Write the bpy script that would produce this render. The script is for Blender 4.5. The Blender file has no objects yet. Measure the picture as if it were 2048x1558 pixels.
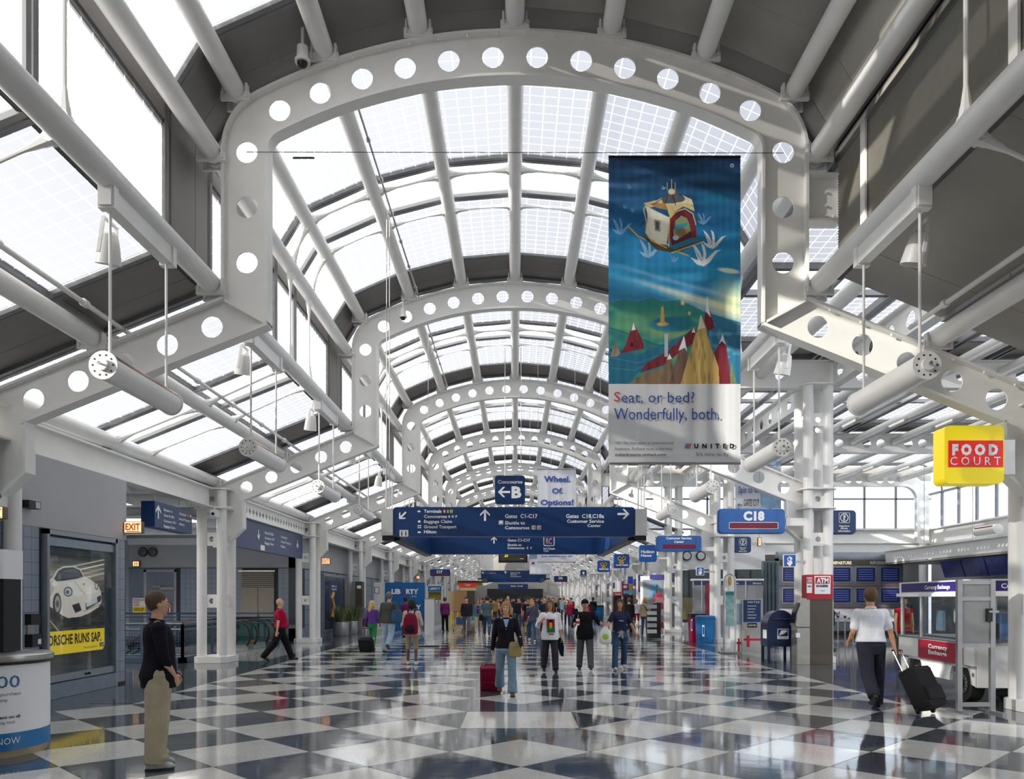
import bpy, bmesh, math, random
import numpy as np
from mathutils import Vector, Matrix, Euler
from mathutils.geometry import tessellate_polygon
random.seed(7); np.random.seed(7)
C = bpy.context.scene
COL = C.collection
PI = math.pi
# ------------------------------------------------------------------ camera, light, exposure
F, U0, V0, EYE = 1570.0, 1030.0, 1197.0, 1.665
cam_d = bpy.data.cameras.new('camera'); cam = bpy.data.objects.new('camera', cam_d); COL.objects.link(cam)
cam.location = (0, 0, EYE); cam.rotation_euler = (PI/2, 0, 0)
cam_d.sensor_width = 36; cam_d.lens = F/2048*36
cam_d.shift_x = (1024-U0)/2048; cam_d.shift_y = (V0-779)/2048
cam_d.clip_end = 500
C.camera = cam
C.view_settings.view_transform = 'Standard'; C.view_settings.look = 'None'
C.view_settings.gamma = 1; C.view_settings.use_curve_mapping = False
C.view_settings.exposure = 0.3
SUN = Vector((.85, .42, -.30)).normalized()
sl = bpy.data.lights.new('sun', 'SUN'); sl.energy = 7.5; sl.angle = math.radians(.6); sl.color = (1, .93, .82)
so = bpy.data.objects.new('sun', sl); COL.objects.link(so); so.location = (-30, -20, 25)
so.rotation_euler = SUN.to_track_quat('-Z', 'Y').to_euler()
W = bpy.data.worlds.new('sky'); C.world = W; W.use_nodes = True
nt = W.node_tree; nt.nodes.clear()
wo = nt.nodes.new('ShaderNodeOutputWorld'); bg = nt.nodes.new('ShaderNodeBackground'); nt.links.new(bg.outputs[0], wo.inputs[0])
tc = nt.nodes.new('ShaderNodeTexCoord')
dt = nt.nodes.new('ShaderNodeVectorMath'); dt.operation = 'DOT_PRODUCT'; nt.links.new(tc.outputs['Generated'], dt.inputs[0]); dt.inputs[1].default_value = tuple(-SUN)
mr = nt.nodes.new('ShaderNodeMapRange'); mr.inputs[1].default_value = -1; mr.inputs[2].default_value = 1; nt.links.new(dt.outputs['Value'], mr.inputs[0])
cr = nt.nodes.new('ShaderNodeValToRGB'); nt.links.new(mr.outputs[0], cr.inputs[0])
cr.color_ramp.elements[0].color = (.58, .61, .68, 1); cr.color_ramp.elements[1].color = (1, .97, .90, 1)
e = cr.color_ramp.elements.new(.55); e.color = (.86, .89, .94, 1)
nt.links.new(cr.outputs[0], bg.inputs[0]); bg.inputs[1].default_value = 2.6

# ------------------------------------------------------------------ materials
MATS = {}
def srgb(c):
    if isinstance(c, str):
        c = [int(c[i:i+2], 16)/255 for i in (0, 2, 4)]
    return tuple(((x+.055)/1.055)**2.4 if x > .04045 else x/12.92 for x in c)
def mat(name, col, rough=.5, metal=0, var=.06, scale=8, emit=0, spec=.5, bump=0, alpha=1):
    if name in MATS: return MATS[name]
    m = bpy.data.materials.new(name); m.use_nodes = True; n = m.node_tree
    b = n.nodes['Principled BSDF']; c = srgb(col)
    b.inputs['Roughness'].default_value = rough; b.inputs['Metallic'].default_value = metal
    b.inputs['Specular IOR Level'].default_value = spec
    if var:
        t = n.nodes.new('ShaderNodeTexNoise'); t.inputs['Scale'].default_value = scale; t.inputs['Detail'].default_value = 4
        g = n.nodes.new('ShaderNodeNewGeometry'); n.links.new(g.outputs['Position'], t.inputs['Vector'])
        r = n.nodes.new('ShaderNodeValToRGB'); n.links.new(t.outputs['Fac'], r.inputs[0])
        r.color_ramp.elements[0].position = .3; r.color_ramp.elements[1].position = .7
        r.color_ramp.elements[0].color = tuple(x*(1-var) for x in c)+(1,)
        r.color_ramp.elements[1].color = tuple(min(1, x*(1+var)) for x in c)+(1,)
        n.links.new(r.outputs[0], b.inputs['Base Color'])
        if bump:
            bp = n.nodes.new('ShaderNodeBump'); bp.inputs['Strength'].default_value = bump; bp.inputs['Distance'].default_value = .01
            n.links.new(t.outputs['Fac'], bp.inputs['Height']); n.links.new(bp.outputs[0], b.inputs['Normal'])
    else: b.inputs['Base Color'].default_value = c+(1,)
    if emit: b.inputs['Emission Color'].default_value = c+(1,); b.inputs['Emission Strength'].default_value = emit
    MATS[name] = m; return m
def glassmat(name, cell, line, grid):
    m = bpy.data.materials.new(name); m.use_nodes = True; n = m.node_tree; n.nodes.clear()
    o = n.nodes.new('ShaderNodeOutputMaterial'); mx = n.nodes.new('ShaderNodeMixShader')
    tr = n.nodes.new('ShaderNodeBsdfTransparent'); tl = n.nodes.new('ShaderNodeBsdfTranslucent')
    tr.inputs[0].default_value = (.86, .89, .90, 1); tl.inputs[0].default_value = (.9, .93, .95, 1)
    n.links.new(tr.outputs[0], mx.inputs[1]); n.links.new(tl.outputs[0], mx.inputs[2]); n.links.new(mx.outputs[0], o.inputs[0])
    if grid:
        uv = n.nodes.new('ShaderNodeUVMap'); sp = n.nodes.new('ShaderNodeSeparateXYZ'); n.links.new(uv.outputs[0], sp.inputs[0])
        outs = []
        for k in (0, 1):
            d = n.nodes.new('ShaderNodeMath'); d.operation = 'DIVIDE'; d.inputs[1].default_value = (.25, .24)[k]; n.links.new(sp.outputs[k], d.inputs[0])
            fr = n.nodes.new('ShaderNodeMath'); fr.operation = 'FRACT'; n.links.new(d.outputs[0], fr.inputs[0])
            lt = n.nodes.new('ShaderNodeMath'); lt.operation = 'LESS_THAN'; lt.inputs[1].default_value = (.06, .06)[k]; n.links.new(fr.outputs[0], lt.inputs[0]); outs.append(lt)
        mxm = n.nodes.new('ShaderNodeMath'); mxm.operation = 'MAXIMUM'; n.links.new(outs[0].outputs[0], mxm.inputs[0]); n.links.new(outs[1].outputs[0], mxm.inputs[1])
        rg = n.nodes.new('ShaderNodeMapRange'); rg.inputs[3].default_value = cell; rg.inputs[4].default_value = line; n.links.new(mxm.outputs[0], rg.inputs[0])
        n.links.new(rg.outputs[0], mx.inputs[0])
        cm = n.nodes.new('ShaderNodeMix'); cm.data_type = 'RGBA'; n.links.new(mxm.outputs[0], cm.inputs[0])
        cm.inputs[6].default_value = (.225, .23, .243, 1); cm.inputs[7].default_value = (1, 1, 1, 1); n.links.new(cm.outputs[2], tr.inputs[0])
        m2 = n.nodes.new('ShaderNodeMix'); m2.data_type = 'RGBA'; n.links.new(mxm.outputs[0], m2.inputs[0])
        m2.inputs[6].default_value = (.40, .41, .43, 1); m2.inputs[7].default_value = (1, 1, 1, 1); n.links.new(m2.outputs[2], tl.inputs[0])
    else: mx.inputs[0].default_value = cell
    MATS[name] = m; return m
M_STEEL = mat('white_painted_steel', 'ebeae7', .36, var=.03, scale=3)
M_TUBE = mat('light_grey_tube_paint', 'e6e5e3', .35, var=.04, scale=2.5)
M_FRAME = mat('aluminium_window_frame', '77777a', .4, .3, var=.05)
M_PANEL = mat('grey_metal_roof_panel', '837f7c', .5, .3, var=.06, scale=2)
M_PANEL2 = mat('warm_grey_roof_panel', '9d9a93', .5, .2, var=.05, scale=2)
M_CLEAR = glassmat('clear_roof_glass', .12, 0, False)
M_FRIT = glassmat('fritted_roof_glass', .30, .80, True)
M_WALLG = mat('grey_painted_wall', 'acadb1', .55, var=.03, scale=2)
M_WHITE = mat('white_paint', 'e4e4e4', .4, var=.02)
M_BLUE = mat('sign_blue', '0d3568', .3, var=.03)
M_BLUE2 = mat('sign_blue_bright', '1257a8', .3, var=.03)
M_LET = mat('white_lettering', 'f4f5f7', .5, var=.01)
M_BLACK = mat('black_plastic', '151517', .4, var=.1)
M_CHROME = mat('brushed_steel', 'b4b3b0', .28, .85, var=.06)
M_RED = mat('sign_red', 'b01226', .35, var=.04)
M_DKRED = mat('led_strip_dark_red', '7a0a2c', .4, var=.05)
M_YEL = mat('sign_yellow', 'f2d413', .35, var=.02)
def terrazzo(name, c1, c2, c3, rough, th=.5):
    m = bpy.data.materials.new(name); m.use_nodes = True; n = m.node_tree; b = n.nodes['Principled BSDF']
    g = n.nodes.new('ShaderNodeNewGeometry')
    v = n.nodes.new('ShaderNodeTexVoronoi'); v.inputs['Scale'].default_value = 130; n.links.new(g.outputs['Position'], v.inputs['Vector'])
    r = n.nodes.new('ShaderNodeValToRGB'); n.links.new(v.outputs['Color'], r.inputs[0])
    r.color_ramp.elements[0].color = srgb(c1)+(1,); r.color_ramp.elements[0].position = .15
    r.color_ramp.elements[1].color = srgb(c3)+(1,); r.color_ramp.elements[1].position = .9
    e = r.color_ramp.elements.new(.5); e.color = srgb(c2)+(1,)
    t = n.nodes.new('ShaderNodeTexNoise'); t.inputs['Scale'].default_value = 1.6; t.inputs['Detail'].default_value = 5; n.links.new(g.outputs['Position'], t.inputs['Vector'])
    mx = n.nodes.new('ShaderNodeMix'); mx.data_type = 'RGBA'; mx.blend_type = 'MULTIPLY'; mx.inputs[0].default_value = .3
    n.links.new(r.outputs[0], mx.inputs[6]); n.links.new(t.outputs['Fac'], mx.inputs[7]); n.links.new(mx.outputs[2], b.inputs['Base Color'])
    rr = n.nodes.new('ShaderNodeMapRange'); rr.inputs[3].default_value = rough*.7; rr.inputs[4].default_value = rough*1.6; n.links.new(t.outputs['Fac'], rr.inputs[0]); n.links.new(rr.outputs[0], b.inputs['Roughness'])
    bp = n.nodes.new('ShaderNodeBump'); bp.inputs['Strength'].default_value = .05; bp.inputs['Distance'].default_value = .02
    t2 = n.nodes.new('ShaderNodeTexNoise'); t2.inputs['Scale'].default_value = 3.2; t2.inputs['Detail'].default_value = 2; n.links.new(g.outputs['Position'], t2.inputs['Vector'])
    n.links.new(t2.outputs['Fac'], bp.inputs['Height']); n.links.new(bp.outputs[0], b.inputs['Normal'])
    b.inputs['Specular IOR Level'].default_value = .8
    MATS[name] = m; return m
M_TW = terrazzo('white_terrazzo', 'cbc9c2', 'e2e0da', 'eeede9', .07)
M_TD = terrazzo('dark_terrazzo', '3c4248', '4f555d', '61686f', .06)
M_TG = terrazzo('grey_terrazzo', '8d8f90', 'a6a8a8', 'bbbdbd', .08)
M_JOINT = mat('zinc_joint', '6f6f6d', .4, .4)

# ------------------------------------------------------------------ mesh builder
class MB:
    def __init__(s): s.v = []; s.f = []; s.uv = {}; s.mi = []; s.cur = 0
    def add(s, vs, fs):
        o = len(s.v); s.v += [tuple(map(float, p)) for p in vs]; s.f += [tuple(i+o for i in f) for f in fs]; s.mi += [s.cur]*len(fs); return s
    def box(s, x0, x1, y0, y1, z0, z1):
        return s.add([(x, y, z) for x in (x0, x1) for y in (y0, y1) for z in (z0, z1)],
                     [(0, 1, 3, 2), (4, 6, 7, 5), (0, 4, 5, 1), (2, 3, 7, 6), (0, 2, 6, 4), (1, 5, 7, 3)])
    def cbox(s, c, d): return s.box(c[0]-d[0]/2, c[0]+d[0]/2, c[1]-d[1]/2, c[1]+d[1]/2, c[2]-d[2]/2, c[2]+d[2]/2)
    def tube(s, a, b, r, r2=None, n=12, cap=True):
        a = Vector(a); b = Vector(b); r2 = r if r2 is None else r2; d = (b-a).normalized()
        u = d.orthogonal().normalized(); w = d.cross(u); vs = []
        for p, q in ((a, r), (b, r2)):
            for i in range(n):
                t = 2*PI*i/n; vs.append(p+(u*math.cos(t)+w*math.sin(t))*q)
        fs = [(i, (i+1) % n, n+(i+1) % n, n+i) for i in range(n)]
        if cap: fs += [tuple(reversed(range(n))), tuple(range(n, 2*n))]
        return s.add(vs, fs)
    def path(s, pts, r, n=8, closed=False):
        pts = [Vector(p) for p in pts]; m = len(pts); rings = []
        up = None
        for i, p in enumerate(pts):
            a = pts[i-1] if (i or closed) else p; b = pts[(i+1) % m] if (i < m-1 or closed) else p
            d = (b-a).normalized(); u = d.orthogonal().normalized() if up is None else (up-d*up.dot(d)).normalized(); up = u; w = d.cross(u)
            rr = r[i] if isinstance(r, (list, tuple)) else r
            rings.append([p+(u*math.cos(2*PI*j/n)+w*math.sin(2*PI*j/n))*rr for j in range(n)])
        vs = [v for R in rings for v in R]; fs = []
        for i in range(m if closed else m-1):
            for j in range(n): fs.append((i*n+j, i*n+(j+1) % n, ((i+1) % m)*n+(j+1) % n, ((i+1) % m)*n+j))
        if not closed: fs += [tuple(reversed(range(n))), tuple(range((m-1)*n, m*n))]
        return s.add(vs, fs)
    def loft(s, rings, cap=True):
        n = len(rings[0]); vs = [p for R in rings for p in R]
        fs = [(i*n+j, i*n+(j+1) % n, (i+1)*n+(j+1) % n, (i+1)*n+j) for i in range(len(rings)-1) for j in range(n)]
        if cap: fs += [tuple(reversed(range(n))), tuple(range((len(rings)-1)*n, len(rings)*n))]
        return s.add(vs, fs)
    def prism(s, poly, fn, t0, t1, holes=()):
        """poly: 2-D outline, extruded between t0 and t1; fn(p, q, t) -> 3-D point"""
        loops = [list(poly)]+[list(h) for h in holes]
        tri = tessellate_polygon([[Vector((p[0], p[1], 0)) for p in L] for L in loops])
        allp = [p for L in loops for p in L]; N = len(allp)
        vs = [fn(p[0], p[1], t0) for p in allp]+[fn(p[0], p[1], t1) for p in allp]
        fs = [tuple(t) for t in tri]+[tuple(i+N for i in reversed(t)) for t in tri]
        o = 0
        for L in loops:
            n = len(L)
            for i in range(n): a, b = o+i, o+(i+1) % n; fs.append((a, b, b+N, a+N))
            o += n
        return s.add(vs, fs)
    def ell(s, c, r, n=14, m=9, rot=None):
        vs = []; c = Vector(c)
        for i in range(1, m):
            t = PI*i/m
            for j in range(n):
                a = 2*PI*j/n; p = Vector((r[0]*math.sin(t)*math.cos(a), r[1]*math.sin(t)*math.sin(a), r[2]*math.cos(t)))
                if rot: p = rot @ p
                vs.append(c+p)
        t = Vector((0, 0, r[2])); 
        if rot: t = rot @ t
        vs += [c+t, c-t]; k = (m-1)*n
        fs = [(i*n+j, (i+1)*n+j, (i+1)*n+(j+1) % n, i*n+(j+1) % n) for i in range(m-2) for j in range(n)]
        fs += [(k, j, (j+1) % n) for j in range(n)]+[(k+1, (m-2)*n+(j+1) % n, (m-2)*n+j) for j in range(n)]
        return s.add(vs, fs)
    def mesh(s, name, mats, off=(0, 0, 0), smooth=None, uvs=None):
        me = bpy.data.meshes.new(name)
        o = Vector(off)
        me.from_pydata([tuple(Vector(p)-o) for p in s.v] if o.length else s.v, [], s.f)
        if not isinstance(mats, (list, tuple)): mats = [mats]
        for m in mats: me.materials.append(m)
        if len(mats) > 1: me.polygons.foreach_set('material_index', s.mi)
        bm = bmesh.new(); bm.from_mesh(me); bmesh.ops.recalc_face_normals(bm, faces=bm.faces)
        if smooth:
            for f in bm.faces: f.smooth = True
            for ed in bm.edges:
                if len(ed.link_faces) == 2 and ed.calc_face_angle(0) > math.radians(smooth): ed.smooth = False
        bm.to_mesh(me); bm.free(); return me
TS = bpy.data.scenes.new('workbench')   # empty scratch scene for evaluating modifiers; removed at the end
def empty(name, loc=(0, 0, 0), rz=0, label=None, cat=None, group=None, kind=None):
    o = bpy.data.objects.new(name, None); COL.objects.link(o); o.location = loc; o.rotation_euler = (0, 0, rz); o.empty_display_size = .2
    tag(o, label, cat, group, kind); return o
def tag(o, label=None, cat=None, group=None, kind=None):
    if label: o['label'] = label
    if cat: o['category'] = cat
    if group: o['group'] = group
    if kind: o['kind'] = kind
    return o
def obj(name, me, parent=None, loc=(0, 0, 0), rot=(0, 0, 0), label=None, kind=None):
    o = bpy.data.objects.new(name, me); COL.objects.link(o); o.location = loc; o.rotation_euler = rot
    if parent: o.parent = parent
    tag(o, label, None, None, kind); return o
def part(name, mb, m, parent, smooth=None, label=None, kind=None, world=True):
    """mb in world coordinates (parent unrotated, top-level or its child), or local when world=False"""
    off = Vector((0, 0, 0))
    if world and parent:
        p = parent
        while p: off += Vector(p.location); p = p.parent
    return obj(name, mb.mesh(name, m, off, smooth), parent, label=label, kind=kind)
def copy_tree(o, loc=None, rz=None, label=None, parent=None, group=None):
    c = o.copy(); COL.objects.link(c)
    if parent: c.parent = parent
    if loc is not None: c.location = loc
    if rz is not None: c.rotation_euler = (0, 0, rz)
    if label: c['label'] = label
    if group: c['group'] = group
    for ch in o.children: copy_tree(ch, parent=c)
    return c
def P(u, v, Y): return Vector(((u-U0)*Y/F, Y, EYE+(V0-v)*Y/F))
def X(u, Y): return (u-U0)*Y/F
def Z(v, Y): return EYE+(V0-v)*Y/F
ORD = ['first', 'second', 'third', 'fourth', 'fifth', 'sixth', 'seventh', 'eighth', 'ninth', 'tenth', 'eleventh', 'twelfth', 'thirteenth', 'fourteenth', 'fifteenth', 'sixteenth', 'seventeenth', 'eighteenth']
def text(s, parent, o, h, w=None, m=None, right=(1, 0, 0), up=(0, 0, 1), align='C', name='lettering', bold=0, depth=.004, label=None, world=True):
    """flat lettering, cap height h, centred on o (or left edge at o when align='L'); stretched to width w if given"""
    cu = bpy.data.curves.new('t', 'FONT'); cu.body = s; cu.size = 1; cu.offset = bold; cu.extrude = 0; cu.resolution_u = 2
    cu.align_x = 'LEFT'
    t = bpy.data.objects.new('t', cu); TS.collection.objects.link(t); TS.view_layers[0].update()
    dg = TS.view_layers[0].depsgraph; me = bpy.data.meshes.new_from_object(t.evaluated_get(dg)); bpy.data.objects.remove(t); bpy.data.curves.remove(cu)
    n = len(me.vertices); co = np.zeros(n*3); me.vertices.foreach_get('co', co); co = co.reshape(-1, 3)
    x0, x1 = co[:, 0].min(), co[:, 0].max(); y0, y1 = co[:, 1].min(), co[:, 1].max()
    lines = s.count('\n')+1
    sy = h/.72 if lines == 1 else h/(y1-y0); sx = sy*.95 if w is None else w/(x1-x0)
    cx = x0 if align == 'L' else ((x0+x1)/2 if align == 'C' else x1)
    cy = .36 if lines == 1 else (y0+y1)/2
    R = Vector(right).normalized(); U = Vector(up).normalized(); N = R.cross(U)
    base = Vector(o)
    if world and parent:
        p = parent
        while p: base -= Vector(p.location); p = p.parent
    X_ = (co[:, 0]-cx)*sx; Y_ = (co[:, 1]-cy)*sy
    out = np.outer(X_, np.array(R))+np.outer(Y_, np.array(U))+np.array(base+N*depth)
    me.vertices.foreach_set('co', out.ravel()); me.materials.clear(); me.materials.append(m or M_LET); me.update()
    return obj(name, me, parent, label=label)
def rrect(w, h, r, n=4):
    pts = []
    for cx, cy, a0 in ((w/2-r, h/2-r, 0), (-w/2+r, h/2-r, 90), (-w/2+r, -h/2+r, 180), (w/2-r, -h/2+r, 270)):
        for i in range(n+1):
            a = math.radians(a0+90*i/n); pts.append((cx+r*math.cos(a), cy+r*math.sin(a)))
    return pts
def circ(cx, cy, r, n=20): return [(cx+r*math.cos(2*PI*i/n), cy+r*math.sin(2*PI*i/n)) for i in range(n)]
def arrow(parent, c, s, ang, m=None, right=(1, 0, 0), up=(0, 0, 1), depth=.005, name='arrow', world=True):
    """ang 0 = up, degrees clockwise"""
    pts = [(0, .5), (.42, .08), (.42, -.1), (.09, .2), (.09, -.5), (-.09, -.5), (-.09, .2), (-.42, -.1), (-.42, .08)]
    a = -math.radians(ang); R = Vector(right); U = Vector(up); N = R.cross(U); c = Vector(c)
    mb = MB()
    def fn(p, q, t):
        x = (p*math.cos(a)-q*math.sin(a))*s; y = (p*math.sin(a)+q*math.cos(a))*s; return c+R*x+U*y+N*t
    mb.prism(pts, fn, 0, depth)
    return part(name, mb, m or M_LET, parent, world=world)
def plate(mb, c, w, h, d, r, right=(1, 0, 0), up=(0, 0, 1), holes=()):
    R = Vector(right).normalized(); U = Vector(up).normalized(); N = R.cross(U); c = Vector(c)
    mb.prism(rrect(w, h, r) if r else [(w/2, h/2), (-w/2, h/2), (-w/2, -h/2), (w/2, -h/2)], lambda p, q, t: c+R*p+U*q+N*t, 0, d, holes); return mb
# ------------------------------------------------------------------ the hall: measures
Y1, BAY = 11.54, 9.144
def YK(k): return Y1+BAY*k
R0, ZC = 7.96, 1.665
KMIN, KMAX = -3, 13
def offpath(off):
    """the rib's centre line moved outward by off: list of (x, z), left to right, from the left arm's root upward"""
    xu = 3.94+off; rf = .61+off
    cx, cz = 3.33, ZC+math.sqrt(7.35**2-3.33**2)
    a_end = math.atan2(cz-ZC, cx)
    pts = []
    for i in range(9):
        a = i/8*a_end; pts.append((cx+rf*math.cos(a), cz+rf*math.sin(a)))
    R = R0+off; a0 = math.atan2(cz-ZC, cx); 
    for i in range(1, 16):
        a = a0+(PI/2-a0)*i/15; pts.append((R*math.cos(a), ZC+R*math.sin(a)))
    right = pts; left = [(-x, z) for x, z in right[:-1]]
    return left+right[::-1]
SL = .405
def arm_top(x, off=0): return 6.035+off-(abs(x)-4.24)*SL
def arm_bot(x, off=0): return 5.69+off-(abs(x)-3.64)*SL
def build_rib():
    r = empty('arch_rib', (0, 0, 0))
    out = offpath(.30); inn = offpath(-.30)
    L = [(-7.50, 3.22), (-7.62, 3.22), (-7.62, 4.02), (-8.2, 4.02), (-8.2, arm_top(8.2)), (-4.24, 6.035)]
    poly = L+out+[(-x, z) for x, z in L[::-1]]+[(7.16, 3.52), (7.16, arm_bot(7.16)), (3.64, 5.69)]+inn[::-1]+[(-3.64, 5.69), (-7.16, arm_bot(7.16)), (-7.16, 3.52)]
    holes = []
    for k in range(12):
        a = (k-5.5)*.0817; holes.append(circ(R0*math.sin(a), ZC+R0*math.cos(a), .16, 24))
    for s in (-1, 1):
        for z in (8.22, 7.41, 6.60): holes.append(circ(s*3.94, z, .16, 24))
        for k in range(5):
            x = 4.454+.655*k; holes.append(circ(s*x, (arm_top(x)+arm_bot(x))/2, .16, 24))
    mb = MB().prism(poly, lambda p, q, t: (p, t, q), -.012, .012, holes); part('web', mb, M_STEEL, r, world=False)
    def strip(pa, pb, w=.12):
        m = MB(); n = len(pa)
        vs = [(x, y, z) for i in range(n) for (x, z), y in ((pa[i], -w), (pa[i], w), (pb[i], w), (pb[i], -w))]
        fs = [(4*i+j, 4*i+(j+1) % 4, 4*i+4+(j+1) % 4, 4*i+4+j) for i in range(n-1) for j in range(4)]
        fs += [(3, 2, 1, 0), (4*n-4, 4*n-3, 4*n-2, 4*n-1)]; return m.add(vs, fs)
    o2 = offpath(.34); i2 = offpath(-.34)
    part('outer_flange', strip([(-4.24, 6.035)]+out+[(4.24, 6.035)], [(-4.28, 6.06)]+o2+[(4.28, 6.06)]), M_STEEL, r, 40, world=False)
    part('inner_flange', strip([(-3.64, 5.69)]+inn+[(3.64, 5.69)], [(-3.60, 5.66)]+i2+[(3.60, 5.66)]), M_STEEL, r, 40, world=False)
    for s in (-1, 1):
        part('arm_top_flange', strip([(s*4.24, 6.035), (s*8.2, arm_top(8.2))], [(s*4.25, 6.075), (s*8.2, arm_top(8.2)+.04)]), M_STEEL, r, world=False)
        part('arm_bottom_flange', strip([(s*3.60, 5.70), (s*7.2, arm_bot(7.2))], [(s*3.60, 5.65), (s*7.2, arm_bot(7.2)-.04)]), M_STEEL, r, world=False)
        part('knee_plate', strip([(s*7.16, arm_bot(7.16)), (s*7.16, 3.52), (s*7.5, 3.22)], [(s*7.12, arm_bot(7.12)-.02), (s*7.12, 3.50), (s*7.48, 3.17)]), M_STEEL, r, world=False)
        part('stiffener', strip([(s*3.62, 5.70), (s*4.22, 6.03)], [(s*3.64, 5.665), (s*4.24, 5.995)], .11), M_STEEL, r, world=False)
    b = MB()
    for k in range(-9, 10):
        a = k*.052+.02
        for y in (-.08, .08):
            p = Vector((math.sin(a), 0, math.cos(a))); c = Vector((0, y, ZC))+p*(R0+.262); b.tube(c, c+p*.04, .017, n=6)
    for s in (-1, 1):
        for k in range(8):
            x = 4.6+.45*k
            for y in (-.08, .08): b.tube((s*x, y, arm_top(x)-.025), (s*x, y, arm_top(x)+.01), .018, n=6)
    part('bolts', b, M_STEEL, r, kind='stuff', world=False)
    return r
rib = build_rib()
for k in range(KMIN, KMAX+1):
    o = rib if k == KMIN else copy_tree(rib)
    o.location = (0, YK(k), 0)
    lab = ('%s white steel arch rib with round holes, counted from the nearest' % ORD[k]) if k > 0 else ('nearest white steel arch rib with round holes, banner hanging from it' if k == 0 else 'white steel arch rib with round holes, %s behind the viewpoint' % ORD[-k-1])
    tag(o, lab, 'arch', 'perforated steel arch ribs along the hall')

# columns
def build_column(side, tall, fourth):
    r = empty('steel_column', (0, 0, 0)); s = side
    top = 7.2 if tall else 4.5
    xs = (7.6, 8.12)
    for (x, y, ok) in ((xs[0], -.33, 1), (xs[1], -.33, 1), (xs[0], .33, 1), (xs[1], .33, fourth)):
        if ok: part('pipe', MB().tube((s*x, y, .13), (s*x, y, top), .125, n=20), M_TUBE, r, 40, world=False)
    def oct(w, d, c): return [(s*7.86+a, b) for a, b in ((-w, -d+c), (-w+c, -d), (w-c, -d), (w, -d+c), (w, d-c), (w-c, d), (-w+c, d), (-w, d-c))]
    part('plinth', MB().prism(oct(.44, .52, .14), lambda p, q, t: (p, q, t), 0, .16), M_STEEL, r, world=False)
    for z in ((4.5, 4.0, 7.2) if tall else (4.5, 4.0)):
        part('cap_plate', MB().prism(oct(.46, .54, .16), lambda p, q, t: (p, q, t), z-.015, z+.015), M_STEEL, r, world=False)
    for z in ((3.2, 1.6, 6.3) if tall else (3.2, 1.6)):
        for y in (-.33, .33):
            c = [(s*7.86, z)]
            part('tie_plate', MB().prism([(s*7.64, z-.17), (s*8.08, z-.17), (s*8.08, z+.17), (s*7.64, z+.17)], lambda p, q, t: (p, t, q), y-.01, y+.01, [circ(s*7.86, z, .075, 14)]), M_STEEL, r, world=False)
        part('tie_plate', MB().prism([(-.25, z-.17), (.25, z-.17), (.25, z+.17), (-.25, z+.17)], lambda p, q, t: (s*7.6+t, p, q), -.01, .01, [circ(0, z, .075, 14)]), M_STEEL, r, world=False)
    part('head_box', MB().prism([(s*7.66, 4.02), (s*8.06, 4.02), (s*8.06, 4.48), (s*7.66, 4.48)], lambda p, q, t: (p, t, q), -.3, -.28, [circ(s*7.86, 4.25, .075, 14)]), M_STEEL, r, world=False)
    return r
colL = build_column(-1, False, False); colR = build_column(1, True, True); colR2 = build_column(1, False, True)
usedc = set()
for k in range(-1, KMAX+1):
    for s in (-1, 1):
        base = colL if s < 0 else (colR if k in (1, 2, 3) else colR2)
        o = base if id(base) not in usedc else copy_tree(base)
        usedc.add(id(base)); o.location = (0, YK(k), 0)
        sd = 'left' if s < 0 else 'right'
        lab = ('white steel pipe column on the %s side under the %s arch rib' % (sd, 'nearest' if k == 0 else ORD[k])) if k >= 0 else 'white steel pipe column on the %s side behind the viewpoint' % sd
        tag(o, lab, 'column', 'pipe columns along the hall sides')

# longitudinal girders between the columns
def girder(name, x, z0, z1, ya, yb, holes, label, tri=False):
    g = empty(name, (x, ya, 0), label=label, cat='girder', group='longitudinal girders')
    L = yb-ya; hs = []
    if holes:
        n = holes
        for i in range(n):
            c = L*(i+.5)/n
            hs.append([(c-.11, (z0+z1)/2), (c, z0+.1), (c+.11, (z0+z1)/2), (c, z1-.1)] if tri else [(c+.2*math.cos(t*PI/9), (z0+z1)/2+(z1-z0)*.26*math.sin(t*PI/9)) for t in range(18)])
    part('girder_web', MB().prism([(0, z0), (L, z0), (L, z1), (0, z1)], lambda p, q, t: (t, p, q), -.012, .012, hs), M_STEEL, g, world=False)
    part('girder_flange', MB().box(-.13, .13, 0, L, z1, z1+.03), M_STEEL, g, world=False)
    part('girder_flange', MB().box(-.13, .13, 0, L, z0-.03, z0), M_STEEL, g, world=False)
    return g
for k in range(-1, KMAX):
    a, b = YK(k)+.55, YK(k+1)-.55
    nm = 'beyond the %s rib' % ORD[k] if k > 0 else ('beyond the nearest rib' if k == 0 else 'before the nearest rib')
    girder('longitudinal_girder', -7.86, 4.03, 4.47, a, b, 26 if k == 1 else 0, 'white steel girder along the left side %s' % nm, tri=True)
    if k >= 3: girder('longitudinal_girder', 7.86, 4.03, 4.47, a, b, 0, 'white steel girder along the right side %s' % nm)

# ------------------------------------------------------------------ roof bays
ANG = .1675; RT = 8.44; RG = 8.70
def vp(i, R=RG): return (R*math.sin(i*ANG), ZC+R*math.cos(i*ANG))
CORNER = (4.76, 8.36); CLB = (4.76, 6.40); EAVE = (8.35, 6.40-(8.35-4.76)*SL); MID = (6.3, 6.40-(6.3-4.76)*SL)
ZONES = [(0, .55, 'p'), (.55, 3.9, 'g'), (3.9, 5.25, 'c'), (5.25, 8.244, 'g'), (8.244, 9.144, 'p')]
def pane(a, b, y0, y1, t=.02, inset=.0):
    ax, az = a; bx, bz = b; d = Vector((bx-ax, bz-az)); L = d.length; n = Vector((-d.y, d.x))/L*t
    m = MB(); m.v = [(ax, y0, az), (bx, y0, bz), (bx, y1, bz), (ax, y1, az)]; m.f = [(0, 1, 2, 3)]; m.mi = [0]
    return m, L
CACHE = {}
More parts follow.
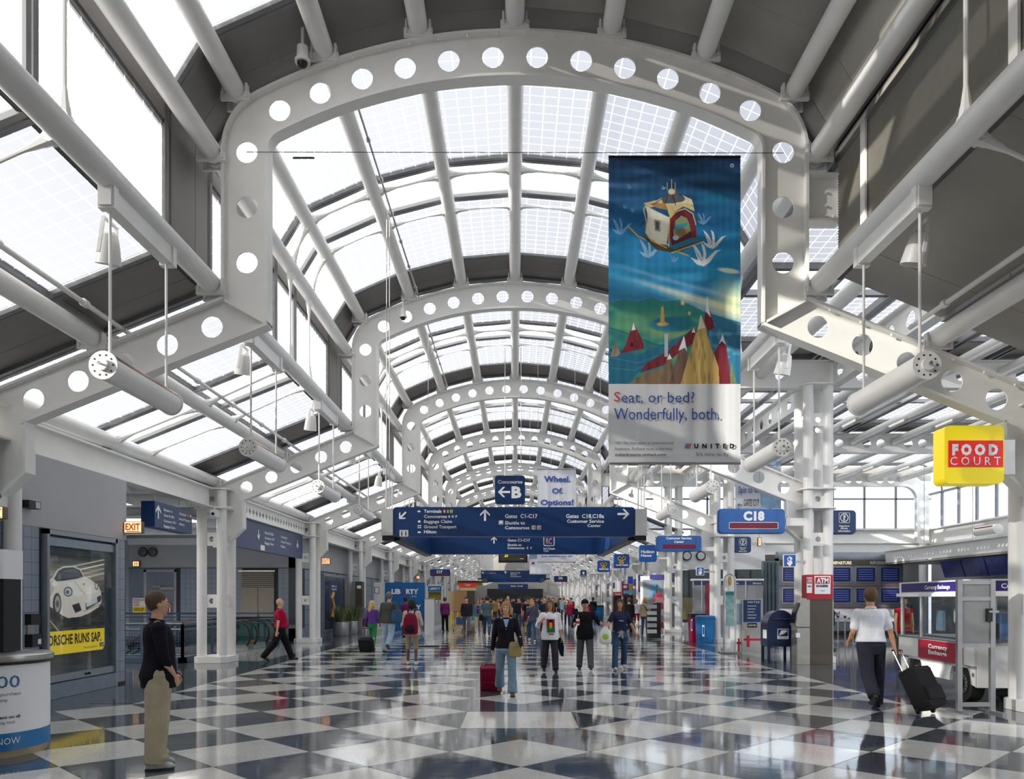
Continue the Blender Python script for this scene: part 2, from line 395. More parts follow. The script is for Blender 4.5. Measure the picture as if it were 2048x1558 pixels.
def glass_mesh(key, a, b, y0, y1, m):
    if key in CACHE: return CACHE[key]
    mb, L = pane(a, b, y0, y1); me = mb.mesh('glass_pane', m)
    uv = me.uv_layers.new(name='UVMap'); co = {0: (0, 0), 1: (L, 0), 2: (L, y1-y0), 3: (0, y1-y0)}
    for lp in me.loops: uv.data[lp.index].uv = co[lp.vertex_index]
    CACHE[key] = me; return me
def slab(a, b, y0, y1, t=.06):
    ax, az = a; bx, bz = b; d = Vector((bx-ax, bz-az)); n = Vector((-d.y, d.x)).normalized()*t
    if n.y < 0: n = -n
    return MB().add([(ax, y0, az), (bx, y0, bz), (bx, y1, bz), (ax, y1, az), (ax+n.x, y0, az+n.y), (bx+n.x, y0, bz+n.y), (bx+n.x, y1, bz+n.y), (ax+n.x, y1, az+n.y)],
                    [(0, 1, 2, 3), (7, 6, 5, 4), (0, 4, 5, 1), (1, 5, 6, 2), (2, 6, 7, 3), (3, 7, 4, 0)])
def sec_facets(side, kind):
    """facet list (a, b) of the roof section"""
    if kind == 'vault':
        f = [(vp(i), vp(i+1)) for i in range(3)]+[(vp(3), CORNER)]
    elif kind == 'cler': f = [(CORNER, (4.76, 8.1)), ((4.76, 8.1), CLB)]
    elif kind == 'side': f = [(CLB, MID), (MID, EAVE)]
    return [((side*a[0], a[1]), (side*b[0], b[1])) for a, b in f]
def section(root, side, kind, variant, far):
    fac = sec_facets(side, kind)
    pans, mull = MB(), MB(); gl = []
    for fi, (a, b) in enumerate(fac):
        for zi, (y0, y1, z) in enumerate(ZONES):
            opaque = z == 'p' or variant in ('opaque',) or (kind == 'cler' and fi == 0)
            key = (side, kind, fi, zi, variant)
            if opaque:
                if far: pans.f += [tuple(i+len(pans.v) for i in f) for f in slab(a, b, y0, y1).f]; pans.v += slab(a, b, y0, y1).v
                else:
                    if key not in CACHE: CACHE[key] = slab(a, b, y0+.008, y1-.008).mesh('roof_panel', M_PANEL2 if variant == 'opaque' else M_PANEL)
                    obj('roof_panel', CACHE[key], root)
            else:
                me = glass_mesh(key, a, b, y0, y1, M_CLEAR if z == 'c' else M_FRIT)
                if far: gl.append(me)
                else: obj('glass_pane', me, root)
    # mullions across the bay (rings) and along it
    if variant != 'opaque':
        for yy in (.55, 3.9, 5.25, 8.244):
            for a, b in fac:
                for dy in (-.10, .015):
                    s1 = slab(a, b, yy+dy, yy+dy+.085, .02); d = Vector((b[0]-a[0], b[1]-a[1])).normalized(); n = Vector((-d.y, d.x)); n = n if n.y > 0 else -n
                    if abs(d.x) < .01: n = Vector((side, 0))
                    s1.v = [(p[0]-n.x*.06, p[1], p[2]-n.y*.06) if j < 4 else p for j, p in enumerate(s1.v)]
                    mull.add(s1.v, s1.f)
    pts = {p for f in fac for p in f}
    for p in pts: mull.box(p[0]-.035, p[0]+.035, 0, BAY, p[1]-.05, p[1]+.03)
    if kind == 'side':
        for q in (.5,):
            for a, b in fac:
                pass
    kk = ('mull', side, kind, variant)
    if kk not in CACHE: CACHE[kk] = mull.mesh('mullion', M_FRAME)
    obj('mullion', CACHE[kk], root, kind='stuff')
    if far:
        if pans.v:
            pans.mi = [0]*len(pans.f); kk = ('pans', side, kind, variant)
            if kk not in CACHE: CACHE[kk] = pans.mesh('roof_panel', M_PANEL)
            obj('roof_panel', CACHE[kk], root, kind='stuff')
        kk = ('gl', side, kind, variant)
        if kk not in CACHE and gl:
            bm = bmesh.new()
            for me in gl: bm.from_mesh(me)
            me = bpy.data.meshes.new('glass_pane'); bm.to_mesh(me); bm.free(); me.materials.append(M_FRIT); CACHE[kk] = me
        if gl: obj('glass_pane', CACHE[kk], root, kind='stuff')
def tubes(root, pts, r=.14):
    for i, p in enumerate(pts):
        kk = ('tube', round(p[0], 2), round(p[1], 2), r)
        if kk not in CACHE: CACHE[kk] = MB().tube((p[0], .03, p[1]), (p[0], BAY-.03, p[1]), r, n=18).mesh('roof_tube', M_TUBE, smooth=40)
        obj('roof_tube', CACHE[kk], root)
        # saddle plates where the tube lands on the rib
    kk = ('saddle', len(pts), round(pts[0][0], 2), round(pts[0][1], 2))
    if kk not in CACHE:
        m = MB()
        for p in pts:
            for y in (.13, BAY-.13):
                m.cbox((p[0], y, p[1]-.10), (.42, .05, .12)); m.cbox((p[0]-.17, y, p[1]-.03), (.03, .1, .2)); m.cbox((p[0]+.17, y, p[1]-.03), (.03, .1, .2))
        CACHE[kk] = m.mesh('tube_saddle', M_TUBE)
    obj('tube_saddle', CACHE[kk], root, kind='stuff')
def ties(root, chain, tag_, ys=(3.9, 5.3), sgn=1):
    for yy in ys:
        for i in range(len(chain)-1):
            a = Vector((chain[i][0], yy, chain[i][1])); b = Vector((chain[i+1][0], yy, chain[i+1][1]))
            kk = ('tie', tag_, yy, i)
            if kk not in CACHE:
                d = (b-a).normalized(); L = (b-a).length; m = MB()
                p, q = a+d*.2, b-d*.2
                m.tube(p, q, .024, n=8)
                for s, dd in ((p, d), (q, -d)):
                    m.tube(s-dd*.08, s+dd*.04, .075, .06, n=8); m.tube(s+dd*.04, s+dd*.26, .055, .024, n=8)
                    m.tube(s-dd*.07-Vector((0, .06, 0)), s-dd*.07+Vector((0, .06, 0)), .07, n=8)
                CACHE[kk] = m.mesh('tie_rod', M_STEEL, smooth=40)
            obj('tie_rod', CACHE[kk], root)
VT = [(RT*math.sin(i*ANG), ZC+RT*math.cos(i*ANG)) for i in range(-3, 4)]
def stt(side): return [(side*4.42, 8.18), (side*4.42, 6.24)]
def att(side): return [(side*6.15, arm_top(6.15)+.19), (side*7.9, arm_top(7.9)+.19)]
for k in range(KMIN, KMAX+1):
    far = k >= 4 or k < -1
    nm = 'beyond the %s rib' % ORD[k] if k > 0 else ('beyond the nearest rib' if k == 0 else 'in front of the nearest rib' if k == -1 else 'behind the viewpoint')
    root = empty('ceiling', (0, YK(k), 0), kind='structure', label='barrel vault bay of glass, grey panels and white tubes %s' % nm)
    rv = 'opaque' if k < 0 else 'glass'
    section(root, -1, 'vault', 'glass', far); section(root, 1, 'vault', rv, far)
    section(root, -1, 'cler', 'glass', far); section(root, -1, 'side', 'glass', far)
    rt = []
    if k in (0, 1, 2): rt = [(4.42, 8.18), (4.42, 6.24)]
    else:
        section(root, 1, 'cler', 'opaque' if k < 0 else 'glass', far); section(root, 1, 'side', 'opaque' if k < 0 else 'glass', far); rt = stt(1)+att(1)
    tubes(root, VT+stt(-1)+att(-1)); tubes(root, rt)
    if k < 6:
        ch = [(-4.42, 8.18)]+VT+[(4.42, 8.18)]
        ties(root, ch if k >= 0 else ch[:5], 'v' if k >= 0 else 'vl'); ties(root, stt(-1), 'cl'); ties(root, [stt(-1)[1]]+att(-1), 'sl')
        if k < 0 or k > 2: ties(root, stt(1), 'cr'); ties(root, [stt(1)[1]]+att(1), 'sr')
        elif k in (0, 1, 2): ties(root, stt(1), 'cr')
# slender conduit beside one tube on the left of the vault
for k in (0, 1):
    c = empty('conduit', (VT[1][0]+.22, YK(k), 0), label='thin grey conduit clipped beside a roof tube, %s bay' % ORD[k], cat='conduit')
    m = MB().tube((0, .1, VT[1][1]+.02), (0, BAY-.1, VT[1][1]+.02), .022, n=8)
    for i in range(7): m.tube((0, .8+i*1.3, VT[1][1]+.02), (0, .87+i*1.3, VT[1][1]+.02), .04, n=8)
    part('pipe_run', m, M_CHROME, c, 40, world=False)

for k in range(-1, 3):
    for sx in (-1, 1):
        if sx > 0 and k >= 0: continue
        y = YK(k); x = sx*5.78; z = arm_top(5.78)+.22
        c = empty('sprinkler_pipe', (x, y, z), label='thin white sprinkler pipe under the %s side roof, %s' % ('left' if sx < 0 else 'right', ('before the nearest rib', 'first bay', 'second bay', 'third bay')[k+1]), cat='pipe')
        part('pipe_run', MB().tube((x, y+.05, z), (x, y+BAY-.05, z), .035, n=10), M_TUBE, c, 40)
        for i in range(5): part('pipe_collar', MB().tube((x, y+.9+i*1.8, z), (x, y+1.0+i*1.8, z), .055, n=10), M_TUBE, c)
# corrugated ribs on the opaque clerestory panels to the right of the nearest bay
corr = empty('wall_right_upper', (4.74, YK(-1), 0), kind='structure', label='corrugated grey metal clerestory panel right of the nearest bay')
m = MB()
for i in range(42):
    z = 6.42+i*.04
    m.add([(-.0, .05, z), (-.0, BAY-.05, z), (-.018, BAY-.05, z+.02), (-.018, .05, z+.02), (0, .05, z+.04), (0, BAY-.05, z+.04)], [(0, 1, 2, 3), (3, 2, 5, 4)])
part('corrugated_sheet', m, mat('corrugated_grey_metal', '8b877f', .45, .35, var=.04), corr, kind='stuff', world=False)
for y in (2.2, 5.0, 8.2): part('cover_strip', MB().box(-.05, -.02, y-.07, y+.07, 6.4, 8.12), M_TUBE, corr, world=False)
# stub beam from the nearest rib to the clerestory panel
st = empty('stub_beam', (4.28, Y1+.05, 0), label='short bolted white beam right of the nearest rib', cat='beam')
part('girder_web', MB().box(0, .5, -.01, .01, 7.22, 7.86), M_STEEL, st, world=False)
part('girder_flange', MB().box(0, .5, -.13, .13, 7.86, 7.89), M_STEEL, st, world=False); part('girder_flange', MB().box(0, .5, -.13, .13, 7.19, 7.22), M_STEEL, st, world=False)
mb = MB()
for x, z in ((.3, 7.65), (.3, 7.45), (.3, 7.3), (.42, 7.3), (.12, 7.6)): mb.tube((x, -.01, z), (x, -.05, z), .022, n=8)
part('bolts', mb, M_STEEL, st, kind='stuff', world=False)
# ------------------------------------------------------------------ annex on the right (Y1 .. 40)
AX0, AX1, AY1 = 4.76, 20.2, YK(3)
ATX = [6.5+1.585*i for i in range(9)]
for k in (1, 2, 3):
    y = YK(k); g = empty('cross_beam', (0, y, 0), label='grey white perforated beam across the side hall at the %s rib' % ORD[k], cat='beam', group='cross beams of the side hall')
    hs = []
    for i, x in enumerate(ATX[:-1]):
        for dx in (.52, 1.06): hs.append(circ(x+dx, 7.55, .17, 18))
    hs = [h for h in hs if not 7.1 < h[0][0]-.17 < 8.6]
    xe = AX1-.9 if k == 3 else AX1
    if k < 3:
        part('girder_web', MB().prism([(4.3, 7.22), (AX1, 7.22), (AX1, 7.88), (4.3, 7.88)], lambda p, q, t: (p, t, q), -.012, .012, hs), M_STEEL, g, world=False)
        part('girder_flange', MB().box(4.3, AX1, -.14, .14, 7.88, 7.91), M_STEEL, g, world=False); part('girder_flange', MB().box(4.3, AX1, -.14, .14, 7.18, 7.22), M_STEEL, g, world=False)
    if k >= 1:   # rounded corner and upright at the right end
        ro = 1.3; cx, cz = AX1-.3-ro+.65, 7.88-ro
        oa = [(cx+ro*math.sin(t*PI/16), cz+ro*math.cos(t*PI/16)) for t in range(9)]; ri = ro-.66
        ia = [(cx+ri*math.sin(t*PI/16), cz+ri*math.cos(t*PI/16)) for t in range(9)]
        poly = [(cx if k < 3 else 4.3, 7.88)]+oa+[(cx+ro, 4.4), (cx+ri, 4.4)]+ia[::-1]+([(4.3, 7.22)] if k == 3 else [(cx, 7.22)])
        h2 = (hs if k == 3 else [])+[circ(cx+ro-.33, z, .16, 16) for z in (4.9, 5.65, 6.35)]+[circ(cx+.68, cz+.68, .16, 16)]
        h2 = [h for h in h2 if k == 3 or h[0][0] > cx]
        h2 = [h for h in h2 if not (cx-.3 < h[0][0]-.17 < cx+.45 and h[0][1] > 7.3)]
        part('corner_web', MB().prism(poly, lambda p, q, t: (p, t-.003, q), -.012, .012, h2), M_STEEL, g, world=False)
        fl = MB(); n = len(ia)
        pts = [((cx if k < 3 else 4.3), 7.22)]+ia+[(cx+ri, 4.4)]
        for i in range(len(pts)-1):
            (ax, az), (bx, bz) = pts[i], pts[i+1]
            fl.add([(ax, -.14, az), (bx, -.14, bz), (bx, .14, bz), (ax, .14, az)], [(0, 1, 2, 3)])
        part('corner_flange', fl, M_STEEL, g, world=False)
        part('post', MB().tube((cx+ro-.33, 0, 0), (cx+ro-.33, 0, 4.4), .16, n=16), M_TUBE, g, 40, world=False)
for k in (0, 1, 2):
    root = empty('ceiling', (0, YK(k), 0), kind='structure', label='flat glazed side hall roof with white tubes, %s bay' % ORD[k])
    for x in ATX:
        kk = ('atube', round(x, 2))
        if kk not in CACHE: CACHE[kk] = MB().tube((x, .03, 7.62), (x, BAY-.03, 7.62), .16, n=18).mesh('roof_tube', M_TUBE, smooth=40)
        if not 7.2 < x < 8.9: obj('roof_tube', CACHE[kk], root)
    xs = [AX0]+[x for x in ATX[:-1]]+[19.6]
    zr = 8.25
    mull = MB()
    for i in range(len(xs)-1):
        a, b = xs[i], xs[i+1]
        for zi, (y0, y1, z) in enumerate(ZONES):
            if z == 'p' or (k == 0 and False):
                kk = ('ap', i, zi)
                if kk not in CACHE: CACHE[kk] = MB().box(a+.01, b-.01, y0+.008, y1-.008, zr, zr+.06).mesh('roof_panel', M_PANEL2)
                obj('roof_panel', CACHE[kk], root)
            else: obj('glass_pane', glass_mesh(('ag', i, zi), (a, zr), (b, zr), y0, y1, M_CLEAR if z == 'c' else M_FRIT), root)
        mull.box(a-.12, a-.05, 0, BAY, zr-.16, zr); mull.box(a+.05, a+.12, 0, BAY, zr-.16, zr)
    for yy in (.55, 3.9, 5.25, 8.244): mull.box(AX0, 19.6, yy-.07, yy-.02, zr-.12, zr); mull.box(AX0, 19.6, yy+.02, yy+.07, zr-.12, zr)
    kk = 'amull'
    if kk not in CACHE: CACHE[kk] = mull.mesh('mullion', M_FRAME)
    obj('mullion', CACHE[kk], root, kind='stuff')
girder('longitudinal_girder', 8.35, 7.22, 7.88, Y1+.1, YK(1)-.1, 10, 'white perforated girder high in the side hall, first bay')
girder('longitudinal_girder', 8.35, 7.22, 7.88, YK(1)+.1, YK(2)-.1, 10, 'white perforated girder high in the side hall, second bay')
girder('longitudinal_girder', 8.35, 7.22, 7.88, YK(2)+.1, YK(3)-.1, 12, 'white perforated girder high in the side hall, third bay')
# end window wall of the annex
AE = AY1+.55
w = empty('wall_far_annex', (0, AE, 0), kind='structure', label='far wall of the side hall under its long window')
part('parapet', MB().box(8.9, 21, 0, .3, 4.45, 5.12), M_STEEL, w, world=False)
part('ledge', MB().box(8.9, 21, -.25, .3, 5.10, 5.16), M_STEEL, w, world=False)
part('beam_face', MB().box(8.9, 21, -.12, -.06, 3.9, 4.42), M_STEEL, w, world=False); part('beam_flange', MB().box(8.9, 21, -.22, .05, 3.86, 3.9), M_STEEL, w, world=False)
part('beam_flange', MB().box(8.9, 21, -.22, .05, 4.42, 4.46), M_STEEL, w, world=False)
part('back_panel', MB().box(8.9, 21, .35, .45, 0, 3.9), mat('recess_grey', '77787b', .6), w, world=False)
part('upper_panel', MB().box(4.8, 21, .1, .2, 7.6, 8.3), M_PANEL2, w, world=False)
wn = empty('window_1', (0, AE+.1, 0), kind='structure', label='long far window of the side hall with grey mullions')
for i in range(10):
    x = 4.95+i*1.585
    part('mullion', MB().box(x-.04, x+.04, -.05, .05, 5.16, 7.6), M_FRAME, wn, world=False)
    part('glass_pane', MB().box(x+.04, x+1.545, -.004, .004, 5.2, 6.65), M_CLEAR, wn, world=False); part('glass_pane', MB().box(x+.04, x+1.545, -.004, .004, 6.72, 7.55), M_CLEAR, wn, world=False)
part('transom', MB().box(4.9, 21, -.05, .05, 6.65, 6.72), M_FRAME, wn, world=False); part('sill', MB().box(4.9, 21, -.06, .06, 5.12, 5.2), M_FRAME, wn, world=False)
wr = empty('window_2', (20.9, 20, 0), kind='structure', label='side window band of the annex, curving into the roof')
for i in range(14):
    y = 1.0+i*1.45
    if y > 18.9: break
    part('mullion', MB().box(-.06, .06, y-.05, y+.05, 5.16, 6.9), M_FRAME, wr, world=False)
    part('glass_pane', MB().box(-.004, .004, y+.05, y+1.4, 5.2, 6.85), M_CLEAR, wr, world=False)
    cp = MB()
    for j in range(5):
        t0, t1 = j*PI/10, (j+1)*PI/10; cx, cz, rr = -1.3, 6.95, 1.3
        cp.add([(cx+rr*math.cos(t0), y+.05, cz+rr*math.sin(t0)), (cx+rr*math.cos(t1), y+.05, cz+rr*math.sin(t1)), (cx+rr*math.cos(t1), y+1.4, cz+rr*math.sin(t1)), (cx+rr*math.cos(t0), y+1.4, cz+rr*math.sin(t0))], [(0, 1, 2, 3)])
    part('curved_pane', cp, M_CLEAR, wr, world=False)
    part('curved_mullion', MB().path([(-1.3+1.3*math.cos(t*PI/10), y, 6.95+1.3*math.sin(t*PI/10)) for t in range(6)], .05, 6), M_FRAME, wr, world=False)
part('transom', MB().box(-.06, .06, 0, 19.6, 6.85, 6.95), M_FRAME, wr, world=False)
wl = empty('wall_right_annex', (20.9, 20, 0), kind='structure', label='right wall of the side hall below its windows')
part('parapet', MB().box(0, .3, -8, 19.6, 4.45, 5.14), M_STEEL, wl, world=False); part('ledge', MB().box(-.2, .3, -8, 19.6, 5.12, 5.18), M_STEEL, wl, world=False)
part('beam_face', MB().box(-.1, .1, -8, 19.6, 3.9, 4.42), M_STEEL, wl, world=False); part('beam_flange', MB().box(-.2, .1, -8, 19.6, 3.86, 3.9), M_STEEL, wl, world=False)
part('back_panel', MB().box(.1, .3, -8, 19.6, 0, 3.9), M_WALLG, wl, world=False)

# ------------------------------------------------------------------ floor
fl = empty('floor', (0, 0, 0), kind='structure', label='polished terrazzo floor of white and dark diamonds')
T = .762; XC = .06; YCc = 8.53
sb = MB()
sb.box(-17, 34, -18, 20.6, -.3, -.004); sb.box(-9.6, 34, 20.6, 30.4, -.3, -.004); sb.box(-17, 34, 30.4, 150, -.3, -.004); sb.box(-17, -9.6, 20.6, 23.4, -.3, -.004)
part('slab', sb, M_TD, fl, world=False)
def tile_mesh(pts, m, nm):
    g = .004; c = Vector((sum(p[0] for p in pts)/len(pts), sum(p[1] for p in pts)/len(pts)))
    q = [(c+(Vector(p)-c)*(1-g/.54)) for p in pts]
    return MB().prism([(a.x, a.y) for a in q], lambda x, y, t: (x, y, t), -.004, 0).mesh(nm, m)
shapes = {'full': [(T, 0), (0, T), (-T, 0), (0, -T)], 'R': [(0, -T), (T, 0), (0, T)], 'L': [(0, T), (-T, 0), (0, -T)]}
TM = {(s, c): tile_mesh(p, M_TW if c else M_TD, 'floor_tile') for s, p in shapes.items() for c in (0, 1)}
cand = []
for i in range(-14, 15):
    for j in range(-30, 180):
        if (i+j) % 2: continue
        x, y = XC+i*T, YCc+j*T; white = i % 2 == 0
        sh = 'full'
        if y > 11.7:
            if abs(i) > 8: continue
            if i == 8: sh = 'L'
            if i == -8: sh = 'R'
        elif abs(i) > 9 and y > 9.6: continue
        if x < -7.3 and y > 9 or y < -12: continue
        if y > 142: continue
        if i == 0 and j in (2, 4): white = False
        cand.append((x, y, sh, white))
vis = [c for c in cand if c[1] > 7.0 and abs(c[0]) < c[1]*.68+1]
vis.sort(key=lambda c: c[1]); near = vis[:298]; ns = set(near)
for x, y, sh, wht in near: obj('floor_tile', TM[(sh, int(wht))], fl, (x, y, 0))
rest = MB(); 
for c in cand:
    if c in ns: continue
    rest.cur = int(c[3]); pts = shapes[c[2]]
    rest.add([(c[0]+p[0]*.996, c[1]+p[1]*.996, 0) for p in pts], [tuple(range(len(pts)))])
part('floor_tile_field', rest, [M_TD, M_TW], fl, kind='stuff', world=False)
part('white_rectangle_tile', MB().box(XC-.76, XC+.76, 10.07, 11.53, -.004, 0.0015), M_TW, fl, world=False)
for s in (-1, 1):
    x0, x1 = (-6.75, -6.05) if s < 0 else (6.17, 6.9)
    part('border_band', MB().box(x0, x1, 12.47, 142, -.004, -.0012), M_TD, fl, world=False)
part('light_border', MB().box(-9.5, -6.76, 20.9, 29.0, -.004, -.0006), M_TG, fl, world=False)
part('light_border', MB().box(6.91, 8.6, 20.9, 29.0, -.004, -.0006), M_TG, fl, world=False)
# ------------------------------------------------------------------ walls on the left
M_TILE = mat('blue_grey_wall_tile', '8b95a3', .3, var=.05, scale=1.3)
M_TILED = mat('blue_grey_tiled_wall', '7c8794', .35, var=.08)
M_GROUT = mat('dark_grout', '33383f', .7)
M_BEIGE = mat('beige_shutter', '9a9184', .6, var=.04)
TZ = 2.84
wl = empty('wall_left', (-7.7, 0, 0), kind='structure', label='left wall, blue grey square tiles below and grey paint above')
part('painted_wall', MB().box(-8.0, -7.70, -14, 15.55, TZ, 3.99), M_WALLG, wl)
part('grout_bed', MB().box(-8.0, -7.712, -14, 15.55, 0, TZ), M_GROUT, wl)
tm = MB().box(-.012, 0, .003, .197, .003, .197).mesh('wall_tile', M_TILE)
CY0, CY1 = 12.76, 15.02
for r in range(14):
    for c in range(23):
        y = 15.5-.2*(c+1); z = TZ-.2*(r+1)+.001
        if y+.2 > CY0 and y < CY1: continue
        if z < 0: continue
        obj('wall_tile', tm, wl, (0, y, z))
part('tile_field', MB().box(-7.712, -7.705, -14, 10.9, 0, TZ), M_TILED, wl, kind='stuff')
part('cover_strip', MB().box(-7.71, -7.69, -14, 15.55, TZ-.02, TZ+.01), M_WALLG, wl)
wb = empty('wall_back', (-11, 30.5, 0), kind='structure', label='tiled back wall of the escalator recess')
part('painted_wall', MB().box(-15, -8.25, 30.5, 30.8, TZ, 4.9), M_WALLG, wb); part('grout_bed', MB().box(-15, -8.25, 30.512, 30.8, .5, TZ), M_GROUT, wb); part('lower_wall', MB().box(-15, -8.25, 30.50, 30.8, -4, .5), M_TILED, wb); part('lower_wall', MB().box(-15, -13.2, 30.502, 30.8, .5, TZ), M_TILED, wb)
tm2 = MB().box(.003, .197, 0, .012, .003, .197).mesh('wall_tile', M_TILE)
for r in range(14):
    for c in range(30):
        x = -14.4+.2*c; z = TZ-.2*(r+1)+.001
        if z < 0.5: continue
        if x < -13.15: continue
        if -10.7 < x < -9.35 and z < 2.7: continue
        obj('wall_tile', tm2, wb, (x+11, 0, z))
part('trim_line', MB().box(-15, -8.25, 30.48, 30.5, TZ, TZ+.02), M_GROUT, wb)
part('white_band', MB().box(-15, -8.25, 30.4, 30.5, 3.75, 4.0), M_WHITE, wb)
d1 = empty('door_1', (-13.7, 30.5, 0), kind='structure', label='grey service door with closer in the recess back wall')
part('door_leaf', MB().box(-14.35, -13.2, 30.46, 30.5, 0, 2.7), mat('grey_door', '7b8391', .5), d1)
part('door_frame', MB().box(-14.4, -14.3, 30.44, 30.5, 0, 2.78).box(-13.22, -13.15, 30.44, 30.5, 0, 2.78).box(-14.4, -13.15, 30.44, 30.5, 2.7, 2.78), M_WALLG, d1)
part('door_closer', MB().box(-13.75, -13.2, 30.36, 30.44, 2.0, 2.1).box(-14.0, -13.7, 30.3, 30.44, 2.08, 2.16), M_CHROME, d1)
sh = empty('roll_shutter', (-10, 30.45, 0), label='beige closed shutter in the recess back wall', cat='shutter')
part('shutter_panel', MB().box(-10.65, -9.98, 30.44, 30.5, 0, 2.1), M_BEIGE, sh); part('shutter_panel', MB().box(-9.96, -9.35, 30.44, 30.5, 0, 2.1), M_BEIGE, sh)
gr = MB()
for i in range(8): gr.box(-10.65, -9.35, 30.43, 30.5, 2.12+.072*i, 2.12+.072*i+.05)
part('grille_slats', gr, M_BEIGE, sh, kind='stuff')
part('shutter_frame', MB().box(-10.72, -9.3, 30.4, 30.5, 2.7, 2.76), M_CHROME, sh)
w4 = empty('wall_left_far', (-8.4, 60, 0), kind='structure', label='long grey left wall beyond the escalators')
part('painted_wall', MB().box(-8.8, -8.4, 30.5, 142, TZ, 4.95), M_WALLG, w4); part('tiled_wall', MB().box(-8.8, -8.4, 30.5, 142, 0, TZ), M_TILED, w4)
part('cover_strip', MB().box(-8.4, -8.38, 30.5, 142, TZ-.02, TZ+.02), M_GROUT, w4)
ln = MB()
for i in range(60):
    y = 31+i*.6
    if i % 5 == 0: ln.box(-8.4, -8.385, y, y+.03, 0, TZ)
for z in (.6, 1.2, 1.8, 2.4): ln.box(-8.4, -8.39, 30.5, 60, z, z+.015)
part('panel_joints', ln, M_GROUT, w4, kind='stuff')
w5 = empty('wall_recess', (-15, 20, 0), kind='structure', label='side walls of the escalator recess')
part('painted_wall', MB().box(-15.3, -15, 15.5, 30.8, -4, 4.9), M_WALLG, w5); part('painted_wall', MB().box(-15.3, -8.0, 15.2, 15.55, 0, 4.9), M_WALLG, w5)
pit = MB().box(-15.2, -9.5, 23.3, 23.4, -4, -.005).box(-15.2, -9.5, 30.4, 30.5, -4, -.005).box(-9.6, -9.5, 23.3, 30.5, -4, -.005)
part('pit_wall', pit, M_WALLG, w5)
cr_ = empty('ceiling', (-11, 20, 4.05), kind='structure', label='low white ceiling of the escalator recess')
part('ceiling_panel', MB().box(-15.2, -8.05, 15.5, 30.5, 4.4, 4.45), M_WHITE, cr_)
for i in range(5): part('duct', MB().tube((-14.8, 17+i*2.9, 4.15), (-8.3, 17+i*2.9, 4.15), .17, n=14), M_WHITE, cr_, 40)
eave = empty('trim_1', (-8.2, 0, 4.8), kind='structure', label='grey eave closing panel above the left wall')
part('closing_panel', MB().box(-8.45, -8.15, -16, 142, 4.5, 4.98), M_WALLG, eave)
# end walls, unseen right wall before the annex
we = empty('wall_end', (0, 141, 0), kind='structure', label='dark grey far end wall of the hall')
part('end_panel', MB().box(-9, 9, 141, 141.3, 0, 11), mat('far_end_grey', '8d8b88', .6), we); part('end_opening', MB().box(-5, 5, 140.9, 141, 0, 3.4), mat('far_end_dark', '14161c', .5), we)
wk = empty('wall_behind', (0, -16.9, 0), kind='structure', label='plain wall behind the viewpoint')
part('painted_wall', MB().box(-17, 34, -17.2, -16.9, 0, 11), M_WALLG, wk)
wr_ = empty('wall_right', (9, 0, 0), kind='structure', label='unseen grey wall closing the right side before the side hall')  # out of view; added to close the hall for the lighting
part('painted_wall', MB().box(8.4, 8.7, -16, 6.0, 0, 4.9), M_WALLG, wr_)
wrf = empty('wall_right_far', (8.9, 80, 0), kind='structure', label='white right wall with shop fronts beyond the side hall')
part('painted_wall', MB().box(8.9, 9.2, AE+.3, 142, 0, 4.9), M_WHITE, wrf)
for i, (y0, y1, z0, z1, c) in enumerate([(42, 47, .1, 2.3, '3c4048'), (48, 52, .2, 2.6, '9aa6b4'), (55, 60, .1, 2.4, '40424a'), (63, 68, .1, 2.4, '7a6a58'), (72, 80, .1, 2.4, '30343c'), (84, 92, .1, 2.4, '606068')]):
    part('shop_window', MB().box(8.86, 8.9, y0, y1, z0, z1), mat('shop_window_%d' % i, c, .2), wrf)
for y in (41, 47.5, 53.5, 61, 70, 82): part('shop_fascia', MB().box(8.8, 8.9, y, y+5, 2.6, 3.1), mat('shop_fascia_navy', '23306e', .4), wrf)

# ------------------------------------------------------------------ signs
def prect(u0, u1, v0, v1, Y): return X(u0, Y), X(u1, Y), Z(v1, Y), Z(v0, Y)
def sign(name, label, u0, u1, v0, v1, Y, d, m, r=.05, cat='sign', group=None, side=None):
    x0, x1, z0, z1 = prect(u0, u1, v0, v1, Y); s = empty(name, ((x0+x1)/2, Y+d/2, z0), label=label, cat=cat, group=group)
    mb = MB(); plate(mb, ((x0+x1)/2, Y+d, (z0+z1)/2), x1-x0, z1-z0, d, r); part('sign_panel', mb, m, s, 30)
    if side: 
        mb = MB(); plate(mb, ((x0+x1)/2, Y+d*.75, (z0+z1)/2), x1-x0+.03, z1-z0+.03, d*.5, r); part('rim', mb, side, s, 30)
    return s
def pt(s, txt, u0, u1, v0, v1, Y, m=None, bold=.02, name='lettering'):
    """text filling the pixel rectangle u0..u1 wide with capitals v0..v1 at depth Y"""
    x0, x1, z0, z1 = prect(u0, u1, v0, v1, Y)
    n = txt.count('\n')
    return text(txt, s, ((x0+x1)/2, Y-.001, (z0+z1)/2), z1-z0, x1-x0, m, bold=bold, depth=.003, name=name)
def pbox(name, s, u0, u1, v0, v1, Y, d, m, label=None):
    x0, x1, z0, z1 = prect(u0, u1, v0, v1, Y); z0 = 0 if z0 < .13 else z0; return part(name, MB().box(x0, x1, Y-.004, Y+d, z0, z1), m, s, label=label)
def roofz(x): return ZC+math.sqrt(8.66**2-x*x) if abs(x) < 4.3 else 8.2
def rod(s, u, Y, z0, z1, r=.012, name='hanger_rod'):
    x = X(u, Y)
    if z1 > 8.5: z1 = roofz(x) if abs(x) < 4.3 or (x > 0 and Y < 39) else 6.35-max(0, abs(x)-4.76)*SL
    return part(name, MB().tube((X(u, Y), Y, z0), (X(u, Y), Y, z1), r, n=8), M_CHROME, s)
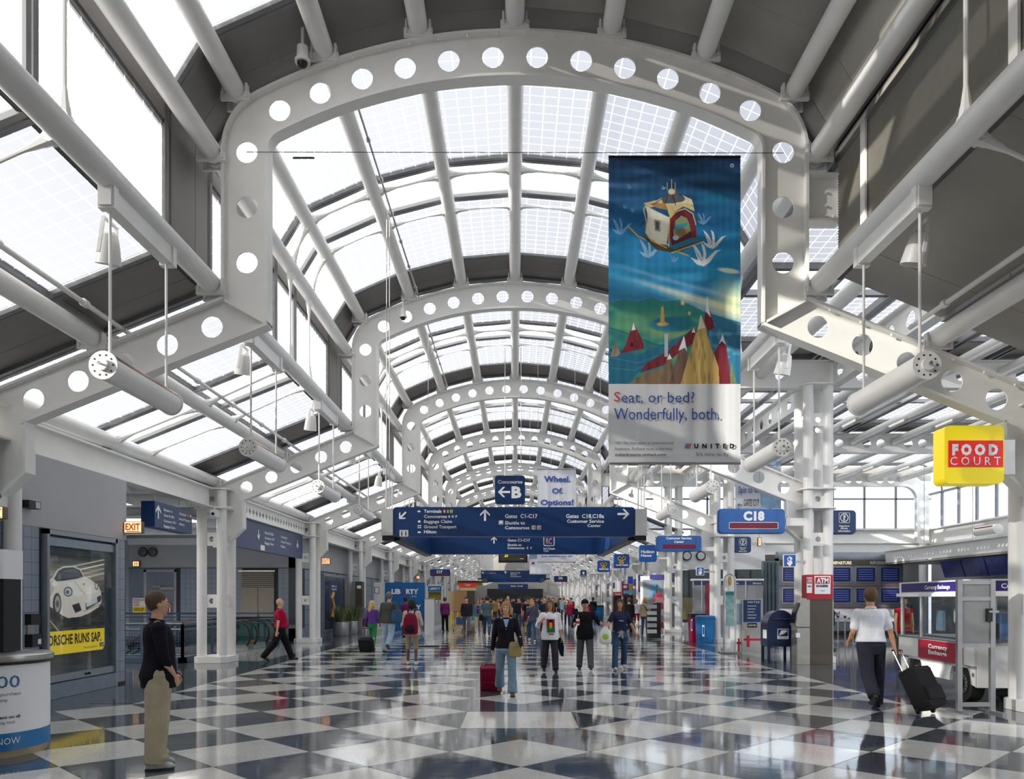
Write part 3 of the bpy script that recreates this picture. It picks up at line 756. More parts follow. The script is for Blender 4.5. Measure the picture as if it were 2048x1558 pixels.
BR = empty('hall_sign_bridge', (0, 16, 2.93), label='large blue hanging direction sign frame over the middle of the hall', cat='sign')
def bridge(root, Y0, Yb, u0, u1, v0, v1, vb, endw):
    x0, x1, z0, z1 = prect(u0, u1, v0, v1, Y0)
    mb = MB(); plate(mb, ((x0+x1)/2, Y0+.2, (z0+z1)/2), x1-x0, z1-z0, .2, .07); part('front_panel', mb, M_BLUE, root, 30)
    for sx, xx in ((-1, x0), (1, x1)):
        a, b = sorted((xx, xx+sx*endw)); part('end_box', MB().box(a+.005, b, Y0-.03, Y0+.3, z0+.02, z1-.04), mat('end_box_grey', 'c3c4c4', .45), root, label='pale grey end box')
        part('end_foot', MB().box(a+.02, b-.01, Y0, Y0+.3, z0-.08, z0+.02), M_BLACK, root)
        part('side_panel', MB().box(xx-.08, xx+.08, Y0+.3, Yb, z0, z1), M_BLUE, root)
        part('side_foot', MB().box(xx-.1, xx+.1, Y0+.3, Yb, z0-.06, z0), M_BLACK, root)
        for dx in (-.03, .03): part('hanger_rod', MB().tube((xx+sx*endw*.5+dx, Y0+.12, z1-.05), (xx+sx*endw*.5+dx, Y0+.12, roofz(xx+sx*endw*.5)), .008, n=8), M_CHROME, root)
        part('hanger_rod', MB().tube((xx, Yb+.1, z1-.05), (xx, Yb+.1, roofz(xx)), .007, n=8), M_CHROME, root)
    mb = MB(); plate(mb, ((x0+x1)/2, Yb+.2, (z0+z1)/2), x1-x0, z1-z0, .2, .07); part('back_panel', mb, M_BLUE, root, 30)
bridge(BR, 16.0, 22.4, 786, 1270, 1014, 1073, 1108, .24)
Y = 15.995
arrow(BR, P(805, 1031, Y), .2, 225); arrow(BR, P(970, 1030, Y), .24, 0); arrow(BR, P(1247, 1028, Y), .24, 90)
for t, a, b, v in (('Terminals', 848, 883, 1019), ('Concourses', 848, 894, 1029.5), ('Baggage Claim', 848, 904, 1039.5), ('Ground Transport', 848, 913, 1050), ('Hilton', 848, 873, 1060)):
    pt(BR, t, a, b, v, v+6.5, Y)
for t, c, u in (('1', 'd4552a', 886), ('2', '2d8a3e', 893), ('5', 'e6c91e', 900)):
    pbox('terminal_badge', BR, u, u+5.5, 1019.5, 1026, Y, .01, mat('badge_'+t, c, .4, var=0)); pt(BR, t, u+1.5, u+4, 1020.5, 1025, Y-.006, M_BLACK if t == '5' else M_LET)
for t, u in (('B', 897), ('E', 904), ('F', 911)): pt(BR, t, u, u+3.5, 1031, 1035, Y)
pt(BR, 'Gates  C1-C17', 1010, 1075, 1028, 1036, Y); pt(BR, 'Shuttle to', 1010, 1050, 1042, 1049, Y); pt(BR, 'Concourses', 1010, 1059, 1052, 1058.5, Y)
pt(BR, 'Gates  C18,C18a', 1132, 1208, 1028, 1036, Y); pt(BR, 'Customer Service', 1134, 1208, 1039, 1045.5, Y); pt(BR, 'Center', 1175, 1202, 1048, 1054, Y)
def outline(s, u0, u1, v0, v1, Y, m=None, t=.012, name='symbol_frame'):
    x0, x1, z0, z1 = prect(u0, u1, v0, v1, Y); c = ((x0+x1)/2, Y, (z0+z1)/2)
    mb = MB(); w, h = x1-x0, z1-z0; plate(mb, c, w, h, .006, min(w, h)*.15, holes=[rrect(w-2*t, h-2*t, min(w, h)*.1)[::-1]]); return part(name, mb, m or M_LET, s)
for u, t in ((1063, 'E'), (1074, 'F')): outline(BR, u, u+8, 1051, 1059, Y, t=.01); pt(BR, t, u+2.3, u+5.7, 1052.6, 1057.4, Y)
pbox('bus_symbol', BR, 999, 1005, 1042, 1047, Y, .01, M_LET); outline(BR, 997.5, 1006.5, 1041, 1049, Y, t=.008)
pbox('baggage_symbol', BR, 836, 841, 1041, 1045, Y, .01, M_LET); pbox('bed_symbol', BR, 835.5, 841.5, 1063, 1066, Y, .01, M_LET)
for du, dv in ((0, 0), (4, 0), (0, 4), (4, 4)): pbox('transport_symbol', BR, 835.5+du, 838+du, 1050+dv, 1052.5+dv, Y, .01, M_LET)
arrow(BR, P(838, 1023, Y), .06, 0, name='plane_symbol'); pbox('plane_symbol', BR, 834.5, 841.5, 1022.5, 1024, Y, .01, M_LET)
pbox('restroom_symbol', BR, 799, 816.5, 1060, 1073, Y, .01, mat('symbol_grey', 'd8dadd', .5)); 
for u in (803.5, 811.5): pt(BR, 'i', u-1.2, u+1.2, 1061.5, 1071, Y-.005, M_BLACK, .03, 'restroom_figure')
Y = 22.395
arrow(BR, P(988, 1080, Y), .2, 0); pt(BR, 'Gates C1-C17', 1015, 1060, 1077.5, 1083, Y); pt(BR, 'Shuttle to', 1015, 1043, 1087, 1092, Y); pt(BR, 'Concourses  E  F', 1015, 1064, 1093.5, 1098, Y)
outline(BR, 1087, 1109, 1072, 1092, Y, t=.02); pt(BR, 'RC', 1092, 1104, 1076, 1088, Y, mat('pale_red', 'd89aa6', .5, var=0)); pt(BR, 'Red Carpet', 1087, 1110, 1095, 1099, Y); pt(BR, 'Club', 1087, 1097, 1100, 1103.5, Y)

s = sign('direction_sign', 'square blue sign reading Concourse B above the large hanging sign', 990, 1050, 951, 1008, 16.05, .12, M_BLUE, .06)
pt(s, 'Concourse', 995.5, 1045, 960, 967, 16.045); arrow(s, P(1008, 984, 16.045), .25, 270); pt(s, 'B', 1023, 1043, 973, 995, 16.045, bold=.05)
for u in (1002, 1038): rod(s, u, 16.1, 3.5, Z(1006, 16.1), .02, 'support_post')

def banner(name, label, u0, u1, v0, v1, Y, m, cat='banner', n=24):
    x0, x1, z0, z1 = prect(u0, u1, v0, v1, Y); s = empty(name, ((x0+x1)/2, Y, z1), label=label, cat=cat)
    mb = MB()
    for j in range(n+1):
        t = j/n; x = x0+(x1-x0)*t; y = Y+.008*math.sin(t*19)+.005*math.sin(t*41)
        mb.v += [(x, y, z0), (x, y, z1)]
    mb.f = [(2*j, 2*j+2, 2*j+3, 2*j+1) for j in range(n)]; mb.mi = [0]*n
    part('fabric', mb, m, s, 60); part('top_rail', MB().tube((x0, Y, z1), (x1, Y, z1), .022, n=8), M_CHROME, s); part('bottom_rail', MB().tube((x0, Y, z0), (x1, Y, z0), .022, n=8), M_CHROME, s)
    return s
M_CLOTH = mat('white_banner_cloth', 'd9dbe2', .8, var=.02)
M_INK = mat('banner_blue_ink', '2b52a0', .6, var=.02)
s = banner('hanging_banner', 'white banner reading Wheel Of Options behind the blue hanging sign', 1075, 1152, 938, 1124, 26, M_CLOTH)
for t, a, b, v0, v1 in (('Wheel.', 1088, 1141, 952, 964), ('Of.', 1104, 1126, 976, 987), ('Options!', 1081, 1147, 999, 1010)): pt(s, t, a, b, v0, v1, 25.98, M_INK, .03)
pt(s, 'best ahead to your left', 1084, 1144, 1110, 1114, 25.98, M_INK)
rod(s, 1076, 26, Z(938, 26), 9.3, .006); rod(s, 1150, 26, Z(938, 26), 9.3, .006)
s = banner('hanging_banner', 'white banner with a small red logo under the large hanging sign', 1059, 1103, 1095, 1148, 30, M_CLOTH)
pbox('red_logo', s, 1064, 1069, 1124, 1128, 29.98, .01, M_RED); pbox('blue_stripe', s, 1058.5, 1074, 1108, 1117, 29.98, .01, mat('teal_print', '6f97a8', .6))
rod(s, 1060, 30, Z(1095, 30), 9, .006); rod(s, 1102, 30, Z(1095, 30), 9, .006)
tv = empty('hanging_monitor', (0, 27, 3), label='black hanging advertising screen beneath the large blue sign', cat='screen')
pbox('screen_body', tv, 997, 1055, 1090, 1125, 27, .25, M_BLACK); pbox('screen_face', tv, 1000, 1052, 1092, 1121, 26.99, .01, mat('screen_olive', '33322a', .3, emit=.25))
pt(tv, '20', 1009, 1016, 1105, 1114, 26.98, mat('screen_yellow_text', 'd8cf3a', .4, var=0, emit=.5)); pbox('screen_text', tv, 1040, 1047, 1117, 1118, 26.98, .005, M_LET)
rod(tv, 1010, 27.1, Z(1090, 27), 9.6); rod(tv, 1042, 27.1, Z(1090, 27), 9.6)

M_MID = mat('sign_mid_blue', '2d63ad', .3, var=.03)
s = sign('gate_sign', 'wide blue gate sign reading C18 with a dark red display strip', 1438, 1570, 1018, 1066, 20.25, .22, M_MID, .1, side=M_MID)
pt(s, 'C18', 1486.5, 1529, 1023, 1040, 20.24, bold=.06); outline(s, 1458, 1556.5, 1044.5, 1058, 20.24); pbox('display_strip', s, 1459.5, 1555, 1045.5, 1057, 20.24, .02, M_DKRED)
part('bracket_arm', MB().box(X(1570, 20.4), 7.5, 20.33, 20.39, 3.55, 3.75), M_STEEL, s)
s = sign('service_sign', 'blue sign reading Customer Service Center with a dark red strip', 1314, 1403, 1072, 1102, 29.4, .25, M_MID, .1, side=M_MID)
pt(s, 'Customer Service', 1332, 1383, 1074, 1078.5, 29.39, bold=.04); pt(s, 'Center', 1348, 1368, 1081, 1085.5, 29.39, bold=.04); pbox('display_strip', s, 1325.5, 1391, 1089, 1097, 29.39, .02, M_DKRED)
part('bracket_arm', MB().box(X(1403, 29.5), 7.5, 29.5, 29.56, 3.45, 3.6), M_STEEL, s)
s = sign('shop_sign', 'square bright blue sign with two lines of white script', 1278.5, 1313.5, 1090, 1124, 38.6, .15, M_BLUE2, .12)
pt(s, 'Hudson', 1282, 1309, 1100, 1106, 38.59, bold=.03); pt(s, 'News', 1282, 1303, 1108, 1113.5, 38.59, bold=.03); part('bracket_arm', MB().box(X(1313, 38.7), 7.6, 38.65, 38.7, 3.6, 3.7), M_STEEL, s)
M_GOLD = mat('pretzel_gold', 'e0a92c', .5, var=.1)
for u0, u1, v0, v1, Y, l in ((1228, 1259, 1108, 1136, 47.1, 'nearer'), (1195, 1220, 1121, 1144, 56.2, 'farther')):
    s = sign('shop_sign', 'square blue sign with a golden pretzel emblem, %s of the two' % l, u0, u1, v0, v1, Y, .3, M_BLUE2, .12)
    c = P((u0+u1)/2, v0+(v1-v0)*.45, Y-.01); q = (u1-u0)*Y/F
    part('pretzel_emblem', MB().path([c+Vector((a*q, 0, b*q)) for a, b in ((-.05, .0), (-.2, .02), (-.24, .16), (-.12, .24), (0, .08), (.12, .24), (.24, .16), (.2, .02), (.05, 0), (-.1, -.2), (-.18, -.12))], q*.045, 6), M_GOLD, s, 60)
    part('pretzel_emblem', MB().path([c+Vector((a*q, 0, b*q)) for a, b in ((-.05, -.05), (-.12, -.2), (0, -.24), (.12, -.2), (.05, -.05))], q*.045, 6), M_GOLD, s, 60)
    pt(s, "Auntie Anne's", u0+3, u1-3, v1-8, v1-4.5, Y, bold=.05)
    part('bracket_arm', MB().box(X(u1, Y), 7.62, Y+.1, Y+.15, 3.7, 3.8), M_STEEL, s); part('bracket_stay', MB().box(7.56, 7.62, Y+.1, Y+.7, 3.7, 3.8), M_STEEL, s)
s = sign('gate_sign', 'small far blue gate sign reading C16 on the right', 1108, 1135, 1152, 1164, 75, .3, M_BLUE, .1); pt(s, 'C16', 1117, 1125, 1154, 1158, 74.99, bold=.05); pbox('display_strip', s, 1111, 1132, 1160, 1162.5, 74.99, .02, M_DKRED); rod(s, 1121, 75.1, Z(1152, 75), 9)
s = sign('gate_sign', 'blue gate sign reading C17 hanging on the left', 860, 900, 1138.5, 1152, 47.2, .3, M_BLUE, .08); pt(s, 'C17', 873, 885, 1141, 1146, 47.19, bold=.05); pbox('display_strip', s, 864, 897, 1148, 1150.5, 47.19, .02, M_DKRED); rod(s, 865, 47.3, Z(1138, 47.2), 9); rod(s, 895, 47.3, Z(1138, 47.2), 9)
s = sign('restroom_sign', 'small dark blue restroom sign on a right column', 1161, 1173, 1140, 1153, 66, .2, M_BLUE, .08); pt(s, 'ii', 1165, 1169, 1143, 1148, 65.99, bold=.06); pt(s, 'Restrooms', 1163, 1171, 1150, 1151.5, 65.99); part('bracket_arm', MB().box(X(1173, 66), 7.6, 66.1, 66.15, 3.75, 3.85), M_STEEL, s)
FC = sign('food_court_sign', 'yellow box sign reading FOOD COURT on a red field', 1889, 2008, 851, 967, 11.1, .3, mat('lit_sign_yellow', 'f6dd10', .3, var=.01, emit=.22), .07)
pbox('red_field', FC, 1897, 2006, 881, 934, 11.09, .01, mat('food_red', 'dd1c12', .4, var=.02, emit=.2)); pt(FC, 'F O O D', 1904, 1996, 889, 909, 11.082, bold=.07); pt(FC, 'C O U R T', 1900, 2001, 913, 930, 11.082, bold=.005)
part('bracket_arm', MB().box(7.0, 7.2, 11.3, 11.4, 3.45, 3.95), M_CHROME, FC)
for u0, u1, v0, v1, Y, l in ((1665, 1712, 1021, 1067, 20.6, 'nearer, right of the C18 column'), (1469.5, 1502, 1074, 1104.5, 29.6, 'farther and lower')):
    s = sign('information_sign', 'dark blue Departure Flight Information sign, %s' % l, u0, u1, v0, v1, Y, .25, M_BLUE, .09, side=M_BLUE)
    k = (u1-u0)/47; uc = (u0+u1)/2
    outline(s, uc-11*k, uc+11*k, v0+4*k, v0+25*k, Y-.01, t=.012)
    c = P(uc, v0+14.5*k, Y-.01); R1 = 8.5*k*Y/F; mb = MB(); mb.prism(circ(0, 0, R1, 24), lambda p, q, t: (c.x+p, Y-.01-t, c.z+q), 0, .006, [circ(0, 0, R1*.8, 24)]); part('question_ring', mb, M_LET, s)
    pt(s, '?', uc-3*k, uc+3*k, v0+9.5*k, v0+19.5*k, Y-.01, bold=.05)
    for i, (t, w) in enumerate((('Departure', 10), ('Flight', 7), ('Information', 12))): pt(s, t, uc-w*k, uc+w*k, v0+(29+5*i)*k, v0+(32.5+5*i)*k, Y-.005, bold=.03)
    part('bracket_arm', MB().box(8.2, X(u0, Y)+.05, Y+.1, Y+.16, Z((v0+v1)/2, Y)-.1, Z((v0+v1)/2, Y)+.1), M_STEEL, s)
for u0, u1, v0, v1, Y, l in ((1567, 1592, 1109, 1133.5, 20.25, 'nearer, on the C18 column'), (1392.5, 1408.5, 1134, 1150.5, 29.4, 'farther, under the service sign')):
    s = sign('money_sign', 'small blue dollar sign board, %s' % l, u0, u1, v0, v1, Y, .05, M_LET, .02); pbox('blue_face', s, u0+1, u1-1, v0+1, v1-1, Y-.002, .01, M_BLUE2); c = (u0+u1)/2; h = (v1-v0)
    pt(s, '$', c-h*.22, c+h*.22, v0+h*.18, v1-h*.18, Y-.01, bold=.05); part('bracket_arm', MB().box(X(u1, Y), 7.55, Y+.02, Y+.05, Z(v1, Y)+.1, Z(v1, Y)+.16), M_CHROME, s)
# left recess sign, escalator fascia, exit signs
s = empty('direction_sign', (-7.95, 18, 3.2), label='blue sign with up arrow reading Elevator, Terminals, Baggage Claim by the exit sign', cat='sign')
part('sign_panel', MB().box(-8.1, -7.8, 17.0, 18.95, 3.22, 3.78), M_BLUE, s)
RY, UZ = (0, -1, 0), (0, 0, 1)   # board facing +x : text runs towards the viewer reversed, so right = -? see below
def tx(s, t, y0, y1, z, h, m=None, x=-7.795, bold=.02): return text(t, s, (x, (y0+y1)/2, z), h, y1-y0, m, right=(0, 1, 0), up=(0, 0, 1), bold=bold, depth=.003)
mb = MB()
arrow(s, (-7.795, 17.15, 3.56), .3, 0, right=(0, 1, 0))
for t, a, b, z in (('Elevator to', 17.42, 17.85, 3.64), ('Gates B1-B22', 17.42, 17.95, 3.52), ('Concourses  B E F', 17.42, 18.05, 3.40), ('Baggage Claim', 17.42, 18.0, 3.28), ('Terminals', 18.22, 18.6, 3.64), ('Ground Transport', 18.2, 18.85, 3.52), ('Hilton', 18.22, 18.5, 3.40)): tx(s, t, a, b, z, .055)
for i, c in enumerate(('d4552a', '2d8a3e', 'e6c91e')): part('terminal_badge', MB().box(-7.8, -7.79, 18.64+i*.09, 18.71+i*.09, 3.61, 3.67), mat('badge_%d' % (1, 2, 5)[i], c, .4, var=0), s)
part('hanger_rod', MB().tube((-7.95, 17.3, 3.78), (-7.95, 17.3, 3.995), .015, n=8), M_CHROME, s); part('hanger_rod', MB().tube((-7.95, 18.6, 3.78), (-7.95, 18.6, 3.995), .015, n=8), M_CHROME, s)
s = empty('escalator_sign', (-7.9, 25, 3.15), label='long dark blue sign band with down arrows over the escalators', cat='sign')
part('sign_panel', MB().box(-8.0, -7.85, 21.5, 29.0, 3.13, 3.995), M_BLUE, s)
for y in (24.0, 28.3): arrow(s, (-7.845, y, 3.62), .32, 180, right=(0, 1, 0))
for t, a, b, z in (('Gates B1-B22', 24.6, 25.5, 3.74), ('Concourses  B E F', 24.6, 25.6, 3.58), ('Baggage Claim', 24.6, 25.5, 3.42), ('Terminals', 26.3, 27.0, 3.74), ('Ground Transport', 26.3, 27.5, 3.58), ('Hilton', 26.3, 26.8, 3.42)): tx(s, t, a, b, z, .08, x=-7.845)
part('white_symbol', MB().box(-7.85, -7.84, 24.2, 24.6, 3.16, 3.32), M_LET, s)
M_EXIT = mat('lit_exit_face', 'ffd9a0', .5, var=0, emit=.9); M_EXR = mat('exit_red_orange', 'd8400e', .5, var=0, emit=.3)
def exit_sign(u0, u1, v0, v1, Y, label, full=True):
    s = sign('exit_sign', label, u0, u1, v0, v1, Y, .12, mat('exit_box', '6a5a50', .5), .01)
    pbox('lit_face', s, u0+1, u1-1, v0+1, v1-1, Y-.004, .01, M_EXIT)
    h = v1-v0; pt(s, 'EXIT', u0+h*.12, u1-h*.12, v0+h*.16, v1-h*.28, Y-.01, M_EXR, .03)
    pbox('arrow_bar', s, u0+h*.2, u1-h*.15, v1-h*.17, v1-h*.1, Y-.01, .004, M_EXR); return s
exit_sign(248, 283, 1043, 1066, 15.42, 'lit EXIT sign at the end of the near tiled wall'); s = exit_sign(643, 660, 1116, 1129, 30.3, 'lit EXIT sign beyond the escalators'); rod(s, 650, 30.35, Z(1116, 30.3), 4.9)
s = exit_sign(832, 840, 1151, 1158, 52, 'tiny lit EXIT sign far along the left wall'); rod(s, 836, 52.05, Z(1151, 52), 9); s = exit_sign(-30, 5, 1013, 1037, 11.0, 'lit EXIT sign cut off at the left edge'); rod(s, -14, 11.05, Z(1013, 11), 3.97); s = exit_sign(1516, 1523, 1075, 1092, 33, 'small lit exit sign beside the farther flight information sign'); rod(s, 1519, 33.05, Z(1075, 33), 8.2)

# poster case
pc = empty('poster_case', (-7.7, 13.9, .2), label='glass fronted wall case with the car poster', cat='poster case')
part('case_back', MB().box(-7.712, -7.70, CY0, CY1, 0, TZ-.04), mat('case_dark_teal', '3b4c55', .4), pc)
fr = mat('case_frame_metal', '9ba3ab', .3, .5)
for nm, b in (('frame_side', (CY0, CY0+.07, 0, TZ-.04)), ('frame_side', (CY1-.07, CY1, 0, TZ-.04)), ('frame_top', (CY0, CY1, TZ-.12, TZ-.04)), ('top_rail', (CY0+.08, CY1-.08, TZ-.30, TZ-.16)), ('bottom_rail', (CY0+.08, CY1-.08, .27, .39)), ('base_panel', (CY0+.07, CY1-.07, 0, .25))):
    part(nm, MB().box(-7.70, -7.60 if 'rail' not in nm else -7.635, *b), fr if nm != 'base_panel' else M_TILED, pc)
def glass2(nm, col, k):
  gm = bpy.data.materials.new(nm); gm.use_nodes = True; n_ = gm.node_tree; n_.nodes.clear()
  o_ = n_.nodes.new('ShaderNodeOutputMaterial'); mx_ = n_.nodes.new('ShaderNodeMixShader'); t_ = n_.nodes.new('ShaderNodeBsdfTransparent'); g_ = n_.nodes.new('ShaderNodeBsdfGlossy'); fz = n_.nodes.new('ShaderNodeMath'); fz.operation = 'MULTIPLY_ADD'; ge_ = n_.nodes.new('ShaderNodeNewGeometry'); dp_ = n_.nodes.new('ShaderNodeVectorMath'); dp_.operation = 'DOT_PRODUCT'
  n_.links.new(ge_.outputs['Incoming'], dp_.inputs[0]); n_.links.new(ge_.outputs['Normal'], dp_.inputs[1]); ab_ = n_.nodes.new('ShaderNodeMath'); ab_.operation = 'ABSOLUTE'; n_.links.new(dp_.outputs['Value'], ab_.inputs[0])
  sb_ = n_.nodes.new('ShaderNodeMath'); sb_.operation = 'SUBTRACT'; sb_.inputs[0].default_value = 1; n_.links.new(ab_.outputs[0], sb_.inputs[1]); pw_ = n_.nodes.new('ShaderNodeMath'); pw_.operation = 'POWER'; pw_.inputs[1].default_value = 5; n_.links.new(sb_.outputs[0], pw_.inputs[0])
  n_.links.new(pw_.outputs[0], fz.inputs[0]); fz.inputs[1].default_value = .9; fz.inputs[2].default_value = k
  g_.inputs['Roughness'].default_value = .02; t_.inputs[0].default_value = col
  n_.links.new(fz.outputs[0], mx_.inputs[0]); n_.links.new(t_.outputs[0], mx_.inputs[1]); n_.links.new(g_.outputs[0], mx_.inputs[2]); n_.links.new(mx_.outputs[0], o_.inputs[0]); MATS[nm] = gm; return gm
M_GLASS = glass2('case_glass', (.92, .95, .95, 1), .05); M_GLASSD = glass2('tinted_glass', (.42, .47, .50, 1), .12); M_GLASST = glass2('teal_glass', (.62, .78, .78, 1), .06)
for a, b in ((CY0+.08, 13.99), (14.0, CY1-.08)): part('glass_door', MB().add([(-7.643, a, .38), (-7.643, b, .38), (-7.643, b, TZ-.29), (-7.643, a, TZ-.29)], [(0, 1, 2, 3)]), M_GLASS, pc)
for yy in (13.95, 14.05): part('door_lock', MB().tube((-7.64, yy, .33), (-7.60, yy, .33), .02, n=8), M_BLACK, pc)

# ---- painted prints (vertex-coloured flat prints)
class Raster:
    def __init__(s, w, h): s.w, s.h = w, h; s.a = np.zeros((h, w, 3)); s.yy, s.xx = np.mgrid[0:h, 0:w].astype(float)
    def blend(s, m, c, k=1.0):
        m = (m*k)[..., None]; s.a = s.a*(1-m)+np.array([int(c[i:i+2], 16)/255 for i in (0, 2, 4)])*m
    def mask(s, pts, f=1.2):
        x, y = s.xx+.5, s.yy+.5; ins = np.zeros(x.shape, bool); n = len(pts)
        for i in range(n):
            (x0, y0), (x1, y1) = pts[i], pts[(i+1) % n]
            c = ((y0 > y) != (y1 > y)) & (x < (x1-x0)*(y-y0)/((y1-y0) or 1e-9)+x0); ins ^= c
        return ins.astype(float)
    def poly(s, pts, c, k=1.0): s.blend(s.mask(pts), c, k)
    def grad(s, stops):
        t = s.yy/s.h; 
        for ch in range(3): s.a[..., ch] = np.interp(t, [q[0] for q in stops], [int(q[1][2*ch:2*ch+2], 16)/255 for q in stops])
    def ell(s, cx, cy, rx, ry, c, k=1.0, soft=.15, ang=0):
        a = math.radians(ang); dx, dy = s.xx-cx, s.yy-cy; u = dx*math.cos(a)+dy*math.sin(a); v = -dx*math.sin(a)+dy*math.cos(a)
        r = np.sqrt((u/rx)**2+(v/ry)**2); s.blend(np.clip((1-r)/soft+.5, 0, 1), c, k)
    def line(s, pts, w, c, k=1.0):
        m = np.zeros(s.xx.shape)
        for (x0, y0), (x1, y1) in zip(pts, pts[1:]):
            dx, dy = x1-x0, y1-y0; L = dx*dx+dy*dy+1e-9; t = np.clip(((s.xx-x0)*dx+(s.yy-y0)*dy)/L, 0, 1)
            d = np.hypot(s.xx-x0-t*dx, s.yy-y0-t*dy); m = np.maximum(m, np.clip(w/2-d+.5, 0, 1))
        s.blend(m, c, k)
    def noise(s, sx, sy, seed=0):
        r = np.random.RandomState(seed); g = r.rand(int(s.h/sy)+3, int(s.w/sx)+3); y = s.yy/sy; x = s.xx/sx; i, j = y.astype(int), x.astype(int); fy, fx = y-i, x-j; fy = fy*fy*(3-2*fy); fx = fx*fx*(3-2*fx)
        return (g[i, j]*(1-fx)+g[i, j+1]*fx)*(1-fy)+(g[i+1, j]*(1-fx)+g[i+1, j+1]*fx)*fy
def print_mesh(name, R, parent, org, right, up, w, h, wob=None, rough=.5, label=None, glow=0):
    """the raster as a vertex-coloured sheet; org = top-left corner (world)"""
    H, Wd = R.h, R.w; R_, U_ = Vector(right), Vector(up); base = Vector(org)-Vector(parent.location)
    ii, jj = np.mgrid[0:H, 0:Wd]; a = jj/(Wd-1)*w; b = ii/(H-1)*h
    co = np.array(base)[None, None]+a[..., None]*np.array(R_)-b[..., None]*np.array(U_)
    if wob: co += wob(jj/(Wd-1))[..., None]*np.array(R_.cross(U_))
    me = bpy.data.meshes.new(name); nv = H*Wd; me.vertices.add(nv); me.vertices.foreach_set('co', co.astype(np.float32).ravel())
    i0 = (np.arange(H-1)[:, None]*Wd+np.arange(Wd-1)[None]).ravel(); q = np.stack([i0, i0+Wd, i0+Wd+1, i0+1], 1)
    me.loops.add(q.size); me.loops.foreach_set('vertex_index', q.ravel().astype(np.int32)); me.polygons.add(len(q)); me.polygons.foreach_set('loop_start', np.arange(0, q.size, 4, dtype=np.int32)); me.polygons.foreach_set('loop_total', np.full(len(q), 4, dtype=np.int32))
    me.update(calc_edges=True); ca = me.color_attributes.new('print', 'FLOAT_COLOR', 'POINT'); c = np.clip(R.a, 0, 1); lin = np.where(c > .04045, ((c+.055)/1.055)**2.4, c/12.92)
    ca.data.foreach_set('color', np.concatenate([lin, np.ones((H, Wd, 1))], 2).astype(np.float32).ravel())
    m = bpy.data.materials.new(name+'_ink'); m.use_nodes = True; n = m.node_tree; vc = n.nodes.new('ShaderNodeVertexColor'); vc.layer_name = 'print'; bs = n.nodes['Principled BSDF']; n.links.new(vc.outputs[0], bs.inputs['Base Color']); bs.inputs['Roughness'].default_value = rough
    if glow: n.links.new(vc.outputs[0], bs.inputs['Emission Color']); bs.inputs['Emission Strength'].default_value = glow   # backlit print
    me.materials.append(m); return obj(name, me, parent, label=label)
# car poster: 2x scaled pixels of the wall plane; local frame s = along wall (0..1), t = down
Rp = Raster(180, 190)
Rp.grad([(0, '2b3136'), (.25, '8c8678'), (.42, '55524c'), (.7, '3a3632'), (1, '2a2826')])
nz = Rp.noise(60, 3, 3); Rp.a += (nz[..., None]-.5)*.22
for i, (y, c, k) in enumerate(((10, 'e8dcae', .8), (22, 'fff3cf', .9), (34, 'd9c98f', .7), (46, 'f2e7c0', .7), (60, 'b9a97c', .5))): Rp.line([(60, y+22), (180, y-6)], 3.5, c, k)
Rp.line([(0, 150), (36, 190)], 3, 'd8d2c4', .8)
body = [(0, 72), (8, 66), (16, 60), (30, 40), (48, 30), (78, 27), (100, 34), (112, 52), (136, 62), (158, 74), (168, 92), (170, 118), (160, 132), (132, 146), (100, 156), (62, 158), (44, 150), (26, 138), (10, 128), (0, 122)]
Rp.poly([(4, 128), (50, 150), (120, 160), (172, 126), (176, 140), (120, 176), (60, 174), (0, 150)], '15161a', .85)
Rp.poly(body, 'd9d2c6'); Rp.poly([(22, 62), (34, 42), (50, 34), (78, 31), (98, 37), (110, 54), (86, 60), (50, 66), (30, 68)], '343a3d'); Rp.poly([(30, 62), (40, 46), (56, 38), (80, 35), (94, 42), (102, 54), (80, 57), (48, 62)], '565c5c')
Rp.poly([(0, 74), (20, 68), (24, 84), (12, 104), (0, 100)], 'b9b3a8'); Rp.poly([(60, 70), (112, 62), (140, 72), (160, 92), (120, 100), (80, 104)], 'eae5da', .7)
Rp.poly([(78, 66), (84, 66), (120, 100), (112, 102)], 'c9c2b5', .7)
Rp.ell(62, 92, 13, 12, '4a4b4c'); Rp.ell(62, 92, 10, 9, 'c9ccd0'); Rp.ell(60, 93, 5, 5, '5a5c60'); Rp.ell(152, 76, 6, 10, '4a4b4c'); Rp.ell(152, 76, 4, 7, 'c9ccd0')
Rp.ell(24, 74, 9, 6, 'e6e1d8'); Rp.ell(30, 122, 12, 26, '1c1c1f'); Rp.ell(31, 122, 8, 20, 'a6a5a2', .9); Rp.ell(31, 122, 4, 9, '3a3a3c'); Rp.ell(2, 108, 5, 20, '1c1c1f')
Rp.poly([(74, 126), (96, 120), (104, 140), (84, 146)], '26282b'); Rp.poly([(116, 122), (168, 100), (168, 116), (118, 140)], '303236'); Rp.poly([(118, 118), (154, 106), (156, 120), (120, 132)], 'c8cdd2'); Rp.line([(110, 142), (166, 124)], 2, '8d8a84')
Rp.ell(110, 72, 2.5, 3, '8a7a30')
print_mesh('poster_print', Rp, pc, (-7.685, 12.87, 2.42), (0, 1, 0), (0, 0, 1), 1.82, 1.31, rough=.35, glow=.2)
part('poster_foot', MB().box(-7.695, -7.685, 12.87, 14.69, .46, 1.12), mat('poster_dark_grey', '3c3b3b', .4, var=.15, scale=3), pc)
part('yellow_band', MB().add([(-7.682, 12.87, .72), (-7.682, 14.63, .72), (-7.682, 14.69, .80), (-7.682, 14.69, 1.115), (-7.682, 12.87, 1.115)], [(0, 1, 2, 3, 4)]), mat('backlit_yellow', 'f0d010', .35, var=0, emit=.22), pc)
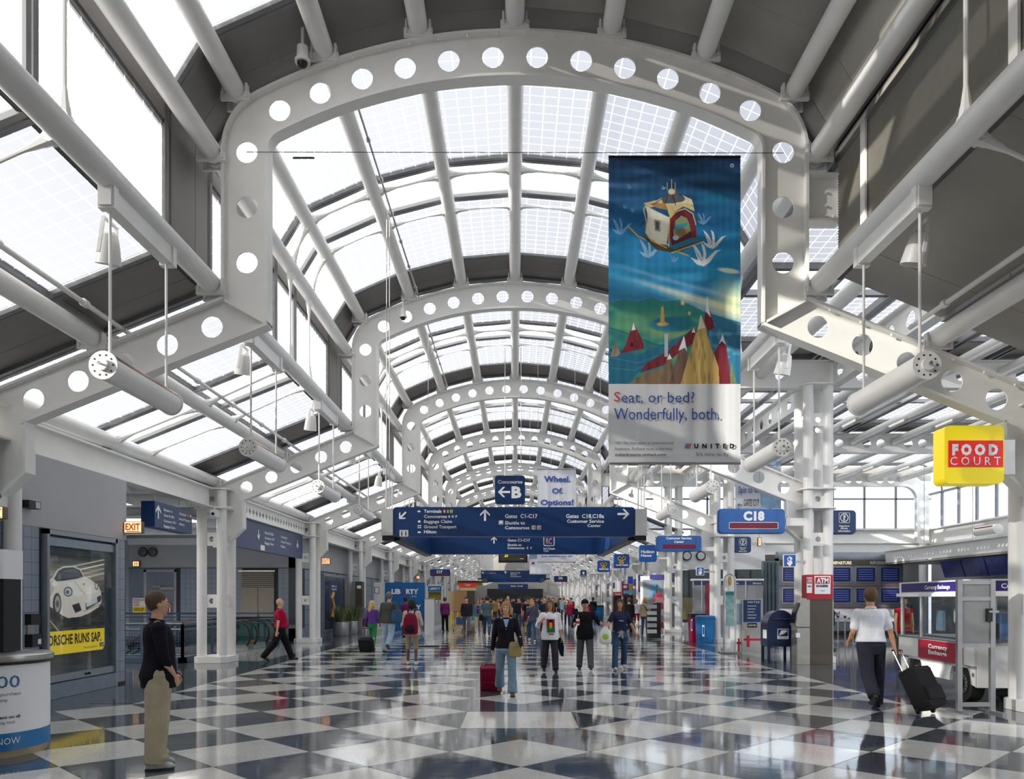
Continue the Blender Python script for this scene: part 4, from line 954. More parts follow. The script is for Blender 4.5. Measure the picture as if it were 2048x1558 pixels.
text('ORSCHE RUNS SAP.', pc, (-7.681, 13.74, .97), .17, 1.66, M_BLACK, right=(0, 1, 0), bold=.03, depth=.002); text('THE BEST-RUN BUSINESSES RUN SAP', pc, (-7.681, 14.2, .79), .03, .45, M_BLACK, right=(0, 1, 0), depth=.002)
part('poster_badge', MB().box(-7.682, -7.679, 14.52, 14.66, .78, .85), mat('badge_navy', '1d3a70', .4), pc); text('SAP', pc, (-7.678, 14.59, .815), .04, .1, M_LET, right=(0, 1, 0), bold=.04, depth=.002)
# wall devices
wd = empty('wall_phone', (-7.7, 12.45, 1.1), label='dark wall phone boxes left of the poster case', cat='phone')
part('upper_box', MB().box(-7.7, -7.6, 12.33, 12.58, 1.25, 1.42), M_BLACK, wd); part('steel_strip', MB().box(-7.7, -7.67, 12.36, 12.52, 1.08, 1.25), M_CHROME, wd); part('lower_box', MB().box(-7.7, -7.58, 12.33, 12.58, .90, 1.10), M_BLACK, wd); part('keypad', MB().box(-7.58, -7.575, 12.47, 12.55, .94, 1.02), M_WHITE, wd)
wd = empty('wall_speaker', (-7.7, 12.4, 3.1), label='small dark wall speaker high on the grey wall', cat='speaker')
part('housing', MB().box(-7.7, -7.55, 12.2, 12.5, 3.08, 3.2), M_BLACK, wd); part('grille', MB().box(-7.55, -7.545, 12.36, 12.48, 3.09, 3.19), M_CHROME, wd)
for u in (285, 304.5):
    c = P(u, 1104, 30.42); wd = empty('ceiling_speaker', c, label='round black vent on the recess wall, %s of the pair' % ('left' if u < 300 else 'right'), cat='vent')
    part('vent_ring', MB().tube(c, c+Vector((0, .06, 0)), .18, n=20), M_BLACK, wd, 40)
    for r in (.13, .08, .03): part('vent_fin', MB().path([c+Vector((r*math.cos(t*PI/8), -.01, r*math.sin(t*PI/8))) for t in range(16)], .012, 6, True), M_CHROME, wd)
def paper(name, label, u0, u1, v0, v1, Y, m, lines=None, m2=None):
    s = sign(name, label, u0, u1, v0, v1, Y, .01, m, 0, cat='notice')
    return s
s = paper('notice_board', 'white and yellow elevator warning notice on the recess wall', 265, 291, 1196, 1225, 30.4, M_LET); pbox('yellow_half', s, 265.5, 290.5, 1214, 1224, 30.39, .01, M_YEL)
pt(s, 'ELEVATOR AND ESCALATOR\nARE LOCATED\nTO YOUR LEFT', 267, 289, 1198, 1212, 30.388, M_RED); pt(s, 'PLEASE USE\nCAUTION', 268, 288, 1216, 1222, 30.38, M_BLACK)
s = paper('notice_board', 'narrow red notice on the recess wall', 337, 342, 1206, 1230, 30.4, M_RED); pbox('white_text', s, 338.5, 340.5, 1208, 1228, 30.39, .01, M_LET)
s = paper('notice_board', 'small white notice left of the escalator column', 400, 406, 1206, 1218, 30.4, M_LET); pbox('dark_mark', s, 402, 404.5, 1210, 1215, 30.39, .01, M_BLACK)
s = sign('lit_sign', 'small orange lit sign over the recess door', 264, 278, 1121, 1133, 30.3, .12, mat('exit_box', '6a5a50', .5), .01); pbox('lit_face', s, 266, 277, 1123, 1132, 30.29, .01, M_EXIT); pbox('stroke', s, 269, 270.5, 1124, 1131, 30.28, .01, M_EXR); pbox('stroke', s, 273, 274.5, 1124, 1131, 30.28, .01, M_EXR)
# ------------------------------------------------------------------ lamps of the recess and hall
def luminaire(root_label, x, y, z, w, d, power):
    s = empty('ceiling_light', (x, y, z), label=root_label, cat='lamp', group='recess ceiling lights')
    part('housing', MB().box(x-w/2, x+w/2, y-d/2, y+d/2, z, z+.08), M_WHITE, s); part('diffuser', MB().box(x-w/2+.03, x+w/2-.03, y-d/2+.03, y+d/2-.03, z-.01, z), mat('lit_diffuser', 'fff6e6', .5, var=0, emit=1), s)
    l = bpy.data.lights.new('lamp', 'AREA'); l.shape = 'RECTANGLE'; l.size = w; l.size_y = d; l.energy = power; l.color = (1, .95, .88); o = bpy.data.objects.new('lamp', l); COL.objects.link(o); o.parent = s; o.location = (0, 0, -.03)
for x in (-13.2, -10.2):
    for y in (18.2, 22.5): luminaire('white lit ceiling panel in the escalator recess, %s row, %s side' % ('near' if y < 20 else 'middle' if y < 25 else 'back', 'left' if x < -12 else 'right'), x, y, 3.9, 2.2, 1.1, 80)

# ------------------------------------------------------------------ heaters, brackets and can lights hung below the eave tubes
M_COPPER = mat('copper_reflector', 'a5502f', .25, .9, var=.1)
def make_heater():
    r = empty('tube_heater', (0, 0, 0))
    part('housing', MB().tube((0, 0, 0), (0, 1.62, 0), .145, n=28), M_STEEL, r, 40, world=False)
    part('end_cap', MB().tube((0, -.03, 0), (0, 0, 0), .155, n=28), M_STEEL, r, 40, world=False); part('end_cap', MB().tube((0, 1.62, 0), (0, 1.65, 0), .155, n=28), M_STEEL, r, 40, world=False)
    part('hub', MB().tube((0, -.07, 0), (0, -.03, 0), .065, n=18), M_STEEL, r, 40, world=False); part('hub_pin', MB().tube((0, -.12, 0), (0, -.07, 0), .02, .008, n=8), M_CHROME, r, world=False)
    m = MB()
    for i in range(10): a = i*PI/5; m.tube((.11*math.cos(a), -.033, .11*math.sin(a)), (.11*math.cos(a), -.03, .11*math.sin(a)), .011, n=8)
    part('cap_holes', m, M_BLACK, r, kind='stuff', world=False)
    m = MB(); rr = [[(.15*math.sin(t), y, .15*math.cos(t)) for t in [a*.13 for a in range(0, 9)]] for y in (.02, 1.6)]
    m.v = rr[0]+rr[1]; m.f = [(i, i+1, i+10, i+9) for i in range(8)]; m.mi = [0]*8
    part('copper_strip', m, M_COPPER, r, 60, label='copper coloured reflector strip', world=False)
    for y, z in ((.12, 1.78), (1.5, 1.78)): part('rod', MB().tube((0, y, .14), (0, y, z), .017, n=8), M_STEEL, r, world=False)
    part('bracket_box', MB().box(-.07, .07, 0, 1.65, 1.74, 1.95), M_STEEL, r, world=False)
    for y in (.08, 1.55): part('clamp', MB().box(-.09, .09, y-.05, y+.05, 1.72, 2.0), M_STEEL, r, world=False)
    return r
def make_can():
    r = empty('can_light', (0, 0, 0)); q = Matrix.Rotation(.25, 3, 'X')
    m = MB(); pr = [(.06, .36), (.10, .33), (.125, .2), (.145, 0), (.135, 0), (.11, .18), (.0, .2)]
    rings = [[q @ Vector((a*math.cos(t*PI/10), a*math.sin(t*PI/10), z-.36)) for t in range(20)] for a, z in pr]; m.loft(rings); part('shade', m, M_STEEL, r, 40, world=False)
    part('yoke', MB().box(-.02, .02, -.16, -.14, -.3, .1).box(-.02, .02, .14, .16, -.3, .1).box(-.02, .02, -.16, .16, .1, .12), M_STEEL, r, world=False); part('stem', MB().tube((0, 0, .1), (0, 0, .34), .02, n=8), M_STEEL, r, world=False)
    return r
h0, c0 = make_heater(), make_can(); first = True
for side in (-1, 1):
    for i in range(22):
        y = 8.45+4.572*i
        if i > 10 and side > 0 and i % 2: continue
        if i > 16: break
        sd = 'left' if side < 0 else 'right'
        lab = 'grey cylindrical heater hanging on two rods, %s one from the viewpoint on the %s' % (ORD[i], sd)
        o = h0 if first else copy_tree(h0); o.location = (side*4.42, y, 4.17); tag(o, lab, 'heater', 'hanging heaters')
        c = c0 if first else copy_tree(c0); c.location = (side*4.76, y+.75, 5.96); tag(c, 'white can spotlight near the eave tube, %s one on the %s' % (ORD[i], sd), 'lamp', 'can spotlights'); first = False
        if side < 0: c.rotation_euler = (0, .15, 0)
# cameras
def cam_obj(name, label, p, s=1):
    r = empty(name, p, label=label, cat='camera')
    part('arm', MB().tube(Vector(p)+Vector((0, 0, .45*s)), Vector(p)+Vector((0, 0, .12*s)), .025*s, n=8), M_STEEL, r); part('body', MB().tube(Vector(p)+Vector((0, 0, -.08*s)), Vector(p)+Vector((0, 0, .14*s)), .09*s, .08*s, n=16), M_STEEL, r, 40)
    part('collar', MB().tube(Vector(p)+Vector((0, 0, -.1*s)), Vector(p)+Vector((0, 0, -.06*s)), .115*s, n=16), M_STEEL, r, 40); part('dome', MB().ell(Vector(p)+Vector((0, 0, -.1*s)), (.08*s, .08*s, .08*s)), M_BLACK, r, 60)
cam_obj('security_camera', 'white dome camera hanging above the nearest arch rib', P(605, 112, 11.2), .95); cam_obj('security_camera', 'white dome camera above the first following arch rib', P(806, 628, 20.3), .9)
s = empty('box_camera', P(426, 1026, 19.9), label='small white box camera on the left column', cat='camera'); p = P(426, 1026, 19.9)
part('body', MB().box(p.x-.07, p.x+.07, p.y, p.y+.25, p.z-.09, p.z+.09), M_STEEL, s); part('lens', MB().tube((p.x, p.y-.02, p.z-.02), (p.x, p.y, p.z-.02), .04, n=10), M_BLACK, s); part('arm', MB().path([(p.x, p.y+.1, p.z+.09), (p.x, p.y+.12, p.z+.16), (p.x+.4, p.y+.2, p.z+.17)], .02), M_STEEL, s)

# ------------------------------------------------------------------ big banner
BY = 11.3; bx0, bx1, bz0, bz1 = prect(1217, 1481, 315, 927, BY)
B = empty('hanging_banner', ((bx0+bx1)/2, BY, bz1), label='tall printed banner with flying carriage artwork, Seat, or bed, Wonderfully, both', cat='banner')
R = Raster(264, 453); y_, x_ = R.yy, R.xx
R.grad([(0, '10365c'), (.12, '17466f'), (.3, '15679b'), (.5, '1f86b5'), (.62, '3f93c0'), (.72, '3f8fae'), (.8, '2f7f86'), (1, '174a56')])
n1, n2 = R.noise(70, 14, 1), R.noise(26, 9, 2); sk = np.clip(1-y_/300, 0, 1)
R.a += ((n1-.5)*.16+(n2-.5)*.08)[..., None]*np.array([.8, .9, 1.1]); R.blend(np.clip((n1-.55)*2.2, 0, 1)*np.clip(1-abs(y_-60)/60, 0, 1)*np.clip(1-x_/190, 0, 1), '6b7fae', .55)
R.blend(np.clip(1-np.hypot((x_-215)/55, (y_-85)/22), 0, 1), '1899c0', .55); R.blend(np.clip(1-np.hypot((x_-90)/85, (y_-205)/28), 0, 1), '2a7fc0', .5); R.blend(np.clip(1-np.hypot((x_-180)/85, (y_-185)/35), 0, 1), '0e8bc4', .5)
for i, (a, b, c, k) in enumerate(((212, 40, 'a9bfe0', .5), (238, 60, 'c7d2e8', .5), (252, 110, 'e4dfc9', .7), (270, 150, 'eee5bd', .8), (286, 170, 'd8dcd2', .6), (300, 160, 'c5d8e0', .6))):
    d = np.abs((y_-a-10)-(x_-b)*.28); R.blend(np.clip(1-d/(7+i), 0, 1)*np.clip((x_-b+60)/80, 0, 1), c, k)
R.blend(np.clip(1-np.hypot((x_-250)/60, (y_-285)/60), 0, 1), 'f2ecb0', .9); R.ell(240, 226, 22, 5, 'e6ded2', .9, .5, 8)
def bird(x, y, s, c, k=.9):
    R.poly([(x-22*s, y-4*s), (x-10*s, y+10*s), (x+4*s, y+14*s), (x+16*s, y+6*s), (x+30*s, y-14*s), (x+40*s, y-20*s), (x+26*s, y-17*s), (x+12*s, y-2*s), (x, y+3*s), (x-12*s, y)], c, k)
    R.poly([(x-6*s, y+4*s), (x-12*s, y-12*s), (x-20*s, y-34*s), (x-11*s, y-26*s), (x-3*s, y-14*s), (x+2*s, y)], c, k); R.poly([(x+2*s, y+2*s), (x+3*s, y-14*s), (x-1*s, y-34*s), (x+6*s, y-27*s), (x+9*s, y-12*s), (x+8*s, y+2*s)], c, k)
    for t in (0, 1, 2): R.line([(x-16*s+4*t*s, y-24*s+6*t*s), (x-2*s, y+2*s)], .8, '7f7990', .6*k)
bird(186, 204, 1, 'e9e4df'); bird(205, 172, .8, 'e6e2de'); bird(22, 145, .7, 'a5c3e2', .55); bird(78, 190, .8, 'bcd4ea', .65); bird(188, 128, .5, 'a5c3e2', .6); bird(48, 107, .22, '6aa5cc', .7); bird(42, 60, .22, '6aa5cc', .6); bird(32, 100, .2, '6aa5cc', .7); bird(130, 205, .3, '8fbfe0', .7); bird(110, 62, .18, '9cc7e6', .8)
# carriage
R.line([(40, 138), (60, 158), (110, 178), (160, 196)], 3, 'caa95a'); R.poly([(66, 156), (128, 182), (188, 166), (150, 186), (128, 191), (96, 184)], '4a3a2a'); R.poly([(118, 178), (180, 158), (186, 164), (132, 184)], '1e6f86'); R.line([(126, 190), (190, 168)], 2.2, 'd8bd6b')
R.poly([(74, 96), (82, 100), (118, 118), (122, 120), (122, 176), (100, 172), (84, 162), (74, 150), (78, 130), (78, 112)], 'e3dcc6'); R.poly([(84, 104), (116, 120), (116, 168), (90, 158), (82, 140)], 'efe9d8')
R.poly([(122, 120), (130, 110), (150, 104), (166, 112), (172, 130), (174, 156), (168, 160), (126, 176)], '5c1d2a'); R.poly([(130, 130), (146, 116), (160, 124), (164, 148), (140, 162), (130, 160)], '8a9468'); R.ell(144, 148, 10, 9, '8a6a4a'); R.poly([(128, 136), (150, 132), (160, 130), (156, 138), (132, 146)], '2f93a4'); R.ell(134, 160, 6, 5, 'b7c5d8')
R.poly([(124, 122), (136, 116), (132, 140), (122, 170), (116, 176)], '7a2233'); R.poly([(150, 106), (164, 112), (174, 140), (176, 160), (168, 162), (162, 134)], '7a2233')
R.poly([(70, 92), (78, 90), (92, 86), (112, 84), (126, 94), (152, 88), (170, 98), (172, 108), (150, 98), (132, 108), (124, 122), (118, 104), (100, 96), (82, 100)], 'd9c48a'); R.poly([(82, 92), (96, 90), (114, 92), (120, 106), (96, 100)], 'b08a50'); R.poly([(96, 86), (112, 78), (148, 76), (166, 84), (170, 96), (152, 90), (128, 96), (112, 86)], 'e4dcb8')
R.poly([(110, 92), (106, 84), (114, 76), (126, 70), (144, 72), (154, 82), (150, 88), (128, 92)], '545e66'); R.ell(126, 68, 7, 6, 'e8d4a0'); R.line([(126, 66), (126, 44)], 1.4, 'd9c9a0'); R.line([(117, 64), (117, 50)], 1, 'd9c9a0'); R.line([(133, 64), (133, 50)], 1, 'd9c9a0')
R.line([(128, 74), (134, 94)], 1.8, '5a1d24'); R.line([(118, 74), (114, 90)], 1.8, '5a1d24'); R.line([(88, 94), (112, 78)], 1.5, '5a1d24'); R.line([(140, 72), (150, 80)], 1.5, '2a2a34')
R.poly([(92, 124), (104, 126), (104, 148), (93, 146)], 'b98f68'); R.poly([(95, 128), (101, 129), (101, 144), (95, 143)], '2c5a7e')
R.line([(74, 96), (70, 104), (76, 130), (74, 150), (86, 166), (116, 180)], 2, 'd8bd6b'); R.line([(122, 118), (120, 178)], 2, 'd8bd6b'); R.line([(124, 120), (134, 108), (152, 102), (168, 112), (174, 134)], 2, 'e0ca86'); R.line([(62, 140), (72, 128), (66, 132)], 1.5, '2b2a48')
# land
R.poly([(0, 292), (30, 284), (60, 288), (86, 280), (112, 288), (140, 284), (168, 296), (196, 312), (220, 330), (230, 453), (0, 453)], '2c8078'); g2 = R.noise(22, 12, 5)
lm = np.clip((y_-285-x_*.12)/20, 0, 1); R.blend(lm*np.clip((g2-.45)*3, 0, 1)*(x_ < 200), '5aa57e', .6); R.blend(lm*np.clip((.45-g2)*3, 0, 1)*(x_ < 210), '1f5c78', .5)
R.ell(60, 330, 60, 20, '6aa574', .7, .6); R.ell(130, 345, 50, 18, '9aa860', .6, .6); R.ell(126, 333, 45, 15, '1c6f8c', .95, .3); R.ell(108, 332, 12, 4, 'c4a85c'); R.poly([(104, 332), (105, 300), (110, 296), (113, 332)], 'cfa765')
R.poly([(0, 380), (60, 395), (110, 372), (160, 350), (190, 345), (180, 365), (110, 400), (60, 430), (40, 453), (0, 453)], '1d6480'); R.line([(5, 400), (60, 410), (100, 395)], 1.2, '4f9ab0', .7); R.line([(5, 420), (50, 425), (80, 412)], 1.2, '4f9ab0', .7)
R.poly([(196, 310), (264, 330), (264, 453), (190, 453)], '256a8e', .9); R.blend(np.clip((R.noise(10, 8, 9)-.5)*2.5, 0, 1)*(x_ > 200)*(y_ > 330)*(y_ < 400), '7fb0c8', .6)
def peak(pts, c, cap=None, capc='dfe2ea'):
    R.poly(pts, c); xs = [p[0] for p in pts]; mm = R.mask(pts)
    R.blend(mm*np.clip((R.noise(4, 22, int(pts[0][0]))-.45)*2, 0, 1), '1a0d0a', .28)
    if cap: R.poly(cap, capc)
peak([(50, 330), (58, 345), (66, 360), (72, 382), (24, 392), (34, 376), (42, 352)], '7e2230', [(50, 330), (55, 344), (46, 346)]); R.poly([(44, 378), (44, 370), (50, 370), (50, 378)], '2a1520'); peak([(14, 368), (24, 392), (18, 398), (4, 398)], '8d7f6a')
peak([(170, 340), (186, 360), (150, 384), (110, 415), (64, 430), (72, 414), (120, 385)], '74222e', [(170, 340), (174, 350), (166, 350)]); peak([(62, 436), (90, 425), (110, 420), (122, 392), (128, 408), (130, 453), (40, 453)], '7e6a50', [(122, 392), (127, 402), (117, 404)])
peak([(151, 356), (158, 388), (158, 453), (120, 453), (136, 400), (144, 385)], '6e5446', [(151, 356), (157, 388), (152, 380), (140, 386)]); peak([(197, 282), (206, 318), (212, 340), (200, 348), (190, 330)], '7e2230', [(197, 275), (204, 320), (194, 308)])
peak([(184, 314), (192, 330), (196, 350), (202, 372), (212, 398), (220, 404), (222, 453), (144, 453), (158, 404), (168, 372), (172, 356), (178, 345)], 'c3a35e', [(184, 314), (190, 332), (194, 340), (178, 344)], 'd6cfba'); R.line([(186, 380), (180, 420), (184, 452)], 2, 'e2c983', .6); R.line([(206, 404), (202, 452)], 2, 'c98866', .6)
peak([(228, 352), (236, 380), (240, 410), (244, 453), (221, 453), (220, 420), (210, 392), (220, 374)], '6d1a28', [(228, 352), (234, 374), (226, 366), (220, 374)]); peak([(244, 404), (256, 453), (243, 453)], '6b7a58'); R.line([(2, 340), (40, 352), (90, 372), (140, 380)], 1.4, '2c3a3a', .8)
R.poly([(112, 352), (119, 352), (119, 398), (112, 398)], 'aab2b8'); R.ell(148, 290, 4, 5, 'd4b06a'); R.ell(161, 311, 3, 4, 'd4b06a'); R.poly([(0, 0), (264, 0), (264, 7), (0, 7)], '0b2340'); R.ell(246, 16, 4, 4, 'c7ccd8', .8, .4); R.ell(246, 16, 2, 2, '1a4066', .9)
wob = lambda t: .005*np.sin(t*9+1)+.003*np.sin(t*31)*np.sin(t*5)+.001*np.sin(t*87+t*t*20)
R.a = np.clip(R.a*1.08+.02, 0, 1); artz = Z(768, BY)
print_mesh('artwork', R, B, (bx0, BY, bz1), (1, 0, 0), (0, 0, 1), bx1-bx0, bz1-artz, wob, .6)
mb = MB(); n = 60
for j in range(n+1): t = j/n; mb.v += [(bx0+(bx1-bx0)*t, BY-float(wob(t)), bz0), (bx0+(bx1-bx0)*t, BY-float(wob(t)), artz)]
mb.f = [(2*j, 2*j+2, 2*j+3, 2*j+1) for j in range(n)]; mb.mi = [0]*n
part('white_panel', mb, mat('banner_white_cloth', 'dcdde0', .7, var=.015), B, 60)
part('top_rail', MB().tube((bx0, BY, bz1+.01), (bx1, BY, bz1+.01), .018, n=8), M_BLACK, B); part('bottom_rail', MB().tube((bx0+.01, BY, bz0), (bx1, BY, bz0), .018, n=8), M_CHROME, B)
part('cable', MB().tube((-3.9, BY+.1, Z(304, 11.4)), (3.9, BY+.1, Z(306, 11.4)), .005, n=6), M_BLACK, B); part('turnbuckle', MB().tube((X(582, BY), BY+.1, Z(308, BY)), (X(625, BY), BY+.1, Z(308, BY)), .014, n=8), M_BLACK, B)
for u in (1222, 1476): part('cable_hook', MB().tube((X(u, BY), BY+.08, Z(305, BY)), (X(u, BY), BY, Z(316, BY)), .006, n=6), M_BLACK, B)
IB = BY-.018
pt(B, 'S', 1228, 1240, 783, 803, IB, mat('ink_red', 'd2343c', .6, var=0), 0); pt(B, 'eat, or bed?', 1243, 1389, 783, 805, IB, M_INK, 0); pt(B, 'Wonderfully, both.', 1228, 1439, 815, 839, IB, M_INK, 0)
GI = mat('ink_grey', '5f636b', .6, var=0)
pt(B, '180° flat bed seats in international', 1230, 1347, 882.5, 888.5, IB, GI, 0); pt(B, 'business. Rollout now underway.', 1230, 1347, 894, 900, IB, GI, 0); pt(B, 'suitedreams.united.com', 1230, 1332, 905.5, 912, IB, GI, .02)
pt(B, 'U  N  I  T  E  D', 1388, 1468.5, 887.5, 896.5, IB, M_BLACK, .05); pt(B, "It's time to fly.", 1393, 1459, 904.5, 912, IB, GI, 0)
for i, c in enumerate(('2f6fc0', '2f6fc0', 'd2343c', 'd2343c')):
    x, z0, z1 = X(1369+i*3, IB), Z(897, IB), Z(887, IB); part('emblem_bar', MB().add([(x, IB, z0), (x+.014, IB, z0), (x+.036, IB, z1), (x+.022, IB, z1)], [(0, 1, 2, 3)]), mat('emblem_%s' % c, c, .5, var=0), B)

# ------------------------------------------------------------------ right side floor items
# mailbox
M_NAVY = mat('mailbox_navy', '16264a', .3, var=.05)
mb_ = empty('mailbox', (6.95, 20.6, 0), label='dark blue rounded top mailbox left of the cash machine', cat='mailbox')
x0, x1 = X(1535, 20.4), X(1585, 20.4)
prof = [(-.33, .42)]+[(-.33*math.cos(t*PI/12), .98+.36*math.sin(t*PI/12)) for t in range(13)]+[(.33, .42)]
part('body', MB().prism([(p[0]+(x0+x1)/2, p[1]) for p in prof], lambda p, q, t: (p, t, q), 20.35, 20.95), M_NAVY, mb_, 35)
part('rim', MB().prism([((x0+x1)/2+p[0]*1.06, .42+(p[1]-.42)*1.03) for p in prof], lambda p, q, t: (p, t, q), 20.32, 20.36), M_NAVY, mb_, 35)
for xx in (x0+.03, x1-.03):
    for yy in (20.38, 20.9): part('leg', MB().box(xx-.03, xx+.03, yy-.03, yy+.03, 0, .44), M_NAVY, mb_)
pbox('white_label', mb_, 1555, 1577, 1257.5, 1278, 20.31, .01, M_LET); pbox('label_field', mb_, 1556.5, 1575.5, 1259, 1272, 20.30, .01, M_NAVY)
part('eagle_emblem', MB().add([P(1558, 1271, 20.29), P(1562, 1261, 20.29), P(1572, 1260, 20.29), P(1575, 1264, 20.29), P(1566, 1266, 20.29), P(1572, 1266.5, 20.29)], [(0, 1, 2, 3, 4, 5)]), M_LET, mb_)
pt(mb_, 'UNITED STATES', 1557, 1574, 1273, 1274.7, 20.3, M_NAVY); pt(mb_, 'POSTAL SERVICE', 1557, 1574, 1275.5, 1277, 20.3, M_NAVY)
part('side_label', MB().box(x0-.01, x0, 20.45, 20.75, .62, .85), M_LET, mb_); part('handle', MB().tube(((x0+.1), 20.3, 1.13), ((x1-.1), 20.3, 1.13), .02, n=8), M_NAVY, mb_)
# cash machine with red topper
M_ATM = mat('atm_bronze_grey', '5b5349', .35, .5, var=.05); M_SIL = mat('atm_silver', 'b0ada4', .35, .5)
at = empty('cash_machine', (7.7, 19.9, 0), label='tall brown and silver cash machine with red sign around the column', cat='cash machine')
xa, xb, xc = X(1590, 19.8), X(1618, 19.8), X(1664, 19.8)
part('cabinet', MB().box(xb, xc, 19.75, 20.12, 0, Z(1199, 19.8)), M_ATM, at)
pr = [(xb, 0), (xa+.03, 0), (xa+.03, .95), (xa, 1.0), (xa+.04, 1.3), (xa+.14, 1.55), (xa+.3, 1.70), (xb, 1.72)]
part('front_module', MB().prism(pr, lambda p, q, t: (p, t, q), 19.74, 20.15), M_SIL, at, 35)
part('screen_bezel', MB().prism([(xa-.005, 1.05), (xa+.04, 1.32), (xa+.13, 1.54), (xa+.12, 1.56), (xa+.02, 1.33), (xa-.02, 1.05)], lambda p, q, t: (p, t, q), 19.82, 20.08), M_BLACK, at)
pbox('sticker', at, 1592, 1600, 1266, 1275, 19.73, .01, M_LET)
part('seam', MB().box(xa+.03, xb, 19.735, 19.74, .93, .95), M_BLACK, at)
tx0, tx1, tz0, tz1 = prect(1612, 1663.5, 1149.5, 1199, 19.8)
part('red_topper', MB().box(tx0, tx1, 19.72, 20.1, tz0, tz1), M_RED, at); pbox('white_face', at, 1629, 1661, 1152, 1188, 19.715, .01, M_LET); pbox('red_band', at, 1631, 1659, 1154, 1167.5, 19.71, .01, M_RED); pt(at, 'ATM', 1633, 1657, 1156, 1166, 19.7, M_LET, .04); pt(at, 'HARRIS', 1638.5, 1656, 1169.5, 1174, 19.705, M_BLACK, .04)
pbox('lion_mark', at, 1633, 1637, 1170, 1174, 19.705, .004, M_RED); pt(at, 'Service', 1641, 1650, 1180, 1182, 19.705, M_INK)
pbox('white_side_face', at, 1613.5, 1624, 1155, 1186, 19.715, .01, M_LET); pbox('red_band', at, 1614, 1623.5, 1157, 1167, 19.71, .01, M_RED); pt(at, 'ATM', 1615, 1623, 1158.5, 1165.5, 19.7, M_LET, .03); pt(at, 'HARRIS', 1615, 1622.5, 1171, 1174, 19.705, M_BLACK, .03)
# united kiosk
M_GREYK = mat('kiosk_grey', 'a9a8a4', .4, .3)
k = empty('information_kiosk', (7.3, 24.3, 0), label='grey information kiosk with navy notice panel left of the mailbox', cat='kiosk')
Y = 24.2
pbox('body', k, 1484, 1526, 1197, 1300, Y, .7, M_GREYK); pbox('navy_panel', k, 1487, 1521.5, 1200, 1244, Y-.01, .02, M_BLUE); pt(k, 'U N I T E D', 1495, 1519, 1202.5, 1206, Y-.02, bold=.03)
for i in range(5): pbox('text_line', k, 1495, 1513-(i % 3)*2, 1211+i*6, 1213+i*6, Y-.015, .004, M_WALLG)
pbox('black_plate', k, 1495, 1514, 1246, 1255, Y-.01, .015, M_BLACK); pt(k, 'FLIGHT INFO', 1497, 1512, 1249, 1252, Y-.015)
pbox('red_bar', k, 1488, 1523, 1277, 1281, Y-.01, .01, M_RED); pbox('red_bar', k, 1494, 1499, 1271, 1294, Y-.012, .01, M_RED)
pbox('left_wing', k, 1471, 1484, 1199, 1299, Y+.1, .6, M_LET); pbox('wing_poster', k, 1473, 1482, 1207, 1249, Y+.09, .02, mat('pale_blue_print', '9fb6cc', .5)); pbox('red_bar', k, 1473, 1483, 1284, 1288, Y+.09, .01, M_RED); pbox('red_bar', k, 1476, 1479, 1277, 1297, Y+.085, .01, M_RED)
# arched map stand
k = empty('map_stand', (6.75, 24.0, 0), label='steel arched stand holding a pale teal map beside the kiosk', cat='stand')
Y = 24; cx = X(1459.5, Y); rr = X(1471, Y)-cx
part('arch_frame', MB().path([(cx-rr, Y, 0), (cx-rr, Y, 2.2)]+[(cx-rr*math.cos(t*PI/10), Y, 2.2+rr*1.2*math.sin(t*PI/10)) for t in range(11)]+[(cx+rr, Y, 2.2), (cx+rr, Y, 0)], .022), M_CHROME, k, 40)
pbox('map_panel', k, 1451.5, 1468, 1183, 1252, Y, .03, mat('teal_map_print', '8fb8b8', .4, var=.25, scale=6)); pbox('map_header', k, 1451.5, 1468, 1183, 1190, Y-.01, .02, mat('teal_header', '2e7f86', .4)); part('base', MB().box(cx-.3, cx+.3, Y-.25, Y+.25, 0, .04), M_CHROME, k)
part('disc_ornament', MB().ell((cx, Y, 2.2), (.06, .02, .15)), mat('amber_glass', 'c4a446', .2), k, 60)
# bins
def bin_(name, label, u0, u1, v0, v1, Y, d, m, lid=M_BLACK, lab=None):
    x0, x1, z0, z1 = prect(u0, u1, v0, v1, Y); s = empty(name, ((x0+x1)/2, Y+d/2, 0), label=label, cat='bin')
    w = x1-x0; rr_ = [[((x0+x1)/2+p[0]*f, Y+d/2+p[1]*f, z) for p in rrect(w, d, .08, 4)] for f, z in ((.86, .0), (.9, .04), (.97, z1*.7), (1, z1*.9), (1, z1-.06), (.94, z1))]
    part('body', MB().loft(rr_), m, s, 50); part('lid', MB().loft([[((x0+x1)/2+p[0]*f, Y+d/2+p[1]*f, z) for p in rrect(w, d, .08, 4)] for f, z in ((1.0, z1-.12), (1.03, z1-.1), (1.02, z1+.01), (.85, z1+.03))]), lid, s, 50)
    if lab: pbox('label_sheet', s, *lab, Y-.012, .015, M_LET); pbox('label_print', s, lab[0]+.6, lab[1]-.6, lab[2]+4, lab[3]-4, Y-.018, .008, M_BLUE2)
    return s
bin_('recycling_bin', 'blue recycling bin with white label, right of the magenta one', 1397, 1431, 1233, 1283, 29.0, .6, mat('bin_blue', '0f6cab', .35, var=.05), mat('bin_blue', '0f6cab'), (1404.5, 1409, 1250, 1273)); bin_('recycling_bin', 'magenta bin with black lid, left of the blue one near the column', 1381.5, 1414, 1228, 1281, 30.0, .6, mat('bin_magenta', '8c0a3c', .35, var=.05), M_BLACK, (1382, 1385, 1238, 1262))
bin_('recycling_bin', 'blue recycling bin farther down on the right', 1187, 1207, 1211, 1235, 66, .8, mat('bin_blue', '0f6cab')); bin_('recycling_bin', 'red recycling bin farther down beside the blue one', 1176, 1190, 1209, 1232, 68, .8, mat('bin_red', 'c11a3c', .4))
